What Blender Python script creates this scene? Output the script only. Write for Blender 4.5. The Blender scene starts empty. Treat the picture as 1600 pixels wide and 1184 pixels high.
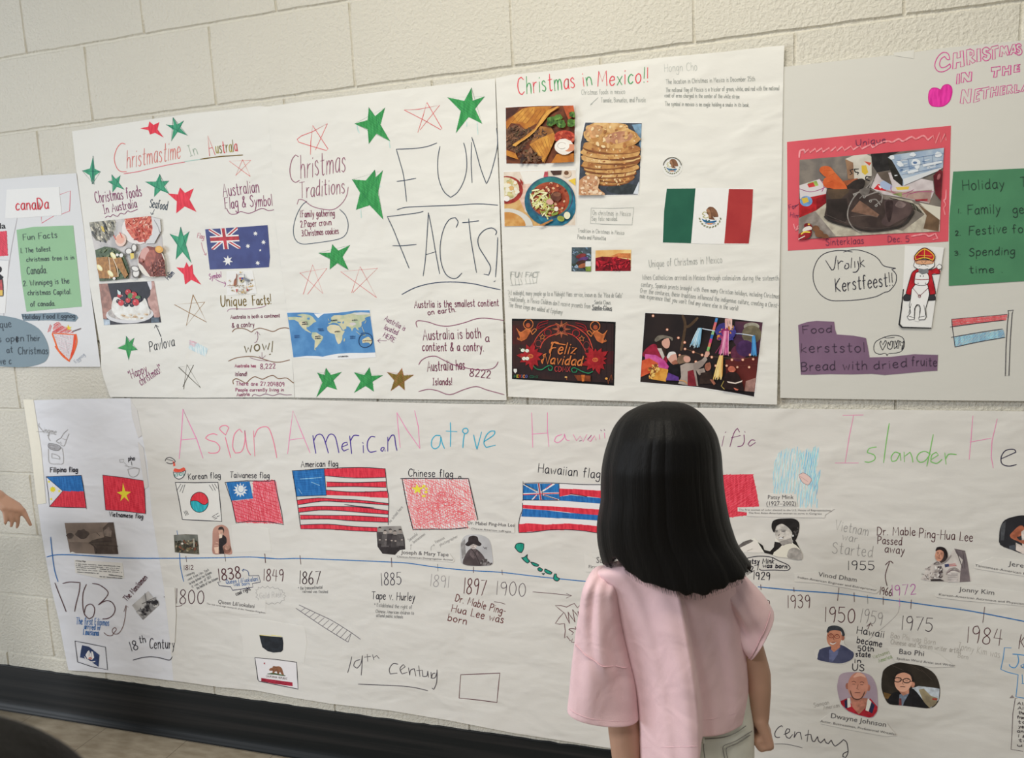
import bpy, bmesh, math, random
from mathutils import Vector, Matrix, Euler
from mathutils.geometry import tessellate_polygon
random.seed(7)
scene = bpy.context.scene
COL = scene.collection
PI = math.pi

# ------------------------------------------------------------------ camera
cam_d = bpy.data.cameras.new('camera')
cam = bpy.data.objects.new('camera', cam_d)
COL.objects.link(cam)
CAM = Vector((1.738, -1.774, 1.363))
cam.location = CAM
cam.rotation_euler = Euler((math.radians(82.08), math.radians(2.69), math.radians(17.08)), 'XYZ')
FPX = 1200.0
cam_d.sensor_fit = 'HORIZONTAL'
cam_d.sensor_width = 36.0
cam_d.lens = 36.0 * FPX / 1600.0
cam_d.clip_start = 0.02
scene.camera = cam
RM = cam.rotation_euler.to_matrix()

# ------------------------------------------------------------------ light and exposure
scene.view_settings.view_transform = 'Standard'
scene.view_settings.look = 'None'
scene.view_settings.gamma = 1.0
scene.view_settings.exposure = 0.0
world = bpy.data.worlds.new('corridor_light')
scene.world = world
world.use_nodes = True
bg = world.node_tree.nodes['Background']
bg.inputs[0].default_value = (0.90, 0.95, 1.0, 1)
bg.inputs[1].default_value = 0.19
def area_light(name, loc, rot, sx, sy, power, color):
    d = bpy.data.lights.new(name, 'AREA')
    d.shape = 'RECTANGLE'; d.size = sx; d.size_y = sy
    d.energy = power; d.color = color
    o = bpy.data.objects.new(name, d)
    o.location = loc; o.rotation_euler = [math.radians(a) for a in rot]
    COL.objects.link(o)
    return o
area_light('ceiling_light', (1.55, -1.15, 2.8), (0, 0, 0), 1.2, 0.6, 27, (1.0, 0.925, 0.77))
area_light('ceiling_light', (0.1, -2.9, 2.8), (0, 0, 0), 1.2, 0.6, 60, (0.98, 0.98, 1.0))  # unseen lamp added behind the camera to lighten the girl's back
area_light('ceiling_light', (4.6, -1.3, 2.8), (0, 0, 0), 1.2, 0.6, 15, (1.0, 0.92, 0.76))
area_light('window_daylight', (-3.4, -3.0, 1.6), (0, -82, 22), 1.6, 1.8, 105, (0.87, 0.93, 1.0))  # unseen cool fill, added to brighten the left side

# ------------------------------------------------------------------ helpers
def hit(px, py, d0=0.0, slope=0.0, zt=0.0):
    """point of the hanging sheet (y = -d0 - slope*(zt-z)) where the photograph shows pixel px, py"""
    v = RM @ Vector(((px - 800.0) / FPX, -(py - 592.0) / FPX, -1.0))
    den = v.y - slope * v.z
    t = (-d0 - slope * zt + slope * CAM.z - CAM.y) / den
    return CAM + v * t
def hit_y(px, py, y):
    v = RM @ Vector(((px - 800.0) / FPX, -(py - 592.0) / FPX, -1.0))
    return CAM + v * ((y - CAM.y) / v.y)
def hit_z(px, py, z):
    v = RM @ Vector(((px - 800.0) / FPX, -(py - 592.0) / FPX, -1.0))
    return CAM + v * ((z - CAM.z) / v.z)
def s2l(c):
    c = c / 255.0
    return c / 12.92 if c <= 0.04045 else ((c + 0.055) / 1.055) ** 2.4
GAIN = [0.80]
_mats = {}
def lin(rgb, g=None):
    g = g or GAIN[0]
    return tuple(min(0.93, s2l(c) / g) for c in rgb) + (1,)
def _bsdf(name, rough, spec=0.3):
    m = bpy.data.materials.new(name); m.use_nodes = True
    b = m.node_tree.nodes['Principled BSDF']
    b.inputs['Roughness'].default_value = rough
    b.inputs['Specular IOR Level'].default_value = spec
    return m, b, m.node_tree
def M(rgb, style='ink', rgb2=None, scale=60, bump=0.0, rough=None, stretch=None):
    """procedural material: flat ink, streaky marker, or a two tone noise for prints"""
    key = (rgb, style, rgb2, scale, bump, rough, stretch, GAIN[0])
    if key in _mats: return _mats[key]
    r = rough if rough is not None else {'ink': 0.6, 'marker': 0.55, 'print': 0.45, 'paper': 0.75, 'crayon': 0.7}[style]
    m, b, nt = _bsdf(style + '_%02x%02x%02x' % tuple(int(c) for c in rgb), r, 0.25)
    c1 = lin(rgb)
    if rgb2 is None:
        k = {'ink': 1.12, 'marker': 1.35, 'print': 1.1, 'paper': 1.02, 'crayon': 1.5}[style]
        if style == 'print':
            j = 0.80 if max(rgb) < 200 else 0.99
            k = 1.22 if max(rgb) < 200 else 1.005; c1 = tuple(c * j for c in c1[:3]) + (1,); k = k / j; scale = 85
        c2 = tuple(min(0.93, c * k + (0.015 if style in ('marker', 'crayon') else 0.0)) for c in c1[:3]) + (1,)
    else: c2 = lin(rgb2)
    tc = nt.nodes.new('ShaderNodeTexCoord'); mp = nt.nodes.new('ShaderNodeMapping')
    nz = nt.nodes.new('ShaderNodeTexNoise'); nz.inputs['Scale'].default_value = scale
    nz.inputs['Detail'].default_value = 4
    if stretch: mp.inputs['Scale'].default_value = stretch
    elif style in ('marker', 'crayon'): mp.inputs['Rotation'].default_value = (0, 0.6, 0); mp.inputs['Scale'].default_value = (3.0, 1, 0.6)
    rp = nt.nodes.new('ShaderNodeValToRGB')
    rp.color_ramp.elements[0].position = 0.40; rp.color_ramp.elements[1].position = 0.62
    rp.color_ramp.elements[0].color = c1; rp.color_ramp.elements[1].color = c2
    nt.links.new(tc.outputs['Object'], mp.inputs[0]); nt.links.new(mp.outputs[0], nz.inputs['Vector'])
    nt.links.new(nz.outputs['Fac'], rp.inputs[0]); nt.links.new(rp.outputs[0], b.inputs['Base Color'])
    if bump:
        bp = nt.nodes.new('ShaderNodeBump'); bp.inputs['Strength'].default_value = bump; bp.inputs['Distance'].default_value = 0.004
        nt.links.new(nz.outputs['Fac'], bp.inputs['Height']); nt.links.new(bp.outputs[0], b.inputs['Normal'])
    _mats[key] = m
    return m
def paper_mat(name, rgb, crumple=0.5, fine=0.2, albedo=None):
    """white poster paper with soft crumples"""
    m, b, nt = _bsdf(name, 0.62, 0.3)
    b.inputs['Base Color'].default_value = albedo or lin(rgb)
    tc = nt.nodes.new('ShaderNodeTexCoord'); mp = nt.nodes.new('ShaderNodeMapping')
    mp.inputs['Scale'].default_value = (0.75, 1, 1.6); mp.inputs['Rotation'].default_value = (0, 0.25, 0)
    n1 = nt.nodes.new('ShaderNodeTexNoise'); n1.inputs['Scale'].default_value = 9; n1.inputs['Detail'].default_value = 2.0; n1.inputs['Distortion'].default_value = 0.35
    n2 = nt.nodes.new('ShaderNodeTexNoise'); n2.inputs['Scale'].default_value = 38; n2.inputs['Detail'].default_value = 3
    b1 = nt.nodes.new('ShaderNodeBump'); b1.inputs['Strength'].default_value = crumple; b1.inputs['Distance'].default_value = 0.014
    b2 = nt.nodes.new('ShaderNodeBump'); b2.inputs['Strength'].default_value = fine; b2.inputs['Distance'].default_value = 0.003
    L = nt.links.new
    L(tc.outputs['Object'], mp.inputs[0]); L(mp.outputs[0], n1.inputs['Vector']); L(mp.outputs[0], n2.inputs['Vector'])
    L(n1.outputs['Fac'], b1.inputs['Height']); L(n2.outputs['Fac'], b2.inputs['Height'])
    L(b1.outputs[0], b2.inputs['Normal']); L(b2.outputs[0], b.inputs['Normal'])
    return m
def setp(o, label=None, cat=None, group=None, kind=None):
    if label: o['label'] = label
    if cat: o['category'] = cat
    if group: o['group'] = group
    if kind: o['kind'] = kind
    return o
def empty(name, loc, label, cat):
    o = bpy.data.objects.new(name, None); o.empty_display_size = 0.05
    o.location = loc; COL.objects.link(o)
    return setp(o, label, cat)
def mesh_obj(name, verts, faces, mats, fm=None, parent=None, origin=(0, 0, 0), smooth=False, label=None):
    me = bpy.data.meshes.new(name)
    og = Vector(origin)
    me.from_pydata([tuple(Vector(v) - og) for v in verts], [], faces)
    for m in mats: me.materials.append(m)
    if fm: me.polygons.foreach_set('material_index', fm)
    if smooth: me.polygons.foreach_set('use_smooth', [True] * len(faces))
    me.update()
    o = bpy.data.objects.new(name, me); COL.objects.link(o)
    if parent is not None: o.parent = parent
    else: o.location = og
    if label: o['label'] = label
    return o

# ------------------------------------------------------------------ drawing on paper
INKW = 0.82
_k = [0.0, 0.0, 1.0]
def K(x0, y0, s): _k[:] = [x0, y0, s]
def P(pts):
    """flat list or string of coordinates in the current close-up -> photograph pixels"""
    if isinstance(pts, str): pts = [float(t) for t in pts.split()]
    if pts and isinstance(pts[0], (tuple, list)): pts = [c for p in pts for c in p]
    return [(_k[0] + pts[i] / _k[2], _k[1] + pts[i + 1] / _k[2]) for i in range(0, len(pts), 2)]
def smooth_line(p, sub=4, corner=75):
    if len(p) < 3: return p
    cs = math.cos(math.radians(corner))
    runs, cur = [], [p[0]]
    for i in range(1, len(p) - 1):
        a = (p[i][0] - p[i-1][0], p[i][1] - p[i-1][1]); b = (p[i+1][0] - p[i][0], p[i+1][1] - p[i][1])
        la = math.hypot(*a) or 1e-9; lb = math.hypot(*b) or 1e-9
        cur.append(p[i])
        if (a[0]*b[0] + a[1]*b[1]) / la / lb < cs: runs.append(cur); cur = [p[i]]
    cur.append(p[-1]); runs.append(cur)
    out = [p[0]]
    for r in runs:
        if len(r) < 3: out += r[1:]; continue
        for i in range(len(r) - 1):
            p0 = r[max(i-1, 0)]; p1 = r[i]; p2 = r[i+1]; p3 = r[min(i+2, len(r)-1)]
            for k in range(1, sub + 1):
                t = k / sub; t2 = t*t; t3 = t2*t
                out.append(tuple(0.5*((2*p1[c]) + (-p0[c]+p2[c])*t + (2*p0[c]-5*p1[c]+4*p2[c]-p3[c])*t2 + (-p0[c]+3*p1[c]-3*p2[c]+p3[c])*t3) for c in (0, 1)))
    return out
def clip_poly(q, cl):
    for i in range(len(cl)):
        a, b = cl[i], cl[(i+1) % len(cl)]; out = []
        sd = lambda p: (b[0]-a[0])*(p[1]-a[1]) - (b[1]-a[1])*(p[0]-a[0])
        for k in range(len(q)):
            p, r = q[k-1], q[k]; sp, sr = sd(p), sd(r)
            if (sp >= 0) != (sr >= 0):
                t = sp/(sp - sr); out.append((p[0] + (r[0]-p[0])*t, p[1] + (r[1]-p[1])*t))
            if sr >= 0: out.append(r)
        q = out
        if len(q) < 3: return []
    return q
class Part:
    def __init__(s, poster, name, label=None, parent=None, lift=0.0004):
        s.po = poster; s.name = name; s.label = label; s.parent = parent or poster.root
        s.v = []; s.f = []; s.fm = []; s.m = []; s.lift = lift; s.lay = 0; s.cl = None
    def mi(s, m):
        if m not in s.m: s.m.append(m)
        return s.m.index(m)
    def clip(s, pts):
        """trim everything drawn from here on to a convex print outline"""
        q = P(pts); ar = sum(a[0]*b[1] - b[0]*a[1] for a, b in zip(q, q[1:] + q[:1]))
        s.cl = q if ar > 0 else q[::-1]
        return s
    def step(s): s.lay += 1; return s.lift + s.lay * 2.5e-5
    def raw(s, pts, faces, m, d=None):
        d = s.step() if d is None else d
        i = s.mi(m)
        if s.cl:
            for f in faces:
                q = clip_poly([pts[k] for k in f], s.cl)
                if len(q) > 2:
                    b = len(s.v); s.v += [(x, y, d) for x, y in q]; s.f.append(list(range(b, b + len(q)))); s.fm.append(i)
            return
        b = len(s.v)
        s.v += [(x, y, d) for x, y in pts]
        for f in faces: s.f.append([b + k for k in f]); s.fm.append(i)
    def poly(s, pts, m, sm=False):
        q = P(pts)
        if sm: q = smooth_line(q + q[:3], 3, 181)[3:-5]
        s.raw(q, [list(range(len(q)))], m)
        return s
    def stroke(s, pts, m, w=1.6, sm=True, closed=False, sub=4, px=False, d=None):
        q = pts if px else P(pts)
        if closed: q = q + [q[0]]
        if sm: q = smooth_line(q, sub)
        r = [q[0]]
        for a in q[1:]:
            if math.hypot(a[0]-r[-1][0], a[1]-r[-1][1]) > 0.05: r.append(a)
        if len(r) < 2: r.append((r[0][0] + w*0.6, r[0][1]))
        h = w * INKW / 2; L = []; R = []; n = len(r)
        for i in range(n):
            a = r[max(i-1, 0)]; c = r[min(i+1, n-1)]
            dx, dy = c[0]-a[0], c[1]-a[1]; l = math.hypot(dx, dy)
            if l < 1e-6: dx, dy, l = r[i][0]-a[0], r[i][1]-a[1], 1.0
            dx /= l or 1; dy /= l or 1
            e = 0.0
            if i == 0: e = -h*0.6
            if i == n-1: e = h*0.6
            x, y = r[i][0] + dx*e, r[i][1] + dy*e
            hh = h * (0.7 if i in (0, n-1) else 1.0)
            L.append((x - dy*hh, y + dx*hh)); R.append((x + dy*hh, y - dx*hh))
        s.raw(L + R, [[i, i+1, n+i+1, n+i] for i in range(n-1)], m, d)
        return s
    def lines(s, txt, m, w=1.6, sm=True):
        for t in txt.split(';'): s.stroke(t, m, w, sm)
        return s
    def ell(s, cx, cy, rx, ry, m, rot=0, n=20, jit=0):
        c, sn = math.cos(math.radians(rot)), math.sin(math.radians(rot))
        pts = []
        for k in range(n):
            a = 2*PI*k/n; j = 1 + random.uniform(-jit, jit)
            x, y = rx*math.cos(a)*j, ry*math.sin(a)*j
            pts += [cx + x*c - y*sn, cy + x*sn + y*c]
        return s.poly(pts, m)
    def ring(s, cx, cy, rx, ry, m, w=1.5, a0=0, a1=360, n=28, rot=0):
        c, sn = math.cos(math.radians(rot)), math.sin(math.radians(rot)); pts = []
        for k in range(n + 1):
            a = math.radians(a0 + (a1 - a0)*k/n); x, y = rx*math.cos(a), ry*math.sin(a)
            pts += [cx + x*c - y*sn, cy + x*sn + y*c]
        return s.stroke(pts, m, w, sm=False)
    def blobs(s, pts, mats, n, r0, r1, asp=1.0, rot=None):
        """n small blobs scattered inside a polygon (texture of a printed picture)"""
        q = [(pts[i], pts[i+1]) for i in range(0, len(pts), 2)] if not isinstance(pts, str) else [(float(a), float(b)) for a, b in zip(pts.split()[::2], pts.split()[1::2])]
        xs = [a for a, b in q]; ys = [b for a, b in q]; k = 0; tries = 0
        while k < n and tries < n*30:
            tries += 1
            x = random.uniform(min(xs), max(xs)); y = random.uniform(min(ys), max(ys))
            if inside(x, y, q):
                r = random.uniform(r0, r1)
                s.ell(x, y, r, r*random.uniform(asp*0.8, asp), random.choice(mats), rot if rot is not None else random.uniform(0, 180), 9, 0.2)
                k += 1
        return s
    def hatch(s, pts, m, ang=20, gap=2.0, w=1.6, jit=0.6, wob=0.4):
        q = P(pts); a = math.radians(ang); c, sn = math.cos(a), math.sin(a)
        u = [(x*c + y*sn, -x*sn + y*c) for x, y in q]
        y = min(b for _, b in u) + gap*0.4; ymax = max(b for _, b in u); d = s.step()
        while y < ymax:
            xs = []
            for i in range(len(u)):
                (x0, y0), (x1, y1) = u[i], u[(i+1) % len(u)]
                if (y0 <= y) != (y1 <= y): xs.append(x0 + (y - y0)*(x1 - x0)/(y1 - y0))
            xs.sort()
            for i in range(0, len(xs) - 1, 2):
                x0, x1 = xs[i] + random.uniform(-jit, jit), xs[i+1] + random.uniform(-jit, jit)
                if x1 - x0 < 0.4: continue
                n = max(1, int((x1 - x0)/5)); pl = []
                for k in range(n + 1):
                    xx = x0 + (x1 - x0)*k/n; yy = y + random.uniform(-wob, wob)
                    pl.append((xx*c - yy*sn, xx*sn + yy*c))
                s.stroke(pl, m, w*random.uniform(0.8, 1.15), sm=False, px=True, d=d)
            y += gap*random.uniform(0.75, 1.25)
        return s
    def star(s, tips, line=None, fill=None, w=1.5, inner=0.42, pent=True, hatch=None):
        t = [float(a) for a in tips.split()] if isinstance(tips, str) else tips
        q = [(t[i], t[i+1]) for i in range(0, 10, 2)]
        cx = sum(a for a, _ in q)/5; cy = sum(b for _, b in q)/5
        o = []
        for i in range(5):
            a, b = q[i], q[(i+1) % 5]
            o += [a[0], a[1]]
            mx, my = (a[0]+b[0])/2 - cx, (a[1]+b[1])/2 - cy
            o += [cx + mx*inner, cy + my*inner]
        if fill: s.poly(o, fill)
        if hatch: s.hatch(o, hatch[0], hatch[1], hatch[2], hatch[3])
        if line:
            if pent: s.stroke([q[k] for k in (0, 2, 4, 1, 3, 0)], line, w, sm=False)
            else: s.stroke([(o[i], o[i+1]) for i in range(0, 20, 2)], line, w, sm=False, closed=True)
        return s
    def text(s, txt, x0, y0, x1, y1, h, m, w=1.5, slant=0.0, jit=0.05, sub=3, up=None):
        """handwriting: single stroke letters along a baseline, cap height h"""
        (a, b), (c, d) = P([x0, y0, x1, y1]); h = h / _k[2]
        dx, dy = c - a, d - b; L = math.hypot(dx, dy); ux, uy = dx/L, dy/L
        if up is None: vx, vy = uy, -ux
        else: vx, vy = up
        tot = 0; gl = []
        for ch in txt:
            g = GL.get(ch)
            if g is None: g = GL.get(ch.upper(), GL['-'])
            gl.append(g); tot += g[0] + 22
        tot = max(tot - 22, 1); sx = L / tot; x = 0.0; z = s.step()
        ms = m if isinstance(m, list) else None
        for gi, g in enumerate(gl):
            js = random.uniform(1 - jit, 1 + jit); jy = random.uniform(-jit, jit)*h*0.5; ja = random.uniform(-jit, jit)*0.6
            for st in g[1]:
                pl = []
                for gx, gy in st:
                    X = (x + gx)*sx; Y = gy*0.01*h*js
                    X += Y*(slant + ja); Y += jy
                    pl.append((a + ux*X + vx*Y, b + uy*X + vy*Y))
                s.stroke(pl, ms[gi % len(ms)] if ms else m, w, sm=True, px=True, sub=sub, d=z)
            x += g[0] + 22
        return s
    def print_text(s, txt, x0, y0, x1, y1, h, m, bold=0.0):
        """typeset lettering on a printed caption"""
        (a, b), (c, d) = P([x0, y0, x1, y1]); h = h / _k[2]
        cu = bpy.data.curves.new('type', 'FONT'); cu.body = txt; cu.size = 1.0; cu.resolution_u = 2
        cu.offset = bold
        o = bpy.data.objects.new('type', cu); COL.objects.link(o)
        dg = bpy.context.evaluated_depsgraph_get(); dg.update()
        me = bpy.data.meshes.new_from_object(o.evaluated_get(dg))
        vs = [v.co.copy() for v in me.vertices]; fs = [list(p.vertices) for p in me.polygons]
        bpy.data.objects.remove(o); bpy.data.curves.remove(cu); bpy.data.meshes.remove(me)
        x_0 = min(v.x for v in vs); x_1 = max(v.x for v in vs)
        L = math.hypot(c-a, d-b); ux, uy = (c-a)/L, (d-b)/L; sx = L/(x_1 - x_0); sy = h/0.70
        pts = [(a + ux*(v.x - x_0)*sx + uy*v.y*sy, b + uy*(v.x - x_0)*sx - ux*v.y*sy) for v in vs]
        s.raw(pts, fs, m)
        return s
    def fine_print(s, x0, y0, x1, y1, h, m, words=9):
        """unreadably small typed line: a row of letter sized dashes"""
        t = ''.join(random.choice('aeonrstlimuch') if random.random() > 0.17 else ' ' for _ in range(int(words*6)))
        return s.text(t.strip() or 'on', x0, y0, x1, y1, h, m, 0.75, 0, 0.02, 1)
    def next(s, label=None):
        s.build(); return Part(s.po, s.name, label or s.label, s.parent, s.lift)
    def build(s):
        po = s.po
        if not s.f: return None
        vs = []
        for x, y, d in s.v: vs.append(hit(x, y, po.d0 + d, po.slope, po.zt))
        return mesh_obj(s.name, vs, s.f, s.m, s.fm, s.parent, po.origin, label=s.label)
def inside(x, y, q):
    r = False; n = len(q)
    for i in range(n):
        (x0, y0), (x1, y1) = q[i], q[(i+1) % n]
        if (y0 > y) != (y1 > y) and x < (x1-x0)*(y-y0)/(y1-y0) + x0: r = not r
    return r
class Poster:
    def __init__(s, name, label, cat, ax, ay, d0, slope=0.0):
        w = hit(ax, ay); s.zt = w.z; s.d0 = d0; s.slope = slope
        s.origin = hit(ax, ay, d0, slope, s.zt)
        s.root = empty(name, s.origin, label, cat)
    def part(s, name, label=None, parent=None, lift=0.0004): return Part(s, name, label, parent, lift)
    def slab(s, name, pts, m, lift=0.0, thick=0.0006, label=None, parent=None, sm=False, curl=None):
        """a real sheet of paper or board cut to an outline, with thickness; curl(px,py) lifts it locally"""
        q = P(pts)
        if sm: q = smooth_line(q + q[:3], 3, 181)[3:-5]
        n = len(q); cf = curl or (lambda x, y: 0.0)
        vs = [hit(x, y, s.d0 + lift + cf(x, y), s.slope, s.zt) for x, y in q]
        vs += [v + Vector((0, thick, 0)) for v in vs]
        fs = [list(range(n)), list(range(2*n - 1, n - 1, -1))] + [[i, n + i, n + (i+1) % n, (i+1) % n] for i in range(n)]
        return mesh_obj(name, vs, fs, [m], None, parent or s.root, s.origin, label=label)

GL = {}
def _font(t):
    for ln in t.strip().split('\n'):
        ch, w, st = ln.split(' ', 2)
        GL[ch] = (float(w), [[(float(a), float(b)) for a, b in zip(p.split()[::2], p.split()[1::2])] for p in st.split(';')])
_font('''A 66 0 0 33 100 66 0;12 38 54 38
B 52 0 0 0 100 32 98 46 78 30 57 2 54;30 56 52 30 36 3 0 0
C 56 56 84 38 99 14 88 0 50 12 10 36 0 56 14
D 58 0 0 0 100 34 92 58 52 36 6 0 0
E 48 46 98 0 98 0 0 48 2;0 52 38 54
F 48 0 0 0 98 50 100;0 52 38 54
G 60 58 82 38 99 12 86 0 48 14 8 42 0 60 20 60 42 38 42
H 56 0 100 0 0;56 100 56 0;0 50 56 52
I 28 0 100 28 100;14 100 14 0;0 0 28 0
J 48 6 100 48 100;32 100 32 24 20 2 6 4 0 18
K 52 0 100 0 0;50 100 2 44 52 0
L 42 0 100 0 0 42 2
M 74 0 0 6 100 36 30 66 100 74 0
N 60 0 0 2 100 56 0 60 100
O 62 31 100 8 84 0 48 12 10 34 0 56 18 62 54 50 90 31 100
P 50 0 0 0 100 34 98 50 76 34 52 0 48
Q 62 31 100 8 84 0 48 12 10 34 0 56 18 62 54 50 90 31 100;38 26 64 -8
R 54 0 0 0 100 34 98 48 78 34 56 0 50;22 52 54 0
S 50 48 84 32 100 10 90 6 70 28 54 48 36 44 8 20 0 0 14
T 58 0 98 58 100;30 100 28 0
U 56 0 100 2 34 18 2 38 2 54 30 56 100
V 60 0 100 30 0 60 100
W 82 0 100 20 0 40 74 60 0 82 100
X 56 0 100 56 0;56 100 0 0
Y 56 0 100 28 50;56 100 28 50 26 0
Z 54 2 98 54 98 0 2 54 2
a 42 40 56 24 62 6 50 0 26 10 4 26 4 38 22 40 60 40 18 46 0
b 42 0 100 0 0;0 40 16 60 36 54 42 28 30 4 12 2 0 16
c 38 38 52 22 62 6 48 0 26 10 4 26 2 38 12
d 44 40 52 24 62 6 48 0 26 10 4 26 4 40 24;42 100 40 30 44 0
e 40 2 32 38 36 34 54 18 62 4 48 0 26 10 4 26 0 40 12
f 34 34 92 24 100 14 88 12 0;0 58 30 60
g 42 40 54 24 62 6 50 0 30 10 12 26 12 40 30;41 60 40 -16 28 -36 8 -34 0 -22
h 40 0 100 0 0;0 36 14 58 30 58 38 40 40 0
i 8 4 60 4 0;4 82 6 86
j 24 20 60 18 -18 8 -34 0 -26;20 82 22 86
k 38 0 100 0 0;34 58 2 26 38 0
l 8 4 100 4 0
m 66 0 60 2 0;2 38 14 58 26 58 32 38 32 0;32 38 44 58 56 58 64 38 66 0
n 40 0 60 2 0;2 36 14 58 30 58 38 40 40 0
o 42 20 62 4 50 0 28 10 4 24 0 38 12 42 34 34 56 20 62
p 42 0 60 2 -38;2 42 16 60 36 54 42 30 30 6 12 4 2 16
q 44 40 54 24 62 6 50 0 28 10 6 26 6 40 26;41 60 40 -38 50 -26
r 30 0 60 2 0;2 34 12 54 30 58
s 34 32 50 20 62 6 56 4 42 28 26 32 10 18 0 0 8
t 34 16 94 15 14 24 0 34 6;0 62 34 64
u 42 0 60 2 20 14 2 28 6 38 24 40 60;40 60 42 0
v 38 0 60 20 0 38 60
w 58 0 60 14 0 30 44 44 0 58 60
x 38 0 60 38 0;38 60 0 0
y 40 0 60 20 10;40 60 18 -8 4 -36
z 38 0 58 38 58 0 2 38 2
0 50 25 100 6 82 0 48 10 10 26 0 44 16 50 54 40 88 25 100
1 8 4 100 4 0
2 48 2 78 14 98 34 98 44 78 34 50 0 2 48 4
3 46 2 92 26 100 42 82 34 62 14 54;14 54 38 48 46 26 34 4 14 0 0 12
4 52 14 100 0 44 52 42;38 98 38 0
5 48 46 98 6 98 2 58;2 58 26 62 46 44 44 16 24 0 0 10
6 46 36 100 12 70 0 30 10 4 28 0 44 16 40 42 22 50 4 34
7 50 0 94 50 98 18 0
8 46 24 52 6 68 8 90 26 100 42 86 38 66 24 52 4 34 2 10 22 0 42 10 44 34 24 52
9 46 44 78 30 100 8 92 2 68 16 52 38 60 44 80 42 30 36 0
! 8 5 100 4 28;4 6 5 2
. 6 2 4 4 0
, 8 5 8 5 0 0 -14
- 30 0 44 30 46
' 6 4 100 2 78
" 18 4 100 2 78;16 100 14 78
: 6 3 56 4 52;3 8 4 4
( 18 18 104 2 76 0 34 16 -6
) 18 0 104 16 76 18 34 2 -6
& 54 52 0 14 74 20 96 34 94 34 76 6 36 4 10 22 0 44 14 52 34
* 32 16 90 16 50;0 78 32 62;32 78 0 62
? 40 0 80 12 98 34 94 40 74 22 50 20 28;20 6 21 2
~ 44 0 40 12 56 30 36 44 52''')
GL[' '] = (26, [])

# palette (as the photograph shows it)
def pal():
    return dict(
        purple=M((128, 62, 100)), plum=M((110, 45, 75)), pencil=M((160, 160, 155)), pencil2=M((118, 120, 120)),
        black=M((38, 40, 48)), navy=M((35, 45, 75)), red=M((208, 52, 62), 'marker'), redline=M((214, 100, 98)),
        green=M((48, 138, 72), 'marker'), greenline=M((30, 105, 72)), gdark=M((52, 140, 105), 'marker'), gdline=M((20, 92, 82)),
        olive=M((112, 92, 36)), brown=M((138, 98, 52)), blue=M((40, 100, 158)), white=M((232, 232, 226), 'print'),
        teal=M((70, 165, 190)), pink=M((235, 120, 160)), magenta=M((205, 45, 140)))
# ================================================================== the setting
cam_d.dof.use_dof = True; cam_d.dof.focus_distance = 1.95; cam_d.dof.aperture_fstop = 10.0
def wall_mat():
    m, b, nt = _bsdf('painted_block', 0.5, 0.35)
    tc = nt.nodes.new('ShaderNodeTexCoord'); L = nt.links.new
    n1 = nt.nodes.new('ShaderNodeTexNoise'); n1.inputs['Scale'].default_value = 120; n1.inputs['Detail'].default_value = 5; n1.inputs['Roughness'].default_value = 0.6
    n2 = nt.nodes.new('ShaderNodeTexVoronoi'); n2.inputs['Scale'].default_value = 60
    n3 = nt.nodes.new('ShaderNodeTexNoise'); n3.inputs['Scale'].default_value = 3
    rp = nt.nodes.new('ShaderNodeValToRGB'); rp.color_ramp.elements[0].color = (0.72, 0.69, 0.595, 1); rp.color_ramp.elements[1].color = (0.77, 0.74, 0.645, 1)
    b1 = nt.nodes.new('ShaderNodeBump'); b1.inputs['Strength'].default_value = 0.8; b1.inputs['Distance'].default_value = 0.006
    mr = nt.nodes.new('ShaderNodeMapRange'); mr.inputs[1].default_value = 0.0; mr.inputs[2].default_value = 0.25
    b2 = nt.nodes.new('ShaderNodeBump'); b2.inputs['Strength'].default_value = 0.18; b2.inputs['Distance'].default_value = 0.003
    L(tc.outputs['Object'], n1.inputs['Vector']); L(tc.outputs['Object'], n2.inputs['Vector']); L(tc.outputs['Object'], n3.inputs['Vector'])
    L(n3.outputs['Fac'], rp.inputs[0]); L(rp.outputs[0], b.inputs['Base Color'])
    L(n1.outputs['Fac'], b1.inputs['Height']); L(n2.outputs['Distance'], mr.inputs[0]); L(mr.outputs[0], b2.inputs['Height'])
    L(b1.outputs[0], b2.inputs['Normal']); L(b2.outputs[0], b.inputs['Normal'])
    return m
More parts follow.
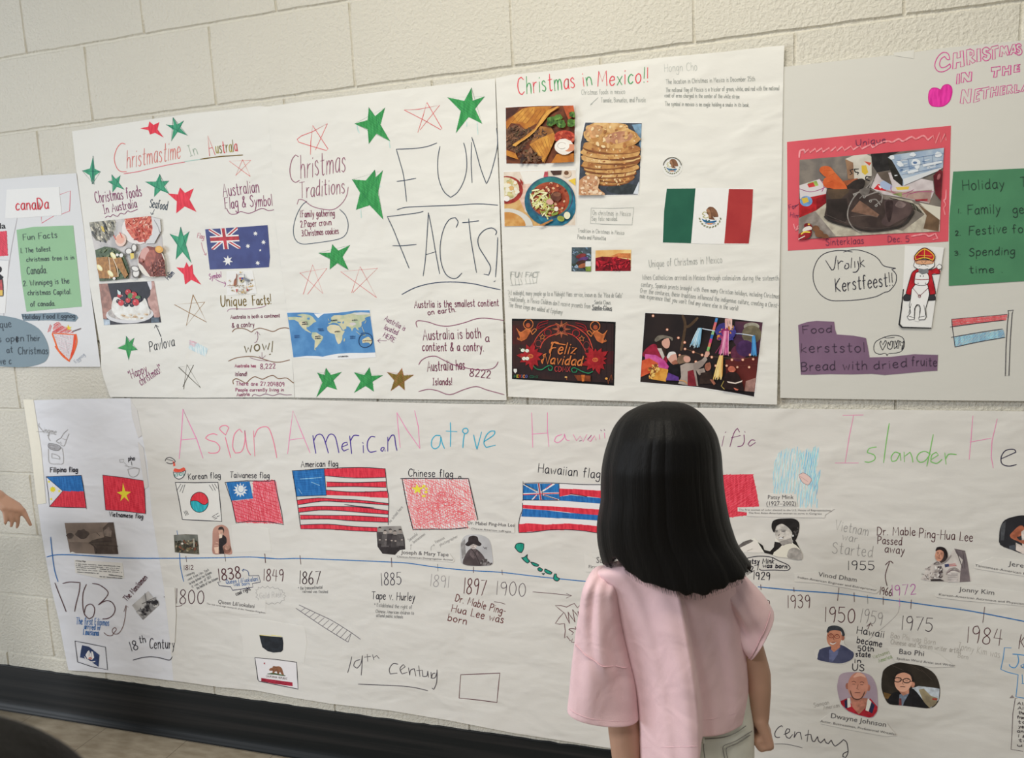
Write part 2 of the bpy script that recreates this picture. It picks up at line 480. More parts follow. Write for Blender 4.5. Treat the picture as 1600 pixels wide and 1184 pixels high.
def build_wall():
    rnd = random.Random(3); BL, BH = 0.4064, 0.2032
    vs, fs = [], []
    for row in range(0, 15):
        z0, z1 = row*BH, (row + 1)*BH; off = 0.0 if row % 2 else 0.5
        for k in range(-10, 17):
            x0, x1 = (k + off)*BL, (k + 1 + off)*BL
            gv, gh = 0.0042, 0.0058; n = 12
            ring_o = [(x0 + (x1 - x0)*i/n, z0) for i in range(n)] + [(x1, z0 + (z1 - z0)*i/4) for i in range(4)] + [(x1 - (x1 - x0)*i/n, z1) for i in range(n)] + [(x0, z1 - (z1 - z0)*i/4) for i in range(4)]
            ring_i = []
            for i, (x, z) in enumerate(ring_o):
                xi = min(max(x, x0 + gv), x1 - gv); zi = min(max(z, z0 + gh), z1 - gh)
                ring_i.append((xi + (rnd.uniform(-0.0006, 0.0006) if xi != x else 0), zi + (rnd.uniform(-0.0013, 0.0013) if zi != z else 0)))
            b = len(vs); N = len(ring_o)
            vs += [(x, 0.0052 if abs(z - zi) > 1e-4 else 0.0030, z) for (x, z), (xi, zi) in zip(ring_o, ring_i)]
            vs += [((x + 2*xi)/3, 0.0046 if abs(z - zi) > 1e-4 else 0.002, (z*1.6 + 1.4*zi)/3.0) for (x, z), (xi, zi) in zip(ring_o, ring_i)]
            vs += [(x, 0.0, z) for x, z in ring_i]
            for i in range(N):
                j = (i + 1) % N
                fs += [[b + i, b + j, b + N + j, b + N + i], [b + N + i, b + N + j, b + 2*N + j, b + 2*N + i]]
            fs.append([b + 2*N + i for i in range(N)])
    o = mesh_obj('wall_back', vs, fs, [wall_mat()]); o['kind'] = 'structure'
    return o
build_wall()
def floor_mat():
    m, b, nt = _bsdf('vinyl_floor', 0.35, 0.4); L = nt.links.new
    tc = nt.nodes.new('ShaderNodeTexCoord'); mp = nt.nodes.new('ShaderNodeMapping')
    x0 = hit_z(169.5, 1134.5, 0).x
    mp.inputs['Location'].default_value = (-x0, 0.02, 0)
    br = nt.nodes.new('ShaderNodeTexBrick'); br.offset = 0.0; br.inputs['Scale'].default_value = 1.0
    br.inputs['Brick Width'].default_value = 0.3048; br.inputs['Row Height'].default_value = 0.3048; br.inputs['Mortar Size'].default_value = 0.0009
    br.inputs['Mortar'].default_value = (0.10, 0.085, 0.06, 1)
    n1 = nt.nodes.new('ShaderNodeTexNoise'); n1.inputs['Scale'].default_value = 14; n1.inputs['Detail'].default_value = 6
    mp2 = nt.nodes.new('ShaderNodeMapping'); mp2.inputs['Scale'].default_value = (1, 3, 1); mp2.inputs['Rotation'].default_value = (0, 0, 0.6)
    rp = nt.nodes.new('ShaderNodeValToRGB'); rp.color_ramp.elements[0].position = 0.35; rp.color_ramp.elements[1].position = 0.7
    rp.color_ramp.elements[0].color = (0.29, 0.24, 0.17, 1); rp.color_ramp.elements[1].color = (0.43, 0.37, 0.28, 1)
    L(tc.outputs['Object'], mp.inputs[0]); L(mp.outputs[0], br.inputs['Vector']); L(tc.outputs['Object'], mp2.inputs[0]); L(mp2.outputs[0], n1.inputs['Vector'])
    L(n1.outputs['Fac'], rp.inputs[0]); L(rp.outputs[0], br.inputs['Color1']); L(rp.outputs[0], br.inputs['Color2']); L(br.outputs['Color'], b.inputs['Base Color'])
    return m
fl = mesh_obj('floor', [(-5, -5, 0), (8, -5, 0), (8, 0.02, 0), (-5, 0.02, 0)], [[0, 1, 2, 3]], [floor_mat()]); fl['kind'] = 'structure'
def baseboard():
    rnd = random.Random(5); zt = hit(0, 1037).z
    prof = [(0.001, zt), (-0.0032, zt - 0.0005), (-0.0038, zt - 0.003), (-0.0038, 0.034), (-0.0045, 0.026), (-0.0075, 0.017), (-0.0125, 0.010), (-0.0165, 0.0065), (-0.0178, 0.003), (-0.0178, 0.0002)]
    n = 420; vs, fs = [], []
    for i in range(n + 1):
        x = -4.0 + 10.0*i/n; j = rnd.uniform(-0.0012, 0.0012)
        if rnd.random() < 0.03: j -= 0.003
        for k, (y, z) in enumerate(prof): vs.append((x, y, z + (j if k < 3 else 0)))
    m = len(prof)
    for i in range(n):
        for k in range(m - 1): fs.append([i*m + k, i*m + k + 1, (i+1)*m + k + 1, (i+1)*m + k])
    mt, b, nt = _bsdf('black_cove_base', 0.45, 0.22)
    nz = nt.nodes.new('ShaderNodeTexNoise'); nz.inputs['Scale'].default_value = 9; nz.inputs['Detail'].default_value = 6
    rp = nt.nodes.new('ShaderNodeValToRGB'); rp.color_ramp.elements[0].position = 0.45; rp.color_ramp.elements[1].position = 0.8
    rp.color_ramp.elements[0].color = (0.0085, 0.0105, 0.0115, 1); rp.color_ramp.elements[1].color = (0.03, 0.028, 0.028, 1)
    nt.links.new(nz.outputs['Fac'], rp.inputs[0]); nt.links.new(rp.outputs[0], b.inputs['Base Color'])
    o = mesh_obj('baseboard_back', vs, fs, [mt], smooth=True); o['kind'] = 'structure'
baseboard()
# ================================================================== posters, upper row
GAIN[0] = 0.86
paperA = paper_mat('poster_paper', (221, 220, 214), 0.55, 0.2)
white_card = paper_mat('white_card', (226, 226, 224), 0.12, 0.1)
c = pal()

# ------------------------------------------------------------------ Canada poster (left edge)
def canada():
    po = Poster('canada_poster', 'white Canada poster with green and blue notes at the left edge', 'poster', 0, 573, 0.006)
    K(0, 0, 1)
    po.slab('sheet', '-260 318 0 280 60 274.5 119 270.5 130 352 141 452 157 573 0 573 -260 574', paper_mat('poster_board', (214, 215, 216), 0.15, 0.1))
    K(0, 270, 3.82)
    p = po.part('name_outline', 'pink marker line around the name card')
    p.lines('355 130 420 107 415 228 368 246;246 264 248 300 320 258', M((208, 96, 112)), 1.2, False).build()
    n = po.slab('name_card', '40 100 352 84 368 252 60 272 30 270', white_card, 0.0008, label='white paper with the word Canada in red')
    p = po.part('handwriting', parent=n, lift=0.0016); m = M((205, 52, 66))
    p.text('canaDa', 95, 222, 288, 214, 66, m, 2.0).stroke('225 178 232 220 236 180 240 218', M((190, 30, 45)), 2.4).build()
    g = po.slab('green_note', '98 340 200 322 436 314 456 500 487 798 320 812 158 828 128 640', M((148, 188, 150), 'paper', None, 20), 0.0008, label='pale green paper note')
    p = po.part('handwriting', parent=g, lift=0.0016); m = M((72, 84, 86))
    for t in (('Fun Facts', 138, 402, 340, 386, 36), ('1. The tallest', 124, 478, 300, 466, 28), ('christmas tree is in', 158, 530, 440, 516, 26),
              ('Canada.', 162, 606, 280, 598, 46), ('2. Winnipeg is the', 138, 676, 412, 658, 32), ('christmas Capital.', 166, 730, 424, 722, 30), ('of canada.', 182, 798, 328, 792, 30)):
        p = p.text(*t, m, 1.2).next()
    b = po.slab('blue_strip', '126 842 300 836 400 832 455 848 466 866 448 888 300 880 140 882', M((122, 140, 152), 'paper', None, 20), 0.0008, label='blue-grey strip of paper')
    po.part('handwriting', parent=b, lift=0.0016).text('Holiday Food Eggnog', 136, 872, 446, 866, 28, M((58, 68, 80)), 1.2).build()
    o = po.slab('blue_note', '-300 900 -200 868 -60 848 60 860 150 886 230 930 276 1000 292 1060 286 1100 260 1132 190 1154 110 1160 0 1154 -200 1140', M((128, 146, 156), 'paper', None, 20), 0.0008, sm=True, label='oval blue-grey paper note')
    p = po.part('handwriting', parent=o, lift=0.0016); m = M((66, 78, 88))
    p = p.text('que', 0, 926, 66, 920, 46, m, 1.3).next(); p.text('s', -8, 1010, 6, 1008, 40, m, 1.3).text('open', 36, 1008, 140, 1004, 38, m, 1.4).text('Their', 160, 1006, 236, 1002, 36, m, 1.3)
    p = p.stroke('98 978 96 1008 104 976 102 1010', M((30, 34, 40)), 2.6).next(); p.text('at', 40, 1074, 74, 1072, 36, m, 1.3).text('Christmas', 108, 1082, 284, 1080, 44, m, 1.3); p = p.next(); p.text('ve c', 0, 1144, 66, 1140, 40, m, 1.3).build()
    p = po.part('eggnog_drawing', 'orange and red crayon drawing of a drink in a glass')
    K(0, 270, 3.82)
    red = M((206, 80, 80), 'crayon'); org = M((222, 92, 48), 'crayon'); gr = M((190, 172, 176), 'crayon')
    p.hatch('318 960 444 970 430 1060 410 1112 380 1096 336 1010', gr, 20, 2.0, 1.3)
    p.hatch('322 900 350 888 372 912 420 934 440 956 314 952', red, -30, 1.4, 1.2)
    p.lines('312 960 330 1010 350 1060 412 1122 440 1070 458 1010 452 964;314 956 452 966;330 1036 372 1090 414 1124', org, 3.0)
    p.lines('446 972 440 1040 424 1100', M((214, 70, 40), 'crayon'), 4.5)
    p.star('404 904 428 920 424 940 402 940 392 918', None, M((224, 186, 60), 'crayon'), 1, 0.5)
    p.lines('286 950 300 906;296 946 306 912', red, 1.6).stroke('434 946 480 930', M((110, 96, 98), 'crayon'), 3.4)
    p.text('Eggnog', 452, 1136, 508, 1090, 22, M((170, 176, 186)), 0.9).build()
    # card with a soldier in red, mostly outside the frame
    q = po.slab('figure_card', '-160 540 52 522 30 836 -170 860', white_card, 0.0008, label='white card with a figure in a red coat')
    p = po.part('figure_print', parent=q, lift=0.0016)
    k = M((30, 30, 34)); p.poly('-20 620 14 636 18 690 16 735 -24 735', M((176, 40, 44), 'print')).ell(-4, 576, 14, 18, k).poly('-6 600 20 622 8 640 -10 636', k).poly('-20 700 18 700 20 734 -20 734', M((214, 176, 60), 'print')).lines('14 636 18 690 18 734 -20 736', k, 1.6).build()
    q = po.part('flag_crayon', 'piece of red crayon flag with the letters above it')
    q.poly('-60 352 40 348 46 494 -50 500', M((204, 56, 78), 'marker')).hatch('-60 352 40 348 46 494 -50 500', M((190, 40, 62), 'marker'), 40, 2.2, 1.6).print_text('la', -2, 333, 34, 331, 34, M((24, 24, 28)), 0.02)
    q.stroke('-40 516 52 522', M((170, 172, 176)), 1).stroke('102 270 60 500 22 836 34 860', M((172, 168, 172)), 1.0).build()

# ------------------------------------------------------------------ Australia poster
def union_jack(p, tl, tr, br, bl, blue=None, red=None, wh=None):
    """flag canton by bilinear corners (close-up coordinates)"""
    def at(u, v): return tuple((1-v)*((1-u)*tl[i] + u*tr[i]) + v*((1-u)*bl[i] + u*br[i]) for i in (0, 1))
    def band(pts, m): p.poly([at(*q) for q in pts], m)
    if blue: band([(0, 0), (1, 0), (1, 1), (0, 1)], blue)
    for m, w, o in ((wh, 0.10, 0), (red, 0.04, 0.012)):
        band([(0, 0), (w, 0), (1, 1-w), (1, 1), (1-w, 1), (0, w)], m)
        band([(1, 0), (1, w), (w, 1), (0, 1), (0, 1-w), (1-w, 0)], m)
    for m, w in ((wh, 0.155), (red, 0.09)):
        k = w*0.6
        band([(0.5-k, 0), (0.5+k, 0), (0.5+k, 1), (0.5-k, 1)], m); band([(0, 0.5-w), (1, 0.5-w), (1, 0.5+w), (0, 0.5+w)], m)
def many_star(p, cx, cy, r, n, m, inner=0.45, rot=-90):
    pts = []
    for k in range(2*n):
        a = math.radians(rot + 180*k/n); rr = r if k % 2 == 0 else r*inner
        pts += [cx + rr*math.cos(a), cy + rr*math.sin(a)]
    p.poly(pts, m)
def australia():
    po = Poster('australia_poster', 'white paper poster Christmastime in Australia with seafood pictures and small stars', 'poster', 260, 190, 0.004, 0.004)
    K(0, 0, 1)
    po.slab('sheet', '112.5 205 160 198 230 187 300 177 360 171 405 165.5 418 166.5 424 240 428 327 437 398 449 485 456 550 460.5 621 380 621 300 621.5 172 620 162 590 158 573 157 541 146 480 134 407 130 355 119.6 269', paperA)
    K(0, 180, 3.7209)
    ol = c['olive']; pu = c['purple']
    t = po.part('title_lettering')
    t.stroke('728 168 704 164 678 196 664 250 676 300 700 326 735 328', c['redline'], 1.3)
    t.text('hristmastime', 738, 308, 1048, 252, 108, M((208, 118, 112)), 1.4, up=(0.02, -1))
    t.text('In', 1106, 240, 1150, 228, 62, M((160, 176, 160)), 1.4).stroke('720 340 800 328 900 305 1000 284 1075 272', M((205, 90, 104)), 1.3)
    t.stroke('1070 270 1120 262 1170 256', M((150, 190, 180)), 1.2).stroke('1166 255 1280 240 1340 236 1410 231', ol, 2.0)
    t.text('A', 1218, 236, 1250, 228, 112, M((206, 80, 84)), 1.5).text('ustrala', 1256, 222, 1380, 210, 72, [M((160, 150, 70)), M((120, 110, 60)), M((206, 80, 84)), M((120, 110, 60))], 1.6).build()
    K(0, 180, 3.7209)
    def st(label, tips, y2=False, **k):
        if y2: K(0, 380, 3.7209)
        p = po.part('star_drawing', label); p.star(tips, **k).build(); K(0, 180, 3.7209)
    gd, gl = c['gdark'], c['gdline']; rd = M((206, 48, 66), 'marker'); rl = M((214, 104, 98))
    st('red marker star', '868 36 926 40 952 130 872 112 815 76', fill=rd, inner=0.55)
    st('green star', '1006 14 1068 32 1090 118 996 150 966 54', fill=gd, line=gl, w=1.4, inner=0.4)
    st('green star', '541 238 584 328 546 402 536 400 478 322', fill=gd, line=gl, w=1.4, inner=0.5)
    st('green star', '650 346 700 350 722 432 654 448 628 386', fill=gd, line=gl, w=1.2, inner=0.5)
    st('green star', '928 344 982 382 984 456 896 474 844 386', fill=gd, line=gl, w=1.3, inner=0.5)
    st('red marker star', '1046 420 1126 425 1142 562 1024 570 975 455', fill=rd, inner=0.55)
    st('red outlined star', '1410 258 1458 262 1455 356 1370 350 1332 266', line=rl, w=1.2)
    st('green star', '1050 650 1100 676 1112 858 1022 838 988 690', fill=gd, line=gl, w=1.3, inner=0.5)
    st('red marker star', '1084 110 1118 122 1170 241 1076 240 1025 140', True, fill=rd, inner=0.6)
    st('brown outlined star', '1122 300 1190 342 1200 458 1083 478 1013 356', True, line=M((150, 112, 66)), w=2.0)
    st('green marker star', '733 540 780 550 800 620 748 680 683 610', True, fill=c['green'], line=gl, w=1.0, inner=0.5)
    K(0, 380, 3.7209)
    po.part('star_drawing', 'dark brown outlined star').lines('1068 846 1086 705 1166 840 1038 720 1125 708 1064 832', M((92, 88, 78)), 1.7, False).build()
    K(0, 180, 3.7209)
    po.part('handwriting', 'purple words Christmas foods in Australia').text('Christmas foods', 558, 512, 824, 470, 66, pu, 1.5).text('In Australia', 606, 572, 796, 534, 50, pu, 1.5).stroke('612 595 626 586 642 590 656 578 682 588 700 570 724 574 742 556 760 562 800 546', pu, 1.3).build()
    po.part('handwriting', 'dark word Seafood with an arrow').text('Seafood', 868, 534, 970, 552, 50, M((48, 66, 82)), 1.4).lines('898 548 884 576;876 566 882 578 892 572', M((48, 66, 82)), 1.3).build()
    po.part('handwriting', 'purple words Australian Flag and Symbol').text('Australian', 1298, 474, 1506, 448, 74, pu, 1.5).text('Flag & Symbol', 1310, 544, 1584, 524, 66, pu, 1.5).stroke('1316 540 1336 572 1370 574 1400 560 1450 570 1520 542 1560 554 1598 548', pu, 1.3).build()
    po.part('handwriting', 'small pink word Flag with an arrow').text('Flag', 1146, 712, 1184, 720, 30, M((190, 120, 140)), 1.1).lines('1170 740 1180 780 1196 812;1186 808 1197 814 1200 800', M((190, 120, 140)), 1.0).build()
    # seafood collage
    K(130, 330, 6.5786)
    fd = po.part('seafood_photo', 'printed collage of seafood, ham and fish dishes', lift=0.0005)
    mk = lambda a, b, s=90: M(a, 'print', b, s)
    fd.clip('60 114 690 48 790 80 852 668 168 722').poly('60 114 200 90 420 72 690 48 790 80 852 668 640 678 400 706 168 722 120 410', mk((196, 192, 190), (170, 168, 168), 30))
    sh = [M((92, 90, 82), 'print'), M((150, 146, 128), 'print'), M((196, 190, 172), 'print'), M((60, 62, 62), 'print')]
    fd.poly('62 116 200 94 325 86 335 180 300 240 230 320 130 300 92 250', mk((112, 110, 100), (170, 166, 150)))
    fd.blobs('66 118 200 96 322 90 330 180 290 240 220 316 130 296 96 250', sh, 60, 10, 30, 0.5, 60)
    fd.poly('180 150 205 160 225 215 195 205', M((206, 180, 80), 'print'))
    fd.ell(560, 190, 165, 150, M((222, 216, 212), 'print'), 10)
    pr = [M((196, 82, 62), 'print'), M((168, 62, 50), 'print'), M((214, 120, 96), 'print'), M((226, 172, 152), 'print')]
    fd.poly('424 78 560 62 690 50 722 140 700 240 640 310 580 318 500 270 440 180', mk((190, 76, 58), (214, 120, 98), 110))
    fd.blobs('424 78 560 62 690 50 718 140 696 240 640 308 580 314 505 268 445 180', pr, 90, 10, 30, 0.4)
    fd.ell(385, 295, 56, 66, M((226, 196, 182), 'print')).ell(382, 288, 44, 46, M((222, 170, 150), 'print')).lines('315 250 335 290;378 220 400 270', M((200, 84, 66), 'print'), 2.6, False)
    fd.poly('700 60 790 80 800 200 730 330 640 330 720 220', M((206, 206, 206), 'print')).lines('730 90 770 160 790 230', M((150, 150, 152), 'print'), 1.6)
    gn = [M((66, 84, 56), 'print'), M((44, 62, 42), 'print'), M((96, 110, 76), 'print')]
    fd.poly('122 400 220 362 320 380 410 440 455 540 470 600 460 690 168 720 140 520', gn[0]).blobs('122 400 220 362 320 380 410 440 455 540 470 600 460 690 168 720 140 520', gn, 90, 8, 22, 0.6)
    fs = mk((172, 122, 60), (140, 96, 44), 120)
    fd.poly('132 476 250 466 272 590 270 690 168 690 146 600', fs).poly('262 470 300 480 340 600 356 672 280 690 275 600', fs).poly('306 480 390 474 430 580 462 650 430 690 380 610 340 560', fs).lines('262 470 276 600 272 690;304 480 350 590 360 670', M((214, 190, 160), 'print'), 1.8)
    lem = M((228, 216, 160), 'print')
    for x, y, r in ((308, 455, 50), (168, 580, 50), (280, 640, 50)): fd.ell(x, y, 40, 22, lem, r).ell(x + 3, y - 3, 30, 12, M((238, 232, 196), 'print'), r)
    for x, y, a, b in ((350, 448, 16, 15), (391, 452, 20, 20), (318, 690, 15, 14)): fd.ell(x, y, a, b, M((224, 222, 220), 'print'))
    for x, y, a, b, r in ((465, 410, 40, 34, -20), (520, 375, 28, 44, 0), (540, 635, 40, 54, 10), (530, 590, 46, 30, 20)): fd.ell(x, y, a, b, M((112, 108, 104), 'print'), r).ell(x + 3, y, a*0.74, b*0.74, M((222, 220, 216), 'print'), r)
    fd.poly('480 430 520 432 522 480 490 494', M((220, 196, 96), 'print'))
    fd.ell(700, 520, 140, 160, M((220, 214, 204), 'print'), -10)
    hm = [M((128, 66, 56), 'print'), M((160, 92, 80), 'print'), M((98, 50, 46), 'print'), M((188, 124, 112), 'print')]
    fd.poly('566 480 600 400 660 358 740 370 800 420 838 520 846 666 690 672 610 560 570 530', hm[0]).ell(632, 440, 44, 74, M((206, 158, 150), 'print'), 20).ell(690, 480, 50, 90, hm[1], 20)
    fd.blobs('680 560 800 470 842 560 846 660 700 670', hm, 90, 7, 17, 0.7).blobs('570 480 610 500 600 540 575 525', hm, 12, 8, 15)
    for k in range(6): fd.lines('%d 520 %d 664' % (700 + k*24, 720 + k*22), hm[2], 1.0, False)
    fd.ell(780, 392, 42, 36, M((216, 160, 74), 'print'), 20).ell(776, 386, 26, 20, M((226, 180, 100), 'print')).build()
    pv = po.part('pavlova_photo', 'printed photo of a white berry pavlova held in two hands', lift=0.0005)
    pv.clip('162 746 728 716 802 1142 214 1170').poly('162 746 420 728 728 716 760 900 802 1142 500 1158 214 1170 180 900', M((38, 36, 44), 'print'))
    pv.poly('162 746 250 740 290 900 310 960 270 1040 240 1110 205 1100 182 900', mk((134, 98, 88), (168, 124, 112), 60)).poly('696 720 728 716 760 900 790 1080 740 1120 716 1040 670 960 660 900 690 860', mk((168, 130, 122), (196, 158, 150), 60))
    pv.poly('256 742 660 722 692 800 650 890 500 900 300 890', M((30, 30, 40), 'print'))
    pv.poly('655 722 700 718 706 790 690 810', M((206, 206, 212), 'print')).poly('205 1108 275 1116 275 1168 214 1170', M((168, 182, 196), 'print')).poly('700 1092 775 1090 780 1140 700 1146', M((84, 98, 112), 'print'))
    pv.ell(478, 1060, 246, 92, M((206, 206, 208), 'print'), -2).ell(478, 1040, 226, 80, M((178, 172, 168), 'print'), -2)
    pv.poly('310 900 350 880 480 960 600 930 632 892 664 960 682 1050 640 1110 520 1122 400 1112 320 1060 290 990', M((226, 226, 222), 'print', (208, 206, 200), 50), True)
    pv.blobs('300 1050 660 1050 640 1100 400 1108', [M((190, 160, 126), 'print'), M((214, 200, 180), 'print'), M((232, 232, 228), 'print')], 26, 10, 26, 0.5, 0)
    bl, rb, gr = M((36, 34, 48), 'print'), M((186, 46, 54), 'print'), M((84, 132, 72), 'print')
    for x, y, r, m in ((360, 925, 22, bl), (440, 955, 26, bl), (500, 960, 24, bl), (575, 905, 24, bl), (410, 880, 36, bl), (505, 905, 24, bl), (388, 940, 30, rb), (460, 915, 26, rb), (540, 936, 34, rb), (520, 862, 34, rb), (462, 832, 30, rb), (372, 866, 22, rb)): pv.ell(x, y, r, r*1.05, m, 0, 14).ell(x - r*0.3, y - r*0.35, r*0.25, r*0.2, M((200, 150, 150), 'print'), 0, 8)
    pv.ell(482, 868, 24, 30, gr, 20).ell(562, 882, 28, 15, gr).poly('350 806 386 830 384 862 356 850', M((196, 216, 216), 'print')).build()
    K(0, 380, 3.7209)
    po.part('handwriting', 'dark slanted word Ham').text('Ham', 980, 214, 1014, 176, 30, M((46, 60, 84)), 1.5).lines('978 170 984 184;972 174 984 168', M((46, 60, 84)), 1.3).build()
    po.part('handwriting', 'dark word Pavlova with an arrow').text('Pavlova', 872, 630, 1014, 596, 60, M((48, 52, 58)), 1.5, 0.15).lines('936 544 922 510 906 478;898 492 904 474 922 486', M((48, 52, 58)), 1.4).build()
    p = po.part('flag_crayon', 'faint blue and pink crayon flag'); cb = M((178, 206, 216), 'crayon')
    p.poly('1104 560 1210 612 1194 658 1098 614', M((196, 212, 218), 'crayon')).hatch('1104 560 1210 612 1194 658 1098 614', cb, 60, 1.5, 1.2).hatch('1104 560 1146 578 1130 604 1100 592', M((214, 150, 160), 'crayon'), 10, 1.4, 1.0).build()
    po.part('handwriting', 'purple quotation Happy Christmas').text('"Happy', 756, 792, 856, 748, 50, pu, 1.3, 0.1).text('christmas!"', 822, 828, 946, 744, 50, pu, 1.3, 0.1).build()
    # printed flag and coat of arms
    K(310, 340, 9.107)
    f = po.part('flag_print', 'printed dark blue flag with white stars and a red cross canton', lift=0.0005)
    bl = M((66, 76, 130), 'print', (60, 68, 120), 30); wh = M((226, 226, 224), 'print'); rd2 = M((182, 56, 66), 'print')
    f.poly('96 166 540 138 985 106 1000 300 1018 560 1004 704 700 720 162 738 125 420', bl)
    union_jack(f, (146, 164), (556, 138), (600, 440), (190, 456), None, rd2, wh)
    many_star(f, 418, 612, 76, 7, wh)
    for x, y, r in ((812, 226, 36), (926, 350, 36), (704, 404, 36), (844, 646, 36)): many_star(f, x, y, r, 7, wh)
    many_star(f, 880, 463, 20, 5, wh); f.build()
    ca = po.slab('coat_of_arms_card', '400 762 770 752 832 1076 600 1090 408 1106', white_card, 0.0008, label='small white card with a coat of arms')
    q = po.part('coat_of_arms_print', parent=ca, lift=0.0016)
    gold = M((198, 168, 112), 'print'); br = M((140, 88, 66), 'print'); gy = M((120, 124, 132), 'print')
    q.blobs('430 860 520 960 700 960 770 850 780 1010 660 1080 560 1080 440 1020', [gold, M((176, 150, 110), 'print'), M((150, 130, 100), 'print'), M((196, 190, 170), 'print')], 80, 6, 13, 0.6)
    q.poly('540 795 556 815 545 870 540 940 515 970 500 955 508 890 530 860 538 820', br, True).lines('415 965 520 968;530 950 560 960', br, 1.4).poly('650 800 660 812 664 850 720 880 735 900 690 905 655 880', gy, True).lines('690 900 690 950;706 900 710 950', gy, 0.9)
    q.poly('580 845 640 845 640 905 612 930 582 905', M((206, 196, 150), 'print')).poly('580 850 608 850 608 878 580 878', M((170, 70, 80), 'print')).poly('610 850 640 850 640 880 610 880', M((60, 70, 140), 'print')).poly('590 884 632 884 612 922', M((70, 64, 60), 'print'))
    many_star(q, 596, 778, 16, 7, gold, 0.6); q.lines('575 805 622 805', M((90, 90, 120), 'print'), 1.2).ell(545, 1036, 10, 22, M((186, 70, 80), 'print')).ell(695, 1028, 10, 20, M((186, 70, 80), 'print')).poly('596 1080 628 1046 660 1080 628 1070', gold).build()
    po.part('handwriting', 'purple word Symbol with an arrow').text('Symbol', 156, 880, 326, 846, 76, M((160, 92, 140)), 1.2, 0.1).lines('244 878 300 908 386 938;366 910 388 940 370 980', M((160, 92, 140)), 1.1).build()
    K(0, 380, 3.7209)
    po.part('handwriting', 'olive words Unique Facts').text('Unique', 1284, 368, 1432, 362, 62, ol, 1.9).text('Facts!', 1470, 362, 1576, 354, 56, ol, 1.9).stroke('1322 396 1340 382 1440 382 1520 372 1546 360', M((150, 96, 130)), 1.0).build()
    K(340, 480, 7.892)
    p = po.part('handwriting', 'small purple facts with wavy lines')
    p.text('Australia is both a continent', 160, 142, 766, 122, 44, c['plum'], 1.2).text('& a contry', 178, 252, 452, 238, 60, c['plum'], 1.3)
    p.text('Australia has', 212, 740, 470, 740, 38, M((160, 84, 112)), 1.3).text('8,222', 528, 760, 712, 752, 60, M((140, 62, 100)), 1.3).text('island!', 218, 846, 362, 846, 52, c['plum'], 1.3)
    p.text('There are 27.204809', 226, 962, 820, 974, 50, M((150, 74, 110)), 1.2).text('People currently living in', 222, 1036, 812, 1036, 40, M((150, 74, 110)), 1.2).text('Austrla', 236, 1096, 390, 1090, 40, M((140, 64, 100)), 1.2)
    p.stroke('424 1098 450 1074 520 1090 590 1068 680 1088 760 1066 830 1080 912 1078', M((128, 84, 110)), 1.2).build()
    p = po.part('handwriting', 'brown word wow with wavy brown lines'); b2 = M((104, 92, 62)); b3 = M((120, 82, 50))
    p.lines('180 304 215 268 290 258 360 275 415 304 450 278 520 258 600 275 685 298 760 264 830 252 882 262;132 664 230 624 370 606 480 614 600 650 690 674 780 674 888 648;196 946 188 905 230 880 300 910 350 934 400 888 460 856 550 886 620 856 684 840 750 880 850 872 930 930 946 918', b3, 1.5)
    p.text('wow', 334, 556, 640, 520, 130, b2, 2.3, 0.1).lines('678 420 668 550;640 582 650 576', b2, 2.3)
    p.lines('455 438 480 420 496 370 486 296;460 330 484 296 522 340;546 556 546 630;510 600 546 634 590 596;400 620 500 650 660 664', M((140, 100, 120)), 1.0).build()
canada(); australia()
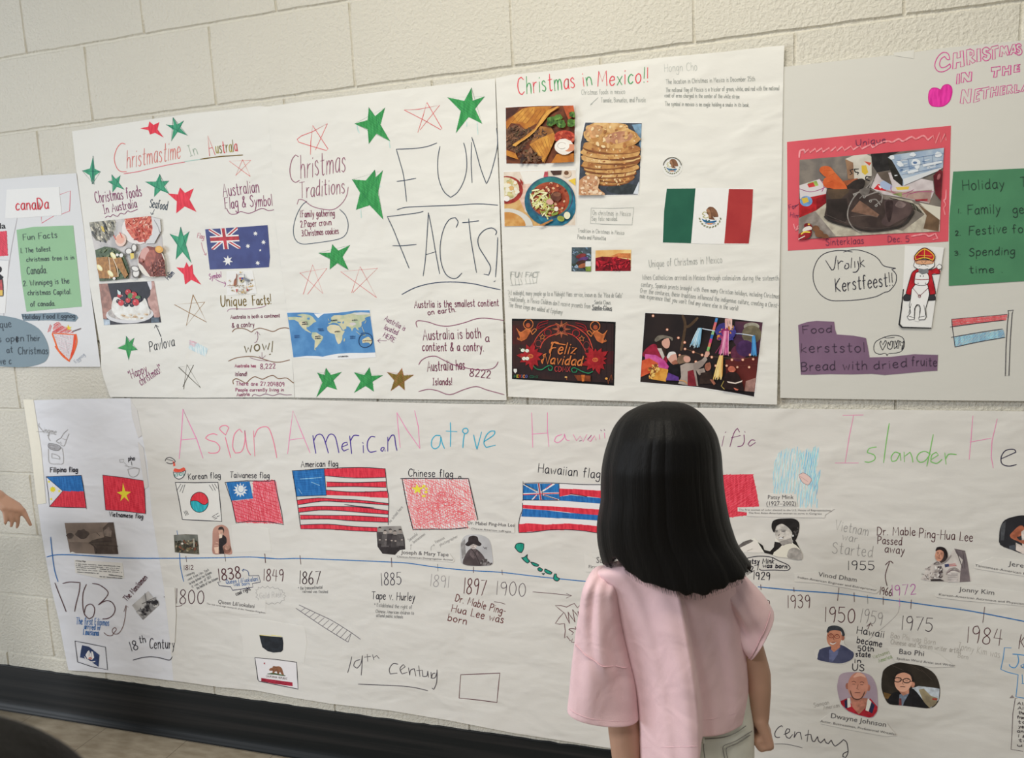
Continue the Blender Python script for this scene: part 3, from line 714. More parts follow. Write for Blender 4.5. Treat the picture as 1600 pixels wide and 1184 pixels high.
# ------------------------------------------------------------------ Fun Facts poster
def fun_facts():
    po = Poster('fun_facts_poster', 'white paper poster with big words FUN FACTS, green stars and a world map', 'poster', 600, 140, 0.0065, 0.004)
    K(0, 0, 1)
    po.slab('sheet', '418 166.5 470 159 593 143.5 690 132.5 773.5 122.5 776 200 780.5 315 785 477 788 560 791.5 625 640 623.5 461 621 456 550 449 485 437 398 428 327 424 240', paperA)
    K(410, 120, 4.1026)
    G, GLn = c['green'], c['greenline']; rl = M((210, 84, 88)); ik = M((58, 70, 88)); wc = M((176, 210, 204), 'crayon')
    def gs(tips, drips='', k=None, fill=None, line=None, label='green marker star', inner=0.5, y2=False, hf=None):
        K(410, 380 if y2 else 120, 4.1026)
        p = po.part('star_drawing', label)
        for d in drips.split(';'):
            if d: p.stroke(d, wc, 2.0)
        p.star(tips, line=line or GLn, fill=fill or G, w=0.9, inner=inner)
        if not hf: hf = (M((40, 120, 62), 'marker'), 35, 3.2, 0.8)
        p.star(tips, hatch=hf, inner=inner).build(); K(410, 120, 4.1026)
    gs('682 196 786 198 818 412 682 430 592 300', '606 310 612 340 622 360;812 410 818 455')
    gs('1340 70 1424 126 1408 300 1240 360 1186 132', '1376 290 1382 368;1310 290 1310 316', inner=0.45)
    gs('720 596 772 600 774 914 600 852 575 658', '630 850 634 902;752 690 756 706', inner=0.62)
    gs('448 8 562 12 552 170 432 168 360 62', y2=True)
    gs('408 800 508 824 478 938 346 986 352 830', y2=True)
    gs('686 796 772 846 714 950 588 958 588 828', y2=True)
    gs('894 800 970 844 912 942 822 946 798 826', y2=True, fill=M((118, 98, 40), 'marker'), line=M((190, 90, 80)), label='brown marker star', hf=(M((104, 84, 30), 'marker'), 35, 3.0, 0.9))
    def rs(txt, y2=False):
        K(410, 380 if y2 else 120, 4.1026)
        po.part('star_drawing', 'red outlined star').stroke(txt, rl, 1.15, False).build(); K(410, 120, 4.1026)
    rs('308 498 310 420 322 312 420 462 410 472 300 440 232 418 222 400 250 378 320 352 416 300 340 468')
    rs('996 356 1030 250 1054 164 1150 330 1142 338 1040 280 908 212 1000 208 1136 182 1010 340')
    rs('262 326 322 138 388 322 240 190 414 160 290 326', True)
    rs('572 316 626 150 732 348 502 182 738 160 580 316', True)
    p = po.part('handwriting', 'purple words Christmas Traditions'); pu = M((140, 84, 108))
    p.stroke('230 512 212 500 190 530 176 590 184 650 210 676 236 664', pu, 1.5).text('hristmas', 246, 652, 530, 606, 150, pu, 1.5, 0.0, up=(0.0, -1))
    p.text('Traditions', 240, 780, 526, 744, 104, pu, 1.5, up=(0.0, -1)).stroke('222 816 232 786 264 790 320 830 400 850 460 848 510 810 540 760 550 706', M((146, 92, 116)), 1.3).build()
    p = po.part('handwriting', 'numbered list in a dark rounded outline'); pl = M((124, 56, 84))
    p.text('1.Family gathering', 242, 900, 462, 892, 44, pl, 1.3).text('2.Paper crown', 246, 966, 442, 950, 42, pl, 1.3).text('3.Christmas cookies', 252, 1022, 488, 1006, 40, pl, 1.3)
    p.stroke('284 798 250 828 214 900 198 980 210 1040 250 1070 330 1066 480 1042 534 1010 550 950 534 890 496 850', M((62, 78, 96)), 1.3).build()
    p = po.part('title_lettering', 'large dark blue letters FUN FACTS')
    p.lines('1118 424 1050 448 960 460 858 464 880 540 906 640 924 798;862 670 910 664 984 650;1138 446 1124 530 1128 640 1160 730 1206 772 1250 740 1290 670 1310 580 1304 480 1290 424;1340 420 1338 560 1344 678;1342 388 1362 450 1400 590 1436 686 1464 620 1500 480 1508 400 1500 330;864 852 920 836 1040 830 1240 822 1380 814 1508 822', ik, 1.5)
    p.lines('1030 862 980 874 800 896 840 980 880 1080 940 1226;836 1082 900 1082 986 1074;1030 1276 1046 1150 1064 870 1086 980 1106 1100 1136 1262;1046 1140 1112 1120;1242 964 1254 930 1236 902 1196 916 1160 980 1140 1080 1144 1180 1170 1256 1206 1288 1244 1290 1278 1258;1322 910 1336 1040 1356 1160 1372 1254;1282 934 1330 930 1386 922', ik, 1.5)
    p.lines('1494 1012 1500 990 1470 968 1420 984 1384 1030 1388 1090 1430 1160 1462 1220 1450 1270 1420 1264;1508 1030 1504 1140 1494 1282;1484 1312 1492 1308', ik, 1.6)
    p.stroke('894 1394 980 1350 1090 1322 1210 1314 1340 1324 1440 1346 1524 1364', M((46, 62, 92)), 1.5).build()
    K(410, 380, 4.1026)
    p = po.part('handwriting', 'plum facts about Australia between wavy lines'); pl = c['plum']
    p.text('Austrlia is the smallest contient', 974, 414, 1514, 402, 46, pl, 1.5).text('on earth.', 1062, 460, 1240, 438, 34, pl, 1.5)
    p.text('Australia is both', 1030, 622, 1400, 606, 66, pl, 1.6).text('a', 1430, 632, 1452, 632, 52, pl, 1.6).text('contient & a contry.', 1026, 690, 1418, 690, 56, pl, 1.6)
    p.text('Australia has', 1058, 822, 1296, 808, 66, pl, 1.6).text('8222', 1328, 852, 1460, 866, 50, pl, 1.6).text('Islands!', 1092, 908, 1214, 908, 44, pl, 1.5)
    p.lines('992 538 984 510 1000 496 1060 504 1130 526 1200 530 1290 510 1370 484 1440 480 1544 494;1002 778 1020 750 1060 728 1110 724 1160 748 1220 776 1300 798 1400 812 1470 804 1498 784 1510 760;1002 950 1060 936 1120 944 1200 970 1290 938 1370 918 1440 940 1550 970', M((134, 70, 100)), 1.4).build()
    po.part('handwriting', 'purple slanted words Australia is located here').text('Austrilia is', 780, 492, 908, 562, 34, M((128, 70, 110)), 1.2).text('located', 778, 548, 862, 588, 34, M((128, 70, 110)), 1.2).text('HERE', 772, 598, 842, 636, 32, M((128, 70, 110)), 1.3).lines('796 624 740 624;756 612 738 624 754 638', M((128, 70, 110)), 1.2).build()
    # world map print
    K(440, 470, 10)
    f = po.part('world_map_print', 'printed blue world map', lift=0.0005)
    sea = M((74, 128, 182), 'print', (92, 146, 196), 26); land = M((172, 186, 156), 'print', (206, 200, 170), 40); sand = M((214, 206, 176), 'print', (196, 196, 160), 40); ice = M((226, 228, 230), 'print'); dk = M((60, 66, 76))
    f.poly('78 172 600 190 900 176 1380 130 1400 300 1474 880 1000 910 700 918 400 896 184 884 110 300', ice)
    f.clip('78 170 1376 130 1474 880 184 884').poly('86 186 400 180 650 200 880 186 1160 150 1376 146 1392 280 1466 806 1300 812 1060 812 900 824 780 840 640 872 560 862 390 860 184 882 130 480', sea)
    f.poly('100 252 200 248 300 256 420 240 500 270 545 325 500 340 470 370 420 408 390 412 392 440 430 470 470 500 450 500 372 462 320 420 280 370 262 330 200 296 110 300', land, False)
    f.poly('240 220 320 200 440 220 500 260 440 280 380 300 360 262', land).poly('400 265 440 260 438 296 400 292', sea).poly('505 196 660 200 620 226 572 270 540 240', ice).poly('270 340 330 310 400 330 390 380 380 440 330 420', sand)
    f.poly('478 490 540 490 600 530 650 556 640 600 600 660 550 720 524 740 536 776 510 760 516 680 520 620 480 580 466 540', land, False).poly('520 620 600 610 560 710 520 740', sand)
    f.poly('710 410 760 372 830 372 900 390 950 462 988 470 950 540 948 600 920 660 886 676 864 640 846 590 830 520 760 502 716 460', sand, False).poly('836 520 930 500 944 560 860 570', land).ell(980, 610, 10, 26, land, 10)
    f.poly('724 350 760 340 780 300 770 262 820 224 900 220 960 224 1060 204 1140 180 1240 190 1380 190 1384 240 1330 250 1300 270 1310 300 1250 330 1250 380 1230 412 1190 420 1212 462 1180 450 1150 410 1120 430 1100 476 1080 430 1040 400 1010 400 1012 430 960 460 920 400 900 376 860 350 800 340 760 360 740 366', land, False)
    f.poly('880 290 1060 280 1090 310 1120 400 1060 400 1000 390 940 340', sand).poly('1060 345 1130 335 1170 360 1120 386 1080 376', M((206, 200, 204), 'print')).poly('920 364 1012 420 964 460', sand).poly('870 322 930 330 920 344 876 344', sea).ell(962, 336, 10, 20, sea, 10).lines('905 386 950 460', sea, 1.3)
    f.poly('1090 195 1240 176 1370 186 1376 210 1180 220', M((206, 206, 204), 'print')).lines('728 280 740 310;1320 310 1300 350;1252 400 1290 490;1170 480 1230 530', land, 1.4)
    f.poly('1256 612 1300 580 1350 560 1366 566 1376 572 1410 616 1414 650 1390 676 1360 652 1310 650 1266 660', sand, False).ell(1290, 532, 24, 10, land)
    for t, x, y, x2, y2 in (('NORTH', 320, 344, 400, 340), ('AMERICA', 318, 374, 412, 368), ('SOUTH', 524, 568, 604, 558), ('AMERICA', 522, 596, 614, 590), ('AFRICA', 828, 490, 916, 484), ('EUROPE', 776, 318, 868, 308), ('ASIA', 1100, 312, 1184, 304), ('ANTARCTICA', 880, 880, 1040, 872)): f.text(t, x, y, x2, y2, 16, dk, 0.8, 0, 0, 1)
    nv = M((52, 90, 140), 'print')
    for x, y in ((200, 552), (200, 578), (568, 446), (580, 470), (1070, 564), (1070, 592)): f.text('OCEAN', x, y, x + 80, y - 4, 16, nv, 0.8, 0, 0, 1)
    f.text('AUSTRALIA', 1270, 630, 1412, 624, 12, M((130, 90, 70)), 0.8, 0, 0, 1)
    f.stroke('1240 510 1290 500 1350 510 1400 545 1416 610 1400 680 1340 720 1280 726 1230 700 1206 640 1216 570 1250 530 1300 528', M((34, 48, 80)), 1.1).build()

# ------------------------------------------------------------------ Mexico poster
def eagle_seal(p, cx, cy, s):
    """simplified seal: brown eagle over blue water inside a green wreath; s = radius"""
    br = M((112, 76, 56), 'print'); br2 = M((150, 112, 84), 'print'); sn = M((176, 170, 110), 'print'); bl = M((52, 104, 146), 'print'); gr = M((118, 122, 84), 'print')
    q = lambda t: [ (cx if i % 2 == 0 else cy) + float(v)*s for i, v in enumerate(t.split())]
    p.poly(q('-0.1 -0.85 0.25 -0.85 0.6 -0.5 0.75 0.0 0.62 0.05 0.3 0.1 0.5 0.3 0.15 0.28 -0.1 0.2 -0.15 -0.1 -0.3 -0.3 -0.28 -0.65'), br, True)
    p.poly(q('-0.28 -0.68 -0.05 -0.6 0.1 -0.2 0.05 0.15 -0.12 0.1 -0.16 -0.3 -0.34 -0.5'), br2, True)
    for k in range(5): p.stroke(q('%f -0.7 %f 0.0' % (0.1 + k*0.08, 0.2 + k*0.11)), br2, max(0.5, s*0.006), False)
    p.poly(q('0.25 -0.02 0.62 0.28 0.45 0.32'), M((216, 214, 206), 'print'))
    p.stroke(q('-0.3 -0.35 -0.55 -0.4 -0.7 -0.2 -0.45 -0.1 -0.65 0.05 -0.4 0.15 -0.15 0.05'), sn, max(0.9, s*0.012))
    p.poly(q('-0.75 0.2 -0.4 0.36 0.0 0.42 0.55 0.36 0.5 0.52 0.0 0.6 -0.5 0.52'), bl, True).blobs(q('-0.6 0.3 0.4 0.38 0.4 0.5 -0.5 0.5'), [M((60, 110, 110), 'print'), M((40, 80, 120), 'print')], 10, s*0.05, s*0.09, 0.6)
    p.poly(q('-0.35 0.58 0.3 0.58 0.15 0.72 -0.2 0.72'), M((204, 146, 110), 'print')).lines(' '.join(map(str, q('-0.45 0.64 -0.3 0.66'))) + ';' + ' '.join(map(str, q('0.25 0.68 0.45 0.64'))), bl, max(0.8, s*0.012))
    for k in range(11):
        a = math.radians(12 + 156*k/10); p.ell(cx + math.cos(a)*s*0.97, cy + math.sin(a)*s*0.97, s*0.11, s*0.06, gr, math.degrees(a) + 60, 8)
def mexico():
    po = Poster('mexico_poster', 'white paper poster Christmas in Mexico with food photos, a tricolour flag and party photos', 'poster', 1000, 95, 0.0095, 0.004)
    K(0, 0, 1)
    po.slab('sheet', '774.5 122 800 116.5 868 110 925 102.5 1037 89.5 1130 81 1200 73 1225.5 71 1224 120 1221 300 1218 432 1214 632 1100 628.5 1035 626.5 1026 628 931 625 860 622.5 794 619.5 791 540 787 446 781 290', paperA)
    K(800, 0, 4)
    g, r = M((62, 148, 90)), M((212, 66, 82))
    po.part('title_lettering', 'red and green title letters').text('Christmas', 40, 594, 392, 548, 108, [r, g, r, g, g, r, g, r, r], 1.9, 0.08).text('in', 446, 540, 500, 530, 88, [r, g], 1.9, 0.05).text('Mexico!!', 536, 540, 850, 514, 92, [r, r, g, r, g, r, g, r, g], 2.0, 0.1).build()
    pc = M((164, 168, 164)); pd = M((148, 152, 149))
    K(770, 80, 3.4783)
    po.part('handwriting', 'pencil words Christmas foods in Mexico with an arrow').text('Christmas foods in mexico', 482, 236, 718, 232, 28, pc, 0.9).text('Tamale, Bunuelos, and Pozole', 588, 278, 830, 276, 26, pc, 0.9).lines('572 252 550 272 530 292;534 284 530 293 540 288', pc, 1.0).build()
    p = po.part('handwriting', 'pencil notes on date, flag and symbol at the top right')
    p.text('Hongn Cho', 934, 112, 1110, 104, 44, M((178, 182, 178)), 0.9)
    p.text('The location in Christmas in Mexico is December 25th', 942, 178, 1424, 162, 26, pd, 0.9).text('The national flag of Mexico is a tricolor of green, white, and red with the national', 940, 222, 1556, 212, 24, pd, 0.9)
    p.text('coat of arms charged in the center of the white stripe', 934, 250, 1340, 256, 22, pd, 0.9).text('The symbol in mexico is an eagle holding a snake in its beak.', 936, 296, 1394, 302, 22, pd, 0.9).build()
    # tamales
    K(780, 160, 5.923)
    mk = lambda a, b, s=70: M(a, 'print', b, s)
    a = po.part('tamale_photo', 'printed photo of tamales in corn husks with sour cream', lift=0.0005)
    a.poly('56 34 360 28 702 22 706 300 692 552 380 572 62 570', white_card).poly('60 48 360 32 686 28 702 120 692 550 380 568 66 566', mk((88, 44, 26), (120, 64, 34), 60)).clip('60 48 686 28 702 120 692 550 380 568 66 566')
    hk = mk((190, 126, 46), (164, 98, 36), 60); hk2 = mk((208, 152, 66), (180, 118, 48), 60); mt = [M((84, 56, 40), 'print'), M((110, 76, 54), 'print'), M((60, 40, 34), 'print'), M((138, 98, 72), 'print'), M((92, 74, 50), 'print')]
    a.poly('60 180 130 120 210 60 300 34 500 30 420 100 350 190 300 220 240 250 190 200 110 190 70 250', hk).poly('130 120 220 60 330 40 320 110 250 190 170 180', hk2).poly('60 60 200 34 140 110 60 160', M((70, 36, 26), 'print'))
    for k in range(7): a.stroke('%d %d %d %d' % (120 + k*45, 180 + k*4, 230 + k*40, 60 + k*3), M((150, 92, 34), 'print'), 1.2)
    a.poly('64 250 150 205 240 250 330 240 330 300 220 420 170 470 66 420', mt[1]).blobs('64 250 150 205 240 250 330 240 330 300 220 420 170 470 66 420', mt, 150, 8, 24, 0.35)
    a.poly('380 220 480 230 520 300 500 380 420 560 310 440 280 390 330 300', mk((164, 112, 56), (140, 90, 44), 60)).blobs('340 250 440 240 430 310 310 350 280 400', mt, 40, 8, 20, 0.4)
    a.poly('280 390 380 330 500 280 530 310 460 470 405 556 380 500', hk2)
    for k in range(6): a.stroke('%d %d %d %d' % (300 + k*30, 390 - k*12, 390 + k*16, 530 - k*22), M((160, 100, 40), 'print'), 1.3)
    a.poly('120 392 230 320 330 240 400 130 450 70 540 34 560 40 470 100 400 190 320 270 150 408', hk2).lines('130 400 250 330 340 250 420 130 540 40', M((216, 164, 84), 'print'), 1.8)
    a.blobs('180 480 300 430 380 490 390 552 200 556', mt, 60, 10, 26, 0.5).poly('66 440 150 470 180 530 66 490', hk).poly('480 560 530 480 690 470 692 550', mk((186, 116, 40), (160, 92, 32), 60))
    a.poly('590 28 690 28 700 120 640 160 610 90', M((178, 84, 42), 'print'))
    gn = [M((74, 112, 44), 'print'), M((104, 142, 66), 'print'), M((52, 84, 34), 'print')]
    for x, y, rr in ((490, 165, 44), (545, 140, 38), (572, 200, 46), (470, 195, 30), (670, 190, 44), (680, 110, 34)): a.ell(x, y, rr, rr*0.85, gn[0], 0, 12, 0.2).blobs([x-rr*0.7, y-rr*0.5, x+rr*0.7, y-rr*0.5, x+rr*0.6, y+rr*0.6, x-rr*0.6, y+rr*0.6], gn, 12, 7, 15)
    sr = [M((176, 66, 46), 'print'), M((200, 98, 70), 'print'), M((148, 44, 32), 'print')]
    a.ell(610, 320, 100, 62, sr[0], 5).blobs('520 290 690 280 700 350 520 360', sr, 40, 8, 20).ell(600, 410, 86, 76, M((226, 220, 212), 'print'), 10, 20, 0.05).ell(655, 420, 60, 34, M((206, 140, 110), 'print'), -10).ell(590, 400, 60, 50, M((232, 228, 222), 'print')).ring(580, 400, 40, 30, M((186, 176, 168), 'print'), 1.2, 40, 330).build()
    # pozole
    b = po.part('pozole_photo', 'printed photo of a teal bowl of red pozole', lift=0.0005)
    b.poly('40 632 380 622 710 616 712 1140 380 1150 44 1152', white_card).poly('42 644 400 632 708 626 706 1136 380 1144 50 1146', mk((208, 194, 178), (222, 212, 200), 40)).clip('42 644 708 626 706 1136 50 1146')
    b.poly('190 640 440 634 420 690 260 800 230 740', M((224, 222, 216), 'print')).poly('200 760 330 745 270 900 230 1010 140 990 170 880', mk((206, 168, 150), (222, 196, 182), 80)).poly('42 930 180 880 240 1010 420 1140 300 1144 50 1000', mk((196, 152, 92), (208, 172, 116), 60))
    b.ell(70, 810, 150, 130, M((150, 48, 40), 'print'), 0, 24).ell(60, 800, 125, 108, M((214, 206, 176), 'print')).blobs('44 700 150 740 180 830 60 900', [M((226, 222, 204), 'print'), M((190, 184, 130), 'print'), M((208, 170, 110), 'print')], 40, 10, 24)
    b.poly('190 700 222 740 218 770 196 740', M((150, 48, 40), 'print')).ell(70, 890, 28, 26, M((232, 226, 222), 'print'))
    b.ell(130, 1110, 190, 120, M((206, 204, 196), 'print'), 20, 24).ell(110, 1110, 140, 90, mk((190, 132, 66), (206, 160, 96), 60), 20)
    b.poly('470 628 580 626 570 668 500 674', M((70, 48, 40), 'print')).ell(630, 660, 36, 36, M((210, 190, 170), 'print')).ell(622, 652, 22, 20, M((110, 76, 54), 'print')).poly('640 720 706 700 706 770', M((222, 190, 70), 'print')).poly('420 640 450 640 450 690 410 690', M((190, 80, 90), 'print'))
    b.ell(470, 915, 236, 228, M((34, 92, 114), 'print'), 0, 36).ell(520, 960, 190, 190, M((40, 110, 136), 'print')).ell(476, 880, 208, 196, M((58, 76, 106), 'print'), 0, 36).ell(474, 876, 198, 186, M((48, 118, 118), 'print'), 0, 36)
    b.ell(468, 896, 182, 160, mk((140, 58, 38), (166, 80, 52), 60), 0, 32)
    b.blobs('330 800 480 745 620 800 640 930 560 1040 480 1050', [M((150, 62, 40), 'print'), M((196, 120, 80), 'print'), M((120, 48, 32), 'print'), M((214, 176, 140), 'print')], 80, 8, 18)
    b.blobs('290 880 340 800 470 840 480 920 520 1010 440 1052 340 1000', [M((214, 212, 150), 'print'), M((196, 196, 110), 'print'), M((226, 224, 180), 'print'), M((150, 160, 70), 'print')], 90, 14, 40, 0.25)
    b.ell(525, 870, 48, 44, M((96, 56, 44), 'print'), 10, 12, 0.15).ell(536, 850, 36, 20, M((130, 84, 64), 'print')).ell(468, 920, 34, 26, M((206, 160, 148), 'print'), 20).ell(528, 985, 20, 22, M((226, 220, 206), 'print')).poly('480 1030 550 1008 540 1036 490 1050', M((120, 140, 60), 'print'))
    b.ell(570, 1075, 34, 26, M((150, 160, 70), 'print'), 20).ell(628, 1045, 30, 34, M((222, 220, 190), 'print')).poly('360 1140 490 1080 500 1090 400 1144', M((176, 120, 66), 'print')).build()
    # bunuelos
    K(890, 180, 4.733)
    f = po.part('fritter_photo', 'printed photo of a tall stack of golden round fritters', lift=0.0005)
    f.poly('110 48 536 54 520 520 510 592 62 598 78 200', white_card).poly('116 54 534 58 518 490 506 586 66 592 82 210', M((66, 72, 84), 'print')).clip('116 54 534 58 518 490 506 586 66 592 78 280')
    f.poly('460 70 532 64 526 250 500 150', M((120, 152, 178), 'print')).ell(400, 545, 130, 40, M((52, 58, 62), 'print')).poly('470 580 514 486 506 584', M((206, 212, 220), 'print'))
    gd = [M((206, 164, 104), 'print', (176, 126, 72), 60), M((190, 142, 84), 'print', (152, 98, 56), 60), M((216, 180, 124), 'print', (186, 138, 82), 60)]; dk = M((124, 76, 44), 'print')
    for k, (cx, cy, rx, ry) in enumerate(((320, 480, 130, 34), (330, 455, 150, 36), (305, 420, 190, 40), (310, 385, 205, 44), (300, 350, 215, 44), (305, 312, 220, 46), (300, 275, 222, 48), (310, 235, 215, 46))):
        f.ell(cx, cy + 10, rx, ry, dk, random.uniform(-4, 4), 26, 0.03).ell(cx, cy, rx, ry, gd[k % 3], random.uniform(-4, 4), 26, 0.04)
        f.blobs([cx - rx*0.8, cy, cx + rx*0.8, cy, cx + rx*0.5, cy + ry, cx - rx*0.5, cy + ry], [M((224, 196, 150), 'print'), M((150, 92, 54), 'print'), M((196, 140, 84), 'print')], 16, 5, 13, 0.6)
    f.ell(310, 160, 210, 84, gd[0], 4, 26, 0.05).ell(280, 90, 160, 40, gd[2], 0, 20, 0.06).ell(180, 120, 70, 46, M((198, 150, 104), 'print'), -20, 16, 0.05).ell(360, 165, 110, 44, M((170, 118, 92), 'print', (196, 150, 116), 90), -8, 18, 0.08)
    f.blobs('110 130 220 70 420 70 510 170 420 235 250 235 130 190', [M((228, 204, 160), 'print'), M((168, 112, 66), 'print'), M((210, 168, 112), 'print')], 50, 5, 18, 0.7)
    f.poly('62 500 110 450 180 440 222 480 212 540 260 590 64 594', mk((212, 176, 140), (184, 134, 96), 60), True).blobs('70 500 120 455 200 460 200 540 240 584 80 584', [M((228, 204, 176), 'print'), M((180, 130, 96), 'print')], 40, 5, 14).build()
    p = po.part('handwriting', 'pencil words in a drawn box')
    p.lines('160 686 320 688 474 684 462 810 300 808 154 800 160 686', M((150, 154, 150)), 0.9, False).text('On christmas in Mexico', 170, 738, 450, 746, 36, M((168, 171, 167)), 0.9).text('Say feliz navidad.', 164, 780, 354, 780, 32, M((168, 171, 167)), 0.9).build()
    po.part('handwriting', 'pencil words tradition in Christmas').text('Tradition in Christmas in Mexico', 60, 866, 402, 884, 30, M((160, 163, 160)), 0.9).text('Pinata and Poinsettia', 58, 914, 266, 924, 30, M((160, 163, 160)), 0.9).build()
    s1 = po.part('pinata_snapshot', 'small printed photo of a hanging striped figure', lift=0.0005)
    s1.clip('16 976 160 976 158 1156 14 1154').poly('16 976 160 976 158 1156 14 1154', M((70, 84, 92), 'print')).blobs('20 980 156 980 156 1150 20 1150', [M((110, 140, 170), 'print'), M((40, 44, 46), 'print'), M((60, 76, 60), 'print'), M((140, 160, 180), 'print')], 40, 6, 18, 0.4)
    for k, m in enumerate((M((120, 50, 50), 'print'), M((90, 60, 110), 'print'), M((70, 44, 36), 'print'), M((150, 90, 60), 'print'))): s1.ell(84 + (k % 2)*16, 1040 + k*24, 38, 16, m, -15)
    s1.poly('118 1080 158 1080 158 1120 116 1118', M((210, 216, 220), 'print')).poly('116 1120 158 1116 158 1154 120 1154', M((120, 140, 60), 'print')).build()
    s2 = po.part('poinsettia_photo', 'small printed photo of red poinsettia at sunset', lift=0.0005)
    s2.clip('192 1000 300 996 456 994 452 1152 190 1152').poly('192 1000 300 996 456 994 452 1152 190 1152', M((214, 164, 98), 'print', (228, 200, 140), 20)).poly('300 1044 360 1020 452 1020 452 1060', M((196, 120, 70), 'print'))
    s2.poly('192 1056 240 1044 320 1048 400 1060 452 1070 452 1152 190 1152', M((122, 22, 34), 'print'))
    rp = [M((160, 28, 42), 'print'), M((186, 40, 54), 'print'), M((96, 16, 28), 'print')]
    s2.blobs('196 1060 300 1050 450 1074 450 1146 196 1146', rp, 70, 8, 26, 0.35).build()
    # flag and seal
    K(1020, 230, 7.4)
    q = po.part('seal_print', 'small round printed seal with an eagle', lift=0.0005)
    q.ell(225, 224, 116, 116, M((222, 222, 218), 'print'), 0, 40); eagle_seal(q, 225, 215, 92); q.ring(225, 224, 108, 108, M((120, 118, 104), 'print'), 1.0, 190, 350)
    for k in range(26):
        a = math.radians(190 + 160*k/25); q.ell(225 + 103*math.cos(a), 224 + 103*math.sin(a), 5, 4, M((80, 78, 74), 'print'), 0, 6)
    q.build()
    f = po.part('flag_print', 'printed green, white and red flag with an eagle', lift=0.0005)
    f.poly('158 474 700 470 1164 482 1140 860 1112 1120 600 1116 112 1102 128 760', M((228, 228, 226), 'print')).poly('162 478 494 476 470 780 442 1110 116 1100 130 740', M((34, 88, 70), 'print', (38, 94, 74), 20)).poly('880 482 1160 484 1146 800 1110 1114 826 1112', M((160, 50, 52), 'print', (168, 56, 56), 20))
    eagle_seal(f, 662, 800, 128); f.build()
    K(770, 360, 3.4783)
    po.part('handwriting', 'pencil heading unique of Christmas in Mexico').text('Unique of Christmas in Mexico', 850, 200, 1246, 176, 40, M((158, 161, 158)), 1.0).build()
    p = po.part('handwriting', 'four pencil lines on Catholicism in Mexico')
    for t in (('When Catholicism arrived in Mexico through colonialism during the sixteenth', 812, 268, 1552, 272, 28), ('century, Spanish priests brought with them many Christian holidays, including Christmas.', 806, 304, 1558, 370, 26), ('Over the centuries, these traditions influenced the indigenous culture, creating a Christ-', 800, 338, 1552, 420, 26), ('mas experience that you won\'t find any where else in the world!', 798, 366, 1332, 436, 26)): p.text(*t, M((152, 155, 153)), 0.9)
    p.build()
    p = po.part('handwriting', 'pencil block letters fun facts'); pc = M((160, 164, 160))
    for ch, x in (('F', 96), ('U', 118), ('N', 138), ('F', 176), ('A', 196), ('C', 214), ('T', 230)): p.text(ch, x, 254, x + 18, 256, 30, pc, 0.9).text(ch, x + 4, 254, x + 22, 256, 30, pc, 0.8)
    p.lines('94 224 96 262 106 298;120 260 124 296;140 262 144 298;150 262 160 290;176 262 182 286;200 262 204 292;216 262 222 290;240 258 236 284;96 298 160 292;176 290 238 284', pc, 0.9, False).build()
    p = po.part('handwriting', 'three pencil lines on midnight mass')
    p.text("'At midnight, many people go to a Midnight Mass service, known as the \"Misa de Gallo\"", 82, 350, 704, 366, 26, M((158, 161, 158)), 0.9).text("Traditionally, in Mexico Children don't receive presents from", 84, 382, 528, 424, 26, M((158, 161, 158)), 0.9).text('Santa Claus', 540, 430, 646, 436, 26, M((110, 112, 112)), 1.4).text('Santa Claus.', 552, 400, 642, 402, 22, M((150, 154, 152)), 0.9).text('The three kings are added at Epiphany', 84, 414, 376, 456, 26, M((158, 161, 158)), 0.9)
    p.lines('538 428 600 424 646 438;540 434 646 432', M((110, 112, 112)), 1.0).build()
    # neon sign photo
    K(790, 490, 8.889)
    f = po.part('neon_sign_photo', 'printed night photo of a neon Feliz Navidad sign with angels and poinsettias', lift=0.0005)
    f.poly('88 68 800 78 1528 116 1506 998 800 950 88 906', M((20, 18, 20), 'print')).poly('96 100 800 96 1500 140 1490 960 800 926 96 880', mk((46, 34, 36), (62, 40, 38), 14))
    f.clip('90 72 1526 116 1506 996 800 950 90 904').poly('96 160 380 150 380 440 96 420', mk((78, 34, 34), (54, 34, 36), 20)).poly('1200 500 1500 520 1490 700 1300 700', mk((70, 30, 34), (50, 32, 36), 20))
    for x in range(140, 1500, 70): f.stroke('%d 110 %d 900' % (x, x), M((38, 28, 30), 'print'), 0.5, False)
    ne = M((196, 74, 56), 'print'); no = M((204, 120, 66), 'print'); nr = M((158, 36, 42), 'print'); ng = M((36, 122, 84), 'print')
    f.lines('385 440 420 350 500 250 600 180 720 146;480 480 520 390 600 320 720 270 730 240;850 150 960 180 1060 240 1150 330 1210 490;850 270 940 300 1020 370 1080 460 1110 520', ne, 1.7)
    f.ring(586, 262, 48, 48, nr, 1.3).ring(455, 414, 42, 46, M((140, 60, 60), 'print'), 1.2).ring(978, 272, 50, 50, nr, 1.3).ring(1124, 440, 44, 52, M((140, 60, 60), 'print'), 1.2)
    for x, y in ((511, 324), (1057, 346)):
        pts = []
        for k in range(11): a = math.radians(-90 + 36*k); rr = 42 if k % 2 == 0 else 20; pts += [x + rr*math.cos(a), y + rr*math.sin(a)]
        f.stroke(pts, no, 1.1, False)
    many_star(f, 776, 215, 130, 8, M((140, 70, 54), 'print'), 0.45); f.poly('776 90 796 180 776 350 756 180', M((160, 92, 66), 'print')); many_star(f, 776, 215, 50, 8, M((24, 22, 24), 'print'), 0.5)
    f.lines('700 130 770 170 850 120;700 300 770 265 860 300;655 210 720 215;830 215 900 215', no, 1.0, False)
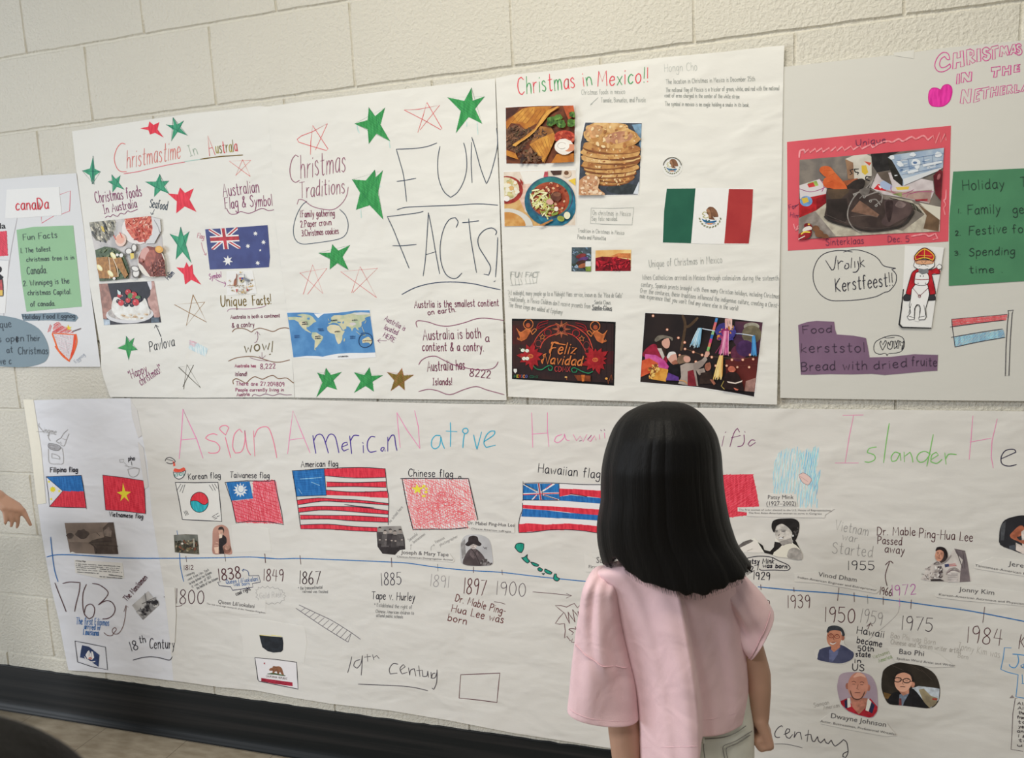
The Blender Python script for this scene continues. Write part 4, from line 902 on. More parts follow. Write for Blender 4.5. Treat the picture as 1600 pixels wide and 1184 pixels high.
    for sx, ox in ((1, 0), (-1, 1560)):
        X = lambda v: ox + sx*v; oy = 0 if sx == 1 else 28
        def L2(t): a = [float(v) for v in t.split()]; return [X(v) if i % 2 == 0 else v + oy for i, v in enumerate(a)]
        f.poly(L2('150 205 210 260 300 210 360 220 330 280 290 350 220 385 160 350 200 330'), M((176, 96, 54), 'print')).ring(X(316), 145 + oy, 66, 66, no, 1.5).ell(X(312), 160 + oy, 32, 32, M((170, 84, 52), 'print'))
        f.stroke(L2('150 205 210 260 300 210 350 250 370 290 420 240 430 220 395 210 360 250'), no, 1.4).stroke(L2('200 260 214 380 160 350 170 330'), no, 1.2).stroke(L2('430 200 470 130 590 96'), nr, 1.1).stroke(L2('430 210 490 160 585 126'), nr, 1.1).stroke(L2('440 215 500 190 550 176'), nr, 1.0)
    for cx, cy, n, r0 in ((350, 590, 11, 200), (1250, 640, 13, 210)):
        for k in range(n):
            a = 2*PI*k/n + 0.3; rr = r0*(0.75 + 0.25*((k*7) % 3)/2)
            f.poly([cx + 60*math.cos(a+0.6), cy + 60*math.sin(a+0.6), cx + rr*0.7*math.cos(a+0.28), cy + rr*0.7*math.sin(a+0.28), cx + rr*math.cos(a+0.05), cy + rr*math.sin(a+0.05), cx + rr*0.65*math.cos(a-0.25), cy + rr*0.65*math.sin(a-0.25), cx + 60*math.cos(a-0.6), cy + 60*math.sin(a-0.6)], nr)
        f.ell(cx, cy, 90, 84, M((150, 32, 40), 'print')).ring(cx - 5, cy, 36, 24, no, 1.2).ring(cx, cy, 18, 12, no, 0.9)
    for x, y in ((238, 508), (298, 514), (254, 622), (300, 622)):
        f.ell(x, y, 27, 24, M((226, 230, 220), 'print')); f.lines('%d %d %d %d' % (x - 44, y - 30, x + 30, y + 20), M((130, 170, 110), 'print'), 0.6, False)
    f.text('Feliz', 618, 552, 962, 560, 150, no, 2.6, 0.25, 0.02).text('Navidad', 510, 690, 1050, 722, 130, no, 2.6, 0.2, 0.02).lines('636 420 640 396 680 400 720 414 830 430;610 540 616 500 650 480;505 680 500 650 530 630;530 600 520 575 560 556;1030 720 1066 690', no, 2.2)
    f.text('CDMX', 682, 800, 896, 806, 70, M((176, 60, 60), 'print'), 1.3, 0, 0)
    f.lines('385 724 430 766 500 776 560 740 610 718 648 740 640 784 606 784 596 756;1210 800 1150 826 1060 800 1000 768 950 750 918 770 930 812 980 810 990 780', ng, 1.8)
    f.poly('950 850 1180 860 1180 940 1000 930', M((120, 60, 34), 'print')).poly('1050 850 1100 850 1090 940 1060 940', M((196, 110, 50), 'print')).ell(838, 880, 18, 10, M((222, 180, 110), 'print')).ell(1400, 900, 18, 16, M((222, 160, 80), 'print')).lines('1420 920 1426 970;1440 930 1460 860;1480 920 1470 850;850 890 850 916', M((170, 90, 50), 'print'), 1.0)
    f.poly('112 766 156 766 158 800 134 830 112 800', M((214, 214, 210), 'print'))
    f.text('MEXICO', 118, 884, 300, 888, 36, [ng, M((214, 180, 60), 'print'), M((190, 60, 50), 'print'), M((60, 110, 160), 'print'), no, M((70, 80, 130), 'print')], 1.5, 0, 0).text('CDMX', 336, 890, 450, 892, 34, M((40, 90, 70), 'print'), 1.2, 0, 0).build()
    # pinata party photo
    K(995, 480, 7.805)
    f = po.part('pinata_party_photo', 'printed night photo of people hitting a star piñata', lift=0.0005)
    f.poly('98 60 800 92 1542 176 1440 1096 800 992 36 914', white_card).poly('102 68 800 100 1536 184 1500 480 1430 1090 1200 1044 740 970 42 910 70 500', mk((32, 28, 30), (44, 36, 36), 12)).clip('102 68 800 98 1536 182 1430 1090 740 972 42 912')
    f.poly('1200 170 1534 186 1500 560 1300 600 1180 420', mk((92, 58, 62), (70, 44, 70), 12)).poly('1080 640 1480 600 1432 1088 1100 1020', mk((84, 34, 34), (104, 44, 40), 10)).ell(1400, 235, 96, 50, M((150, 146, 132), 'print')).ell(1400, 330, 120, 110, M((112, 104, 84), 'print')).ell(1240, 560, 96, 100, M((92, 44, 66), 'print')).ell(1320, 500, 110, 100, M((70, 44, 84), 'print')).poly('1330 900 1450 860 1430 1088 1310 1040', M((156, 120, 112), 'print'))
    f.lines('560 100 590 220 560 420 540 520;740 130 650 220 600 240', M((84, 66, 50), 'print'), 5.0)
    f.stroke('580 500 700 545 800 580 920 600 1100 616 1300 626 1480 590', M((110, 84, 62), 'print'), 0.7).stroke('960 716 1100 700 1250 710 1470 700', M((110, 60, 52), 'print'), 0.6)
    wb = M((230, 200, 180), 'print')
    for x, y in ((198, 104), (370, 272), (507, 372), (584, 428), (588, 508), (690, 545), (796, 582), (914, 608), (524, 586), (1130, 554), (1160, 640), (1292, 640), (1420, 632), (962, 712), (1096, 712), (1226, 730), (1370, 730), (720, 664), (1382, 580)): f.ell(x, y, 17, 17, M((196, 120, 90), 'print'), 0, 12).ell(x, y, 11, 11, wb, 0, 10)
    sk = M((206, 158, 142), 'print'); skd = M((150, 96, 78), 'print'); hr = M((48, 34, 30), 'print')
    f.poly('70 590 100 520 170 460 230 450 280 520 360 600 360 680 200 640', M((140, 34, 56), 'print'), True).poly('240 420 300 400 330 480 360 520 350 600 310 620 260 520', hr, True).poly('310 410 380 370 404 430 390 490 350 500 310 460', sk, True).poly('216 400 250 350 330 340 436 370 430 410 400 380 320 380 240 420', M((112, 106, 96), 'print'), True).poly('250 500 300 500 340 600 320 640', M((176, 170, 164), 'print'))
    f.poly('370 610 400 550 460 545 480 570 490 640 440 690 400 660', sk, True).poly('366 610 390 552 450 540 478 566 420 580 390 620', M((216, 214, 212), 'print'), True).poly('390 680 440 690 500 720 530 800 480 850 390 790', M((28, 26, 30), 'print')).poly('420 670 470 640 500 660 500 690 440 700', skd)
    f.poly('490 640 520 590 600 580 650 620 640 670 570 680 510 690', M((122, 100, 82), 'print'), True).poly('575 600 640 600 654 650 610 672 575 650', sk, True)
    f.poly('530 710 600 680 700 680 790 640 840 590 860 640 800 720 720 770 750 960 520 956 500 940 540 850', mk((168, 156, 148), (140, 128, 122), 40)).poly('620 780 690 760 730 960 620 960', M((124, 40, 50), 'print')).poly('820 600 840 540 880 520 890 570 860 610', sk).poly('720 760 820 740 840 800 760 830', M((150, 138, 130), 'print')).poly('840 690 890 670 905 740 860 780 830 740', skd, True).poly('780 800 900 780 960 940 900 930 760 940', M((50, 38, 34), 'print')).poly('890 880 930 880 962 930 940 950', skd)
    f.poly('100 570 230 580 340 650 390 720 370 780 250 720 100 640', mk((176, 60, 130), (204, 96, 160), 60)).poly('60 650 150 620 260 680 260 760 160 800 50 850', mk((186, 66, 42), (206, 96, 60), 60)).poly('160 800 260 730 384 760 350 930 180 920', mk((216, 158, 72), (190, 120, 44), 60)).blobs('150 700 260 700 270 780 200 840 150 900', [M((226, 190, 110), 'print'), M((190, 120, 50), 'print'), M((120, 70, 40), 'print')], 40, 8, 22)
    f.poly('386 796 510 850 516 896 350 890', M((88, 56, 128), 'print')).lines('516 890 580 900 612 930', M((200, 150, 100), 'print'), 2.0)
    for k, m in enumerate((M((70, 130, 190), 'print'), M((206, 106, 116), 'print'), M((206, 116, 96), 'print'), M((150, 196, 140), 'print'), M((60, 120, 190), 'print'), M((196, 70, 120), 'print'), M((206, 120, 96), 'print'), M((130, 180, 110), 'print'))):
        t0, t1 = k/8, (k+1)/8; xa, xb = 975 - 110*t0, 975 - 110*t1; ya, yb = 130 + 400*t0, 130 + 400*t1
        f.poly([xa - 14, ya, xa + 16, ya + 6, xb + 16, yb + 6, xb - 14, yb], m)
    f.ell(1085, 300, 120, 110, M((64, 60, 130), 'print'), 0, 14, 0.12)
    f.blobs('990 230 1180 230 1180 400 990 400', [M((206, 136, 66), 'print'), M((64, 62, 140), 'print'), M((214, 160, 90), 'print'), M((150, 60, 110), 'print')], 46, 12, 28, 0.7).ell(1080, 300, 52, 46, M((130, 40, 90), 'print'))
    def tassel(x0, y0, x1, y1, w0, w1, ms, n=16):
        for k in range(n):
            u = k/(n-1) - 0.5; f.stroke([x0 + u*w0, y0, (x0 + x1)/2 + u*(w0 + w1)/2 + random.uniform(-6, 6), (y0 + y1)/2, x1 + u*w1 + random.uniform(-8, 8), y1 + random.uniform(-26, 26)], random.choice(ms), 1.5, sub=2)
    tassel(1090, 290, 1060, 570, 60, 110, [M((206, 120, 160), 'print'), M((226, 160, 190), 'print'), M((180, 80, 130), 'print')], 20)
    tassel(1120, 140, 1120, 250, 80, 90, [M((214, 160, 160), 'print'), M((226, 190, 180), 'print')], 12)
    tassel(770, 255, 710, 470, 40, 120, [M((150, 196, 220), 'print'), M((206, 224, 230), 'print'), M((120, 170, 200), 'print')], 20)
    tassel(1030, 590, 990, 860, 40, 110, [M((226, 190, 110), 'print'), M((206, 150, 80), 'print'), M((236, 210, 150), 'print')], 22)
    tassel(1425, 345, 1425, 590, 30, 60, [M((60, 120, 180), 'print'), M((80, 150, 204), 'print')], 12)
    f.lines('800 260 860 272 950 286;1210 320 1300 328 1420 346', M((196, 206, 220), 'print'), 1.8).lines('1205 318 1290 332', M((60, 90, 150), 'print'), 1.2).stroke('1030 450 960 556', M((140, 50, 90), 'print'), 1.4)
    f.ell(1156, 756, 46, 40, M((196, 110, 90), 'print'), 0, 14, 0.1).poly('1100 800 1200 790 1260 860 1300 1040 1080 1010 1060 900', M((40, 28, 28), 'print'), True).poly('1100 900 1200 920 1290 890 1280 910 1200 935 1110 918', M((220, 206, 196), 'print')).poly('1180 980 1240 1000 1220 1036', M((196, 110, 90), 'print')).lines('1030 960 1060 900;1040 970 1086 1020', M((170, 150, 80), 'print'), 2.0).build()
fun_facts(); mexico()
# ------------------------------------------------------------------ Netherlands board
def netherlands():
    po = Poster('netherlands_poster', 'white foam board Christmas in the Netherlands with red framed shoe photo at the right edge', 'poster', 1400, 90, 0.008, 0.002)
    K(0, 0, 1)
    board = paper_mat('foam_board', (206, 205, 198), 0.06, 0.12)
    po.slab('board', '1220 105 1300 96 1395 86 1475 75 1600 63 1850 28 1850 632 1600 626.5 1400 624.5 1300 623 1219 621.5 1218.5 400', board, 0.0, 0.005)
    K(1200, 0, 4)
    po.slab('tape_strip', '784 330 912 312 912 366 790 348', M((212, 211, 204), 'print'), 0.0006, 0.0002, 'strip of clear tape on the top edge')
    K(1200, 60, 4)
    mg = M((204, 52, 142)); t = po.part('title_lettering', 'pink outlined title letters')
    t.lines('1136 130 1126 96 1092 88 1058 120 1042 170 1062 204 1100 206 1140 180 1136 158 1112 176 1084 182 1072 160 1082 128 1104 112 1120 132 1136 130', mg, 1.5)
    t.lines('1158 92 1154 192 1176 186 1178 152 1204 146 1202 178 1226 172 1220 76 1200 80 1202 118 1180 124 1182 88 1158 92;1240 72 1244 168 1260 164 1260 134 1278 156 1298 142 1272 120 1288 104 1286 76 1264 66 1240 72;1262 84 1274 88 1274 102 1262 108 1262 84;1306 66 1306 148 1330 142 1326 62 1306 66', mg, 1.4, False)
    t.lines('1384 66 1366 54 1344 64 1340 84 1352 100 1368 104 1366 118 1346 112 1340 126 1360 140 1384 130 1392 108 1384 92 1364 86 1362 76 1378 78 1384 66', mg, 1.3)
    t.lines('1396 52 1390 70 1404 68 1402 132 1420 128 1418 66 1440 60 1438 42 1396 52;1452 50 1446 114 1462 112 1464 82 1476 98 1484 80 1496 106 1508 102 1496 44 1482 48 1476 66 1466 46 1452 50;1528 38 1504 104 1522 100 1528 88 1540 86 1544 96 1558 92 1544 34 1528 38;1532 58 1538 74 1528 76 1532 58', mg, 1.3, False)
    t.lines('1584 44 1570 32 1552 40 1550 58 1562 70 1572 74 1568 88 1552 80 1548 92 1564 104 1582 98 1588 80 1578 62 1566 56 1568 46 1580 52 1584 44', mg, 1.3)
    t.build(); t = po.part('title_lettering', 'pink outlined word IN')
    t.lines('1182 224 1178 286 1194 282 1196 220 1182 224;1208 216 1206 276 1222 274 1224 244 1246 270 1270 266 1274 208 1258 210 1254 244 1232 212 1208 216', mg, 1.7, False)
    t.build(); t = po.part('title_lettering', 'pink outlined word THE')
    t.lines('1396 182 1396 206 1416 204 1410 244 1430 240 1432 200 1452 196 1452 174 1396 182;1466 176 1464 232 1478 230 1480 208 1502 204 1502 228 1516 226 1518 168 1504 170 1502 188 1482 192 1480 174 1466 176;1576 162 1540 168 1536 212 1574 206 1574 194 1554 196 1556 188 1572 184 1572 176 1556 178 1576 162', mg, 1.7, False)
    t.build(); t = po.part('title_lettering', 'pink outlined letters of the country name')
    t.lines('1212 322 1200 404 1220 408 1224 362 1246 404 1264 400 1272 314 1254 316 1248 364 1228 320 1212 322;1294 318 1284 402 1322 388 1322 376 1300 382 1304 356 1320 350 1320 340 1306 344 1308 332 1330 324 1330 312 1294 318;1334 312 1334 328 1350 326 1346 380 1362 376 1366 320 1382 316 1382 302 1334 312;1394 306 1388 370 1402 366 1406 340 1424 334 1420 360 1434 356 1440 298 1426 300 1424 322 1408 326 1410 304 1394 306;1452 300 1448 356 1478 348 1480 338 1462 342 1464 328 1478 324 1478 314 1464 318 1466 308 1484 302 1484 294 1452 300;1494 294 1490 348 1502 346 1504 326 1520 344 1532 338 1516 318 1528 308 1522 290 1494 294;1542 290 1540 342 1572 334 1572 324 1554 328 1556 288 1542 290;1600 290 1578 334 1592 332 1600 318', mg, 1.2, False)
    t.text('NDS', 1616, 326, 1720, 306, 44, mg, 1.3).build()
    po.part('heart_drawing', 'pink marker heart').poly('1056 310 1024 312 1006 340 1004 386 1020 418 1060 426 1100 420 1134 390 1150 340 1146 304 1124 288 1096 296 1080 322', M((206, 44, 144), 'marker'), True).lines('1056 310 1024 312 1006 340 1004 386 1020 418 1060 426 1100 420 1134 390 1150 340 1146 304 1124 288 1096 296 1080 322 1056 310', M((196, 40, 136)), 1.6).build()
    # red card with the shoe photo
    K(1225, 195, 5.9208)
    red = M((210, 88, 100), 'paper', (204, 84, 96), 12)
    cd = po.slab('red_card', '28 158 700 88 1544 8 1520 1078 900 1116 36 1164', red, 0.0006, label='red paper card framing the shoe photo')
    p = po.part('handwriting', 'pale crayon scribble along the card', parent=cd, lift=0.0014); pu = M((110, 58, 88)); lp = M((224, 128, 134), 'crayon')
    p.stroke('140 300 150 240 190 230 185 260 230 225 240 255 290 220 300 250 350 215 360 250 420 212 430 245 480 205 490 240 540 200 560 236 620 196 640 230 700 190 720 222 800 180 820 210 880 170 960 150 1000 160 1060 130 1100 150 1180 110 1220 130 1290 100 1330 140 1380 100 1400 170 1440 70 1450 160 1490 80 1500 140', lp, 3.4)
    p.stroke('1500 600 1496 680 1480 700 1496 740 1478 770 1490 830', lp, 2.4).stroke('90 920 100 960 130 930 110 980 130 960', lp, 3.0).stroke('1180 1030 1300 1010 1340 1030 1400 1004 1420 1050 1380 1060', lp, 3.0)
    p = p.next('dark word Unique'); p.text('Unique', 668, 196, 940, 160, 56, pu, 1.4, 0.1, 0.08); p = p.next('dark red word'); p.text('Sinterklaas', 388, 1114, 736, 1098, 62, M((128, 60, 84)), 1.4); p = p.next('dark red date'); p.text('Dec. 5', 962, 1084, 1156, 1080, 56, M((128, 60, 84)), 1.4)
    p = p.next('small note on the left margin'); p.text('For', 50, 782, 116, 770, 44, pu, 1.1).text('Him', 56, 852, 138, 862, 44, pu, 1.1).lines('102 760 130 736 220 690', pu, 1.1).build()
    f = po.part('shoe_photo', 'printed photo of a brown shoe holding carrots among wrapped parcels', parent=cd, lift=0.0016)
    mk = lambda a, b, s=60: M(a, 'print', b, s)
    f.clip('144 324 1482 212 1440 986 134 1062').poly('144 324 700 262 1482 212 1452 700 1440 986 900 1010 134 1062 138 700', mk((128, 120, 112), (104, 98, 92), 24))
    f.poly('144 324 600 272 580 500 380 500 140 560', mk((112, 106, 102), (132, 124, 116), 40)).poly('800 256 1090 238 960 300 980 420 860 440 820 380', M((44, 42, 42), 'print'))
    f.poly('270 800 400 700 700 900 1100 980 1300 830 1180 700 940 660 1250 740 1446 760 1440 986 900 1010 560 1030 480 1030 330 900', mk((190, 184, 168), (164, 156, 142), 70)).poly('1240 730 1440 880 1430 986 1290 960 1320 840', mk((120, 96, 74), (98, 78, 60), 40))
    f.poly('1250 720 1448 760 1444 880 1340 800', M((206, 202, 188), 'print'))
    f.poly('134 850 290 800 480 1030 134 1062', mk((150, 142, 136), (120, 112, 106), 50))
    # packages at left
    f.poly('142 560 330 500 394 560 398 640 150 700', M((206, 200, 202), 'print')).poly('220 540 300 515 320 560 240 580', M((150, 178, 90), 'print')).poly('215 550 270 530 290 570 230 580', M((190, 60, 60), 'print')).lines('140 590 240 620 330 600 392 570;330 500 370 560 350 620', M((150, 60, 120), 'print'), 1.2).poly('140 690 400 636 394 700 300 790 140 860', M((166, 34, 40), 'print')).ell(205, 706, 58, 48, M((110, 150, 196), 'print'), 0).poly('160 680 215 670 230 710 180 730', M((206, 176, 70), 'print')).poly('300 680 396 640 394 720 300 790', M((128, 24, 32), 'print'))
    # bag
    f.poly('566 316 650 280 640 262 740 258 808 294 812 470 770 490 740 520 640 500 600 400 600 350', mk((206, 202, 192), (190, 184, 172), 40)).poly('566 316 640 350 650 500 590 500 580 400', mk((150, 118, 92), (130, 100, 80), 40)).poly('716 376 760 374 780 440 750 464 720 440', M((206, 176, 66), 'print')).poly('740 336 808 350 790 378', M((190, 80, 60), 'print')).lines('690 408 650 410 660 436 690 440 680 460;640 410 610 420 630 450 610 462;800 480 760 476 756 500 790 516', M((40, 38, 40), 'print'), 2.2)
    # carton behind the shoe
    f.poly('860 450 1000 440 1380 520 1388 620 1340 726 1090 670 900 640 800 580', mk((206, 198, 200), (186, 176, 178), 40)).poly('900 600 1090 620 1370 600 1350 722 1100 670', mk((176, 150, 140), (150, 120, 116), 40)).poly('830 590 870 548 962 564 940 610 880 606', M((190, 42, 50), 'print')).poly('870 560 930 566 890 590', M((226, 220, 220), 'print')).ell(945, 560, 60, 40, M((160, 176, 206), 'print'), 20).poly('1030 576 1160 570 1150 596 1050 604', M((216, 186, 80), 'print')).lines('990 560 1000 620 1100 640 1200 600;1150 640 1130 670;1160 640 1240 620 1384 620', M((160, 56, 116), 'print'), 1.2).poly('1210 690 1330 684 1326 704 1220 706', M((150, 50, 60), 'print')).poly('1000 640 1090 626 1090 668', M((130, 140, 90), 'print')).poly('860 440 960 430 1000 560 900 500', mk((110, 98, 88), (90, 80, 72), 40))
    # blue and white parcel
    f.poly('960 300 1000 280 1480 212 1470 400 1100 560 1040 480', mk((146, 166, 190), (176, 190, 204), 50)).poly('960 300 1000 330 1100 510 1096 570 1010 500 970 380', M((44, 42, 38), 'print'))
    wv = M((214, 220, 226), 'print'); db = M((92, 118, 156), 'print')
    for k in range(26):
        x = random.uniform(1020, 1420); y = 300 + (1480 - x)*0.05 + random.uniform(0, 150); a = random.uniform(20, 60)
        if y < 470 - (x - 1100)*0.2 or x < 1150: f.poly([x, y, x + a, y - a*0.16, x + a + 4, y + 6 - a*0.16, x + 4, y + 8], random.choice([wv, db, wv]))
    f.ell(1220, 350, 42, 36, wv, 0, 14, 0.12).ell(1232, 384, 22, 26, wv).ell(1212, 350, 20, 12, db).ell(1000, 300, 24, 20, wv, 0, 10, 0.2).ell(1075, 362, 34, 22, wv, 30, 10, 0.2).ell(1430, 276, 34, 26, wv, 0, 10, 0.2).ell(1190, 276, 30, 18, wv, 0, 10, 0.2)
    f.lines('1050 330 1480 262;1060 400 1470 330;1090 460 1460 392;1150 320 1160 410;1290 290 1300 380;1370 280 1376 360', db, 0.9, False).poly('1280 366 1460 330 1464 350 1290 388', wv).poly('1140 430 1240 410 1244 430 1150 452', wv).poly('1100 500 1470 390 1440 420 1110 560', M((206, 210, 214), 'print'))
    f.poly('1380 470 1440 410 1466 430 1450 700 1400 640', mk((112, 40, 46), (84, 28, 36), 30)).ell(1432, 480, 14, 30, M((150, 90, 92), 'print'), 20)
    # carrots
    f.poly('330 430 340 392 384 380 430 392 470 440 560 540 584 590 540 600 470 520 390 486', M((196, 92, 48), 'print', (206, 108, 60), 60), True).poly('360 540 372 496 420 484 470 506 540 548 582 592 500 600 430 590 380 574', M((206, 100, 54), 'print', (190, 84, 44), 60), True).lines('372 424 440 420;420 470 470 450;400 540 450 520', M((168, 74, 38), 'print'), 0.8)
    f.poly('540 520 680 494 700 520 600 580', M((150, 84, 56), 'print')).poly('580 580 640 520 720 496 750 530 700 600', M((48, 42, 40), 'print'), True)
    # shoe
    ld = mk((58, 48, 46), (74, 62, 58), 40)
    f.poly('396 594 480 598 600 590 720 596 800 600 900 660 930 690 1060 696 1150 720 1190 760 1200 800 1160 870 1080 930 960 976 820 990 700 970 560 940 430 900 376 850 390 760', ld, True)
    f.poly('400 596 600 592 600 620 520 690 440 690 404 640', mk((96, 78, 62), (80, 66, 54), 40)).poly('396 690 580 680 600 860 560 900 400 860', mk((44, 38, 36), (54, 46, 44), 40)).poly('620 800 700 700 760 740 880 830 860 856 620 800', M((118, 90, 76), 'print'))
    f.poly('930 700 1060 696 1150 720 1186 760 1150 840 1040 900 960 940 900 900 940 820', mk((92, 76, 74), (76, 62, 62), 30), True).poly('940 716 1000 700 1010 760 980 900 950 850', M((56, 44, 44), 'print'), True).poly('1060 704 1130 730 1090 770 1030 750', M((120, 104, 102), 'print'), True)
    f.stroke('376 850 460 900 600 938 760 980 900 976 1040 950 1130 900 1200 800', M((52, 48, 46), 'print'), 4.0).stroke('390 830 560 900 760 950 960 950 1090 900 1170 820', M((82, 74, 70), 'print'), 0.9)
    f.stroke('620 850 760 836 870 852', M((110, 98, 92), 'print'), 0.8)
    lc = M((138, 132, 128), 'print'); f.lines('690 620 640 680 600 760 588 840 610 910 650 960 720 1000;640 640 740 600 830 500;760 640 800 560 830 480;700 610 740 660 800 640 880 620 910 660 900 720;790 700 850 690 890 740;740 640 700 680;850 740 900 700', lc, 2.3).poly('700 600 790 580 780 640 720 650', M((112, 106, 102), 'print'), True)
    for x, y in ((656, 648), (742, 666), (800, 706), (852, 748)): f.ell(x, y, 13, 11, M((176, 172, 168), 'print')).ell(x, y, 7, 6, M((40, 36, 36), 'print'))
    # sweets
    f.ell(224, 938, 40, 28, M((120, 30, 34), 'print'), 20).ell(230, 920, 10, 8, M((214, 180, 70), 'print')).ell(215, 966, 46, 26, M((220, 212, 206), 'print'), -20).poly('150 1000 250 970 240 1040 150 1062 134 1030', M((140, 34, 40), 'print'), True).stroke('160 1010 190 990 240 994', M((226, 206, 80), 'print'), 2.6).stroke('136 1056 190 1030', M((222, 214, 206), 'print'), 2.4)
    for x, y, a in ((296, 960, 34), (326, 1006, 42), (380, 1036, 34)): f.ell(x, y, a, a*0.85, mk((122, 84, 60), (104, 70, 50), 40), 20, 16)
    f.build()
    # green note
    K(1200, 60, 4)
    gn = po.slab('green_card', '1158 832 1600 812 1960 796 1960 1510 1600 1516 1130 1546 1134 1120', M((78, 134, 98), 'paper', (74, 128, 94), 15), 0.0010, label='dark green paper note')
    p = po.part('handwriting', parent=gn, lift=0.0018); k = M((42, 58, 52)); K(1200, 60, 4)
    p.text('Holiday', 1218, 950, 1476, 934, 62, k, 1.4, 0, 0.07); p = p.next(); p.text('Traditions', 1580, 926, 1900, 910, 62, k, 1.4); p = p.next(); p.text('1.', 1188, 1092, 1206, 1092, 26, k, 1.4); p = p.next(); p.text('Family', 1250, 1100, 1450, 1092, 60, k, 1.4, 0, 0.07); p = p.next(); p.text('ge', 1532, 1096, 1598, 1092, 56, k, 1.4)
    K(1200, 340, 3.9475)
    p = p.next(); p.text('2.', 1156, 110, 1186, 108, 28, k, 1.4); p = p.next(); p.text('Festive', 1240, 108, 1470, 92, 56, k, 1.4, 0.1, 0.06); p = p.next(); p.text('fo', 1510, 96, 1572, 90, 52, k, 1.4); p = p.next(); p.text('3.', 1152, 232, 1186, 228, 26, k, 1.3); p = p.next(); p.text('Spending', 1240, 236, 1520, 228, 50, k, 1.4, 0.08, 0.06); p = p.next(); p.text('time .', 1242, 342, 1446, 338, 44, k, 1.4, 0, 0.06).build()
    # speech bubble etc.
    p = po.part('handwriting', 'black speech bubble with a Dutch greeting'); k = M((48, 48, 60))
    p.stroke('466 212 520 198 580 204 640 226 680 254 710 294 750 306 788 312 762 318 790 350 788 400 760 440 740 456 720 460 660 488 560 506 460 512 380 508 320 470 286 410 278 340 300 270 340 226 400 206 466 202 520 212', k, 1.4)
    p.lines('356 264 392 322 408 312 420 236;430 262 434 318;434 284 448 268 462 270;478 290 472 308 484 316 498 304 496 284 482 282;516 248 512 308;534 270 536 306;554 268 560 310 544 334 524 336;566 242 570 304;590 262 570 282 596 302', k, 1.7)
    p.text('Kerstfeest!!', 418, 456, 770, 420, 82, k, 1.8, 0.05, 0.05).build()
    # bishop on a white horse card
    cd = po.slab('bishop_card', '846 172 980 176 1086 184 1064 330 1036 480 1008 680 826 676 804 660 818 560 832 440', white_card, 0.0025, 0.0006, 'white cut-out card with a bishop in red riding a white horse')
    p = po.part('bishop_print', parent=cd, lift=0.0033); ko = M((34, 32, 34)); wr = M((232, 232, 230), 'print'); rd = M((176, 36, 44), 'print'); yl = M((222, 186, 70), 'print'); fl = M((216, 164, 128), 'print')
    p.poly('804 660 818 560 832 440 838 440 826 560 814 654 830 672 1006 678 1006 684 824 680', M((40, 40, 44)))
    def pl(t, m, w=1.3, sm=True): p.poly(t, m, sm); a = [float(v) for v in t.split()]; p.stroke(a, ko, w, sm, True)
    pl('896 330 940 310 1000 322 1050 304 1060 346 1010 350 1030 440 1034 470 1000 480 980 430 900 430 880 480 850 470 866 410 884 350', rd)
    pl('1040 300 1056 286 1072 298 1066 316 1046 318', wr, 1.1); pl('848 472 884 478 872 510 838 510 836 490', M((54, 54, 58))); pl('1000 476 1026 472 1034 506 990 510 984 490', M((54, 54, 58)))
    pl('880 500 886 440 910 410 920 390 974 390 986 420 996 470 984 520 972 560 976 612 966 628 928 630 934 600 938 550 920 536 904 560 902 626 870 630 858 612 880 586 872 540', wr, 1.3, False)
    p.poly('914 560 936 560 930 640 902 634', white_card); p.lines('904 628 906 560 918 536 934 540 940 570 930 626;884 530 868 590;962 540 972 600;862 606 900 616;930 614 974 606', ko, 1.2)
    pl('904 380 914 340 946 336 984 344 994 380 982 410 946 418 906 408', wr, 1.2); p.stroke('898 378 946 382 992 380', M((130, 40, 50)), 1.3).ell(940, 360, 3, 4, ko).ell(958, 360, 3, 4, ko).ell(926, 404, 3, 3, ko).ell(972, 404, 3, 3, ko)
    p.lines('890 430 934 484 990 432', M((110, 30, 44)), 1.2).ring(934, 484, 7, 9, M((110, 30, 44)), 1.1)
    pl('902 280 920 262 1010 262 1026 282 1020 304 980 322 930 318 900 300', wr, 1.1); pl('916 262 1014 262 1016 284 960 290 914 284', fl, 0.9); p.poly('930 312 962 318 988 312 990 340 950 350 928 336', M((120, 122, 126), 'print'))
    p.lines('944 296 958 286 976 296;940 296 930 300;978 296 990 300;946 270 954 276;966 276 976 270', ko, 0.9)
    pl('902 238 930 204 966 186 1006 206 1030 238 1020 270 966 252 908 268', rd); p.lines('908 238 934 210 966 194 1002 212 1024 238 1016 262 966 246 912 260 908 238;966 190 964 250', yl, 1.7).lines('930 232 1010 236', yl, 1.5).build()
    # Dutch flag drawing
    p = po.part('flag_drawing', 'red, white and blue crayon flag on a drawn pole'); k = M((46, 44, 56)); rc = M((206, 72, 80), 'crayon'); bc = M((140, 182, 208), 'crayon')
    p.hatch('1136 628 1300 612 1476 598 1470 632 1300 650 1138 670', M((214, 96, 100), 'crayon'), -6, 1.3, 1.3).hatch('1136 628 1300 612 1476 598 1470 632 1300 650 1138 670', rc, 60, 2.0, 1.0).hatch('1146 736 1300 714 1450 690 1462 738 1300 762 1152 796', bc, -20, 1.5, 1.4).hatch('1146 736 1300 714 1450 690 1462 738 1300 762 1152 796', M((120, 166, 200), 'crayon'), -50, 3.0, 1.0)
    p.lines('1134 626 1476 596;1132 628 1138 680 1146 740 1154 798;1124 674 1300 650 1454 632;1130 738 1300 708 1446 686;1152 798 1300 766 1462 738', k, 1.3).lines('1480 574 1514 570 1506 590 1494 760 1486 974 1464 976 1468 800 1476 660 1484 590 1480 574', k, 1.5, False).build()
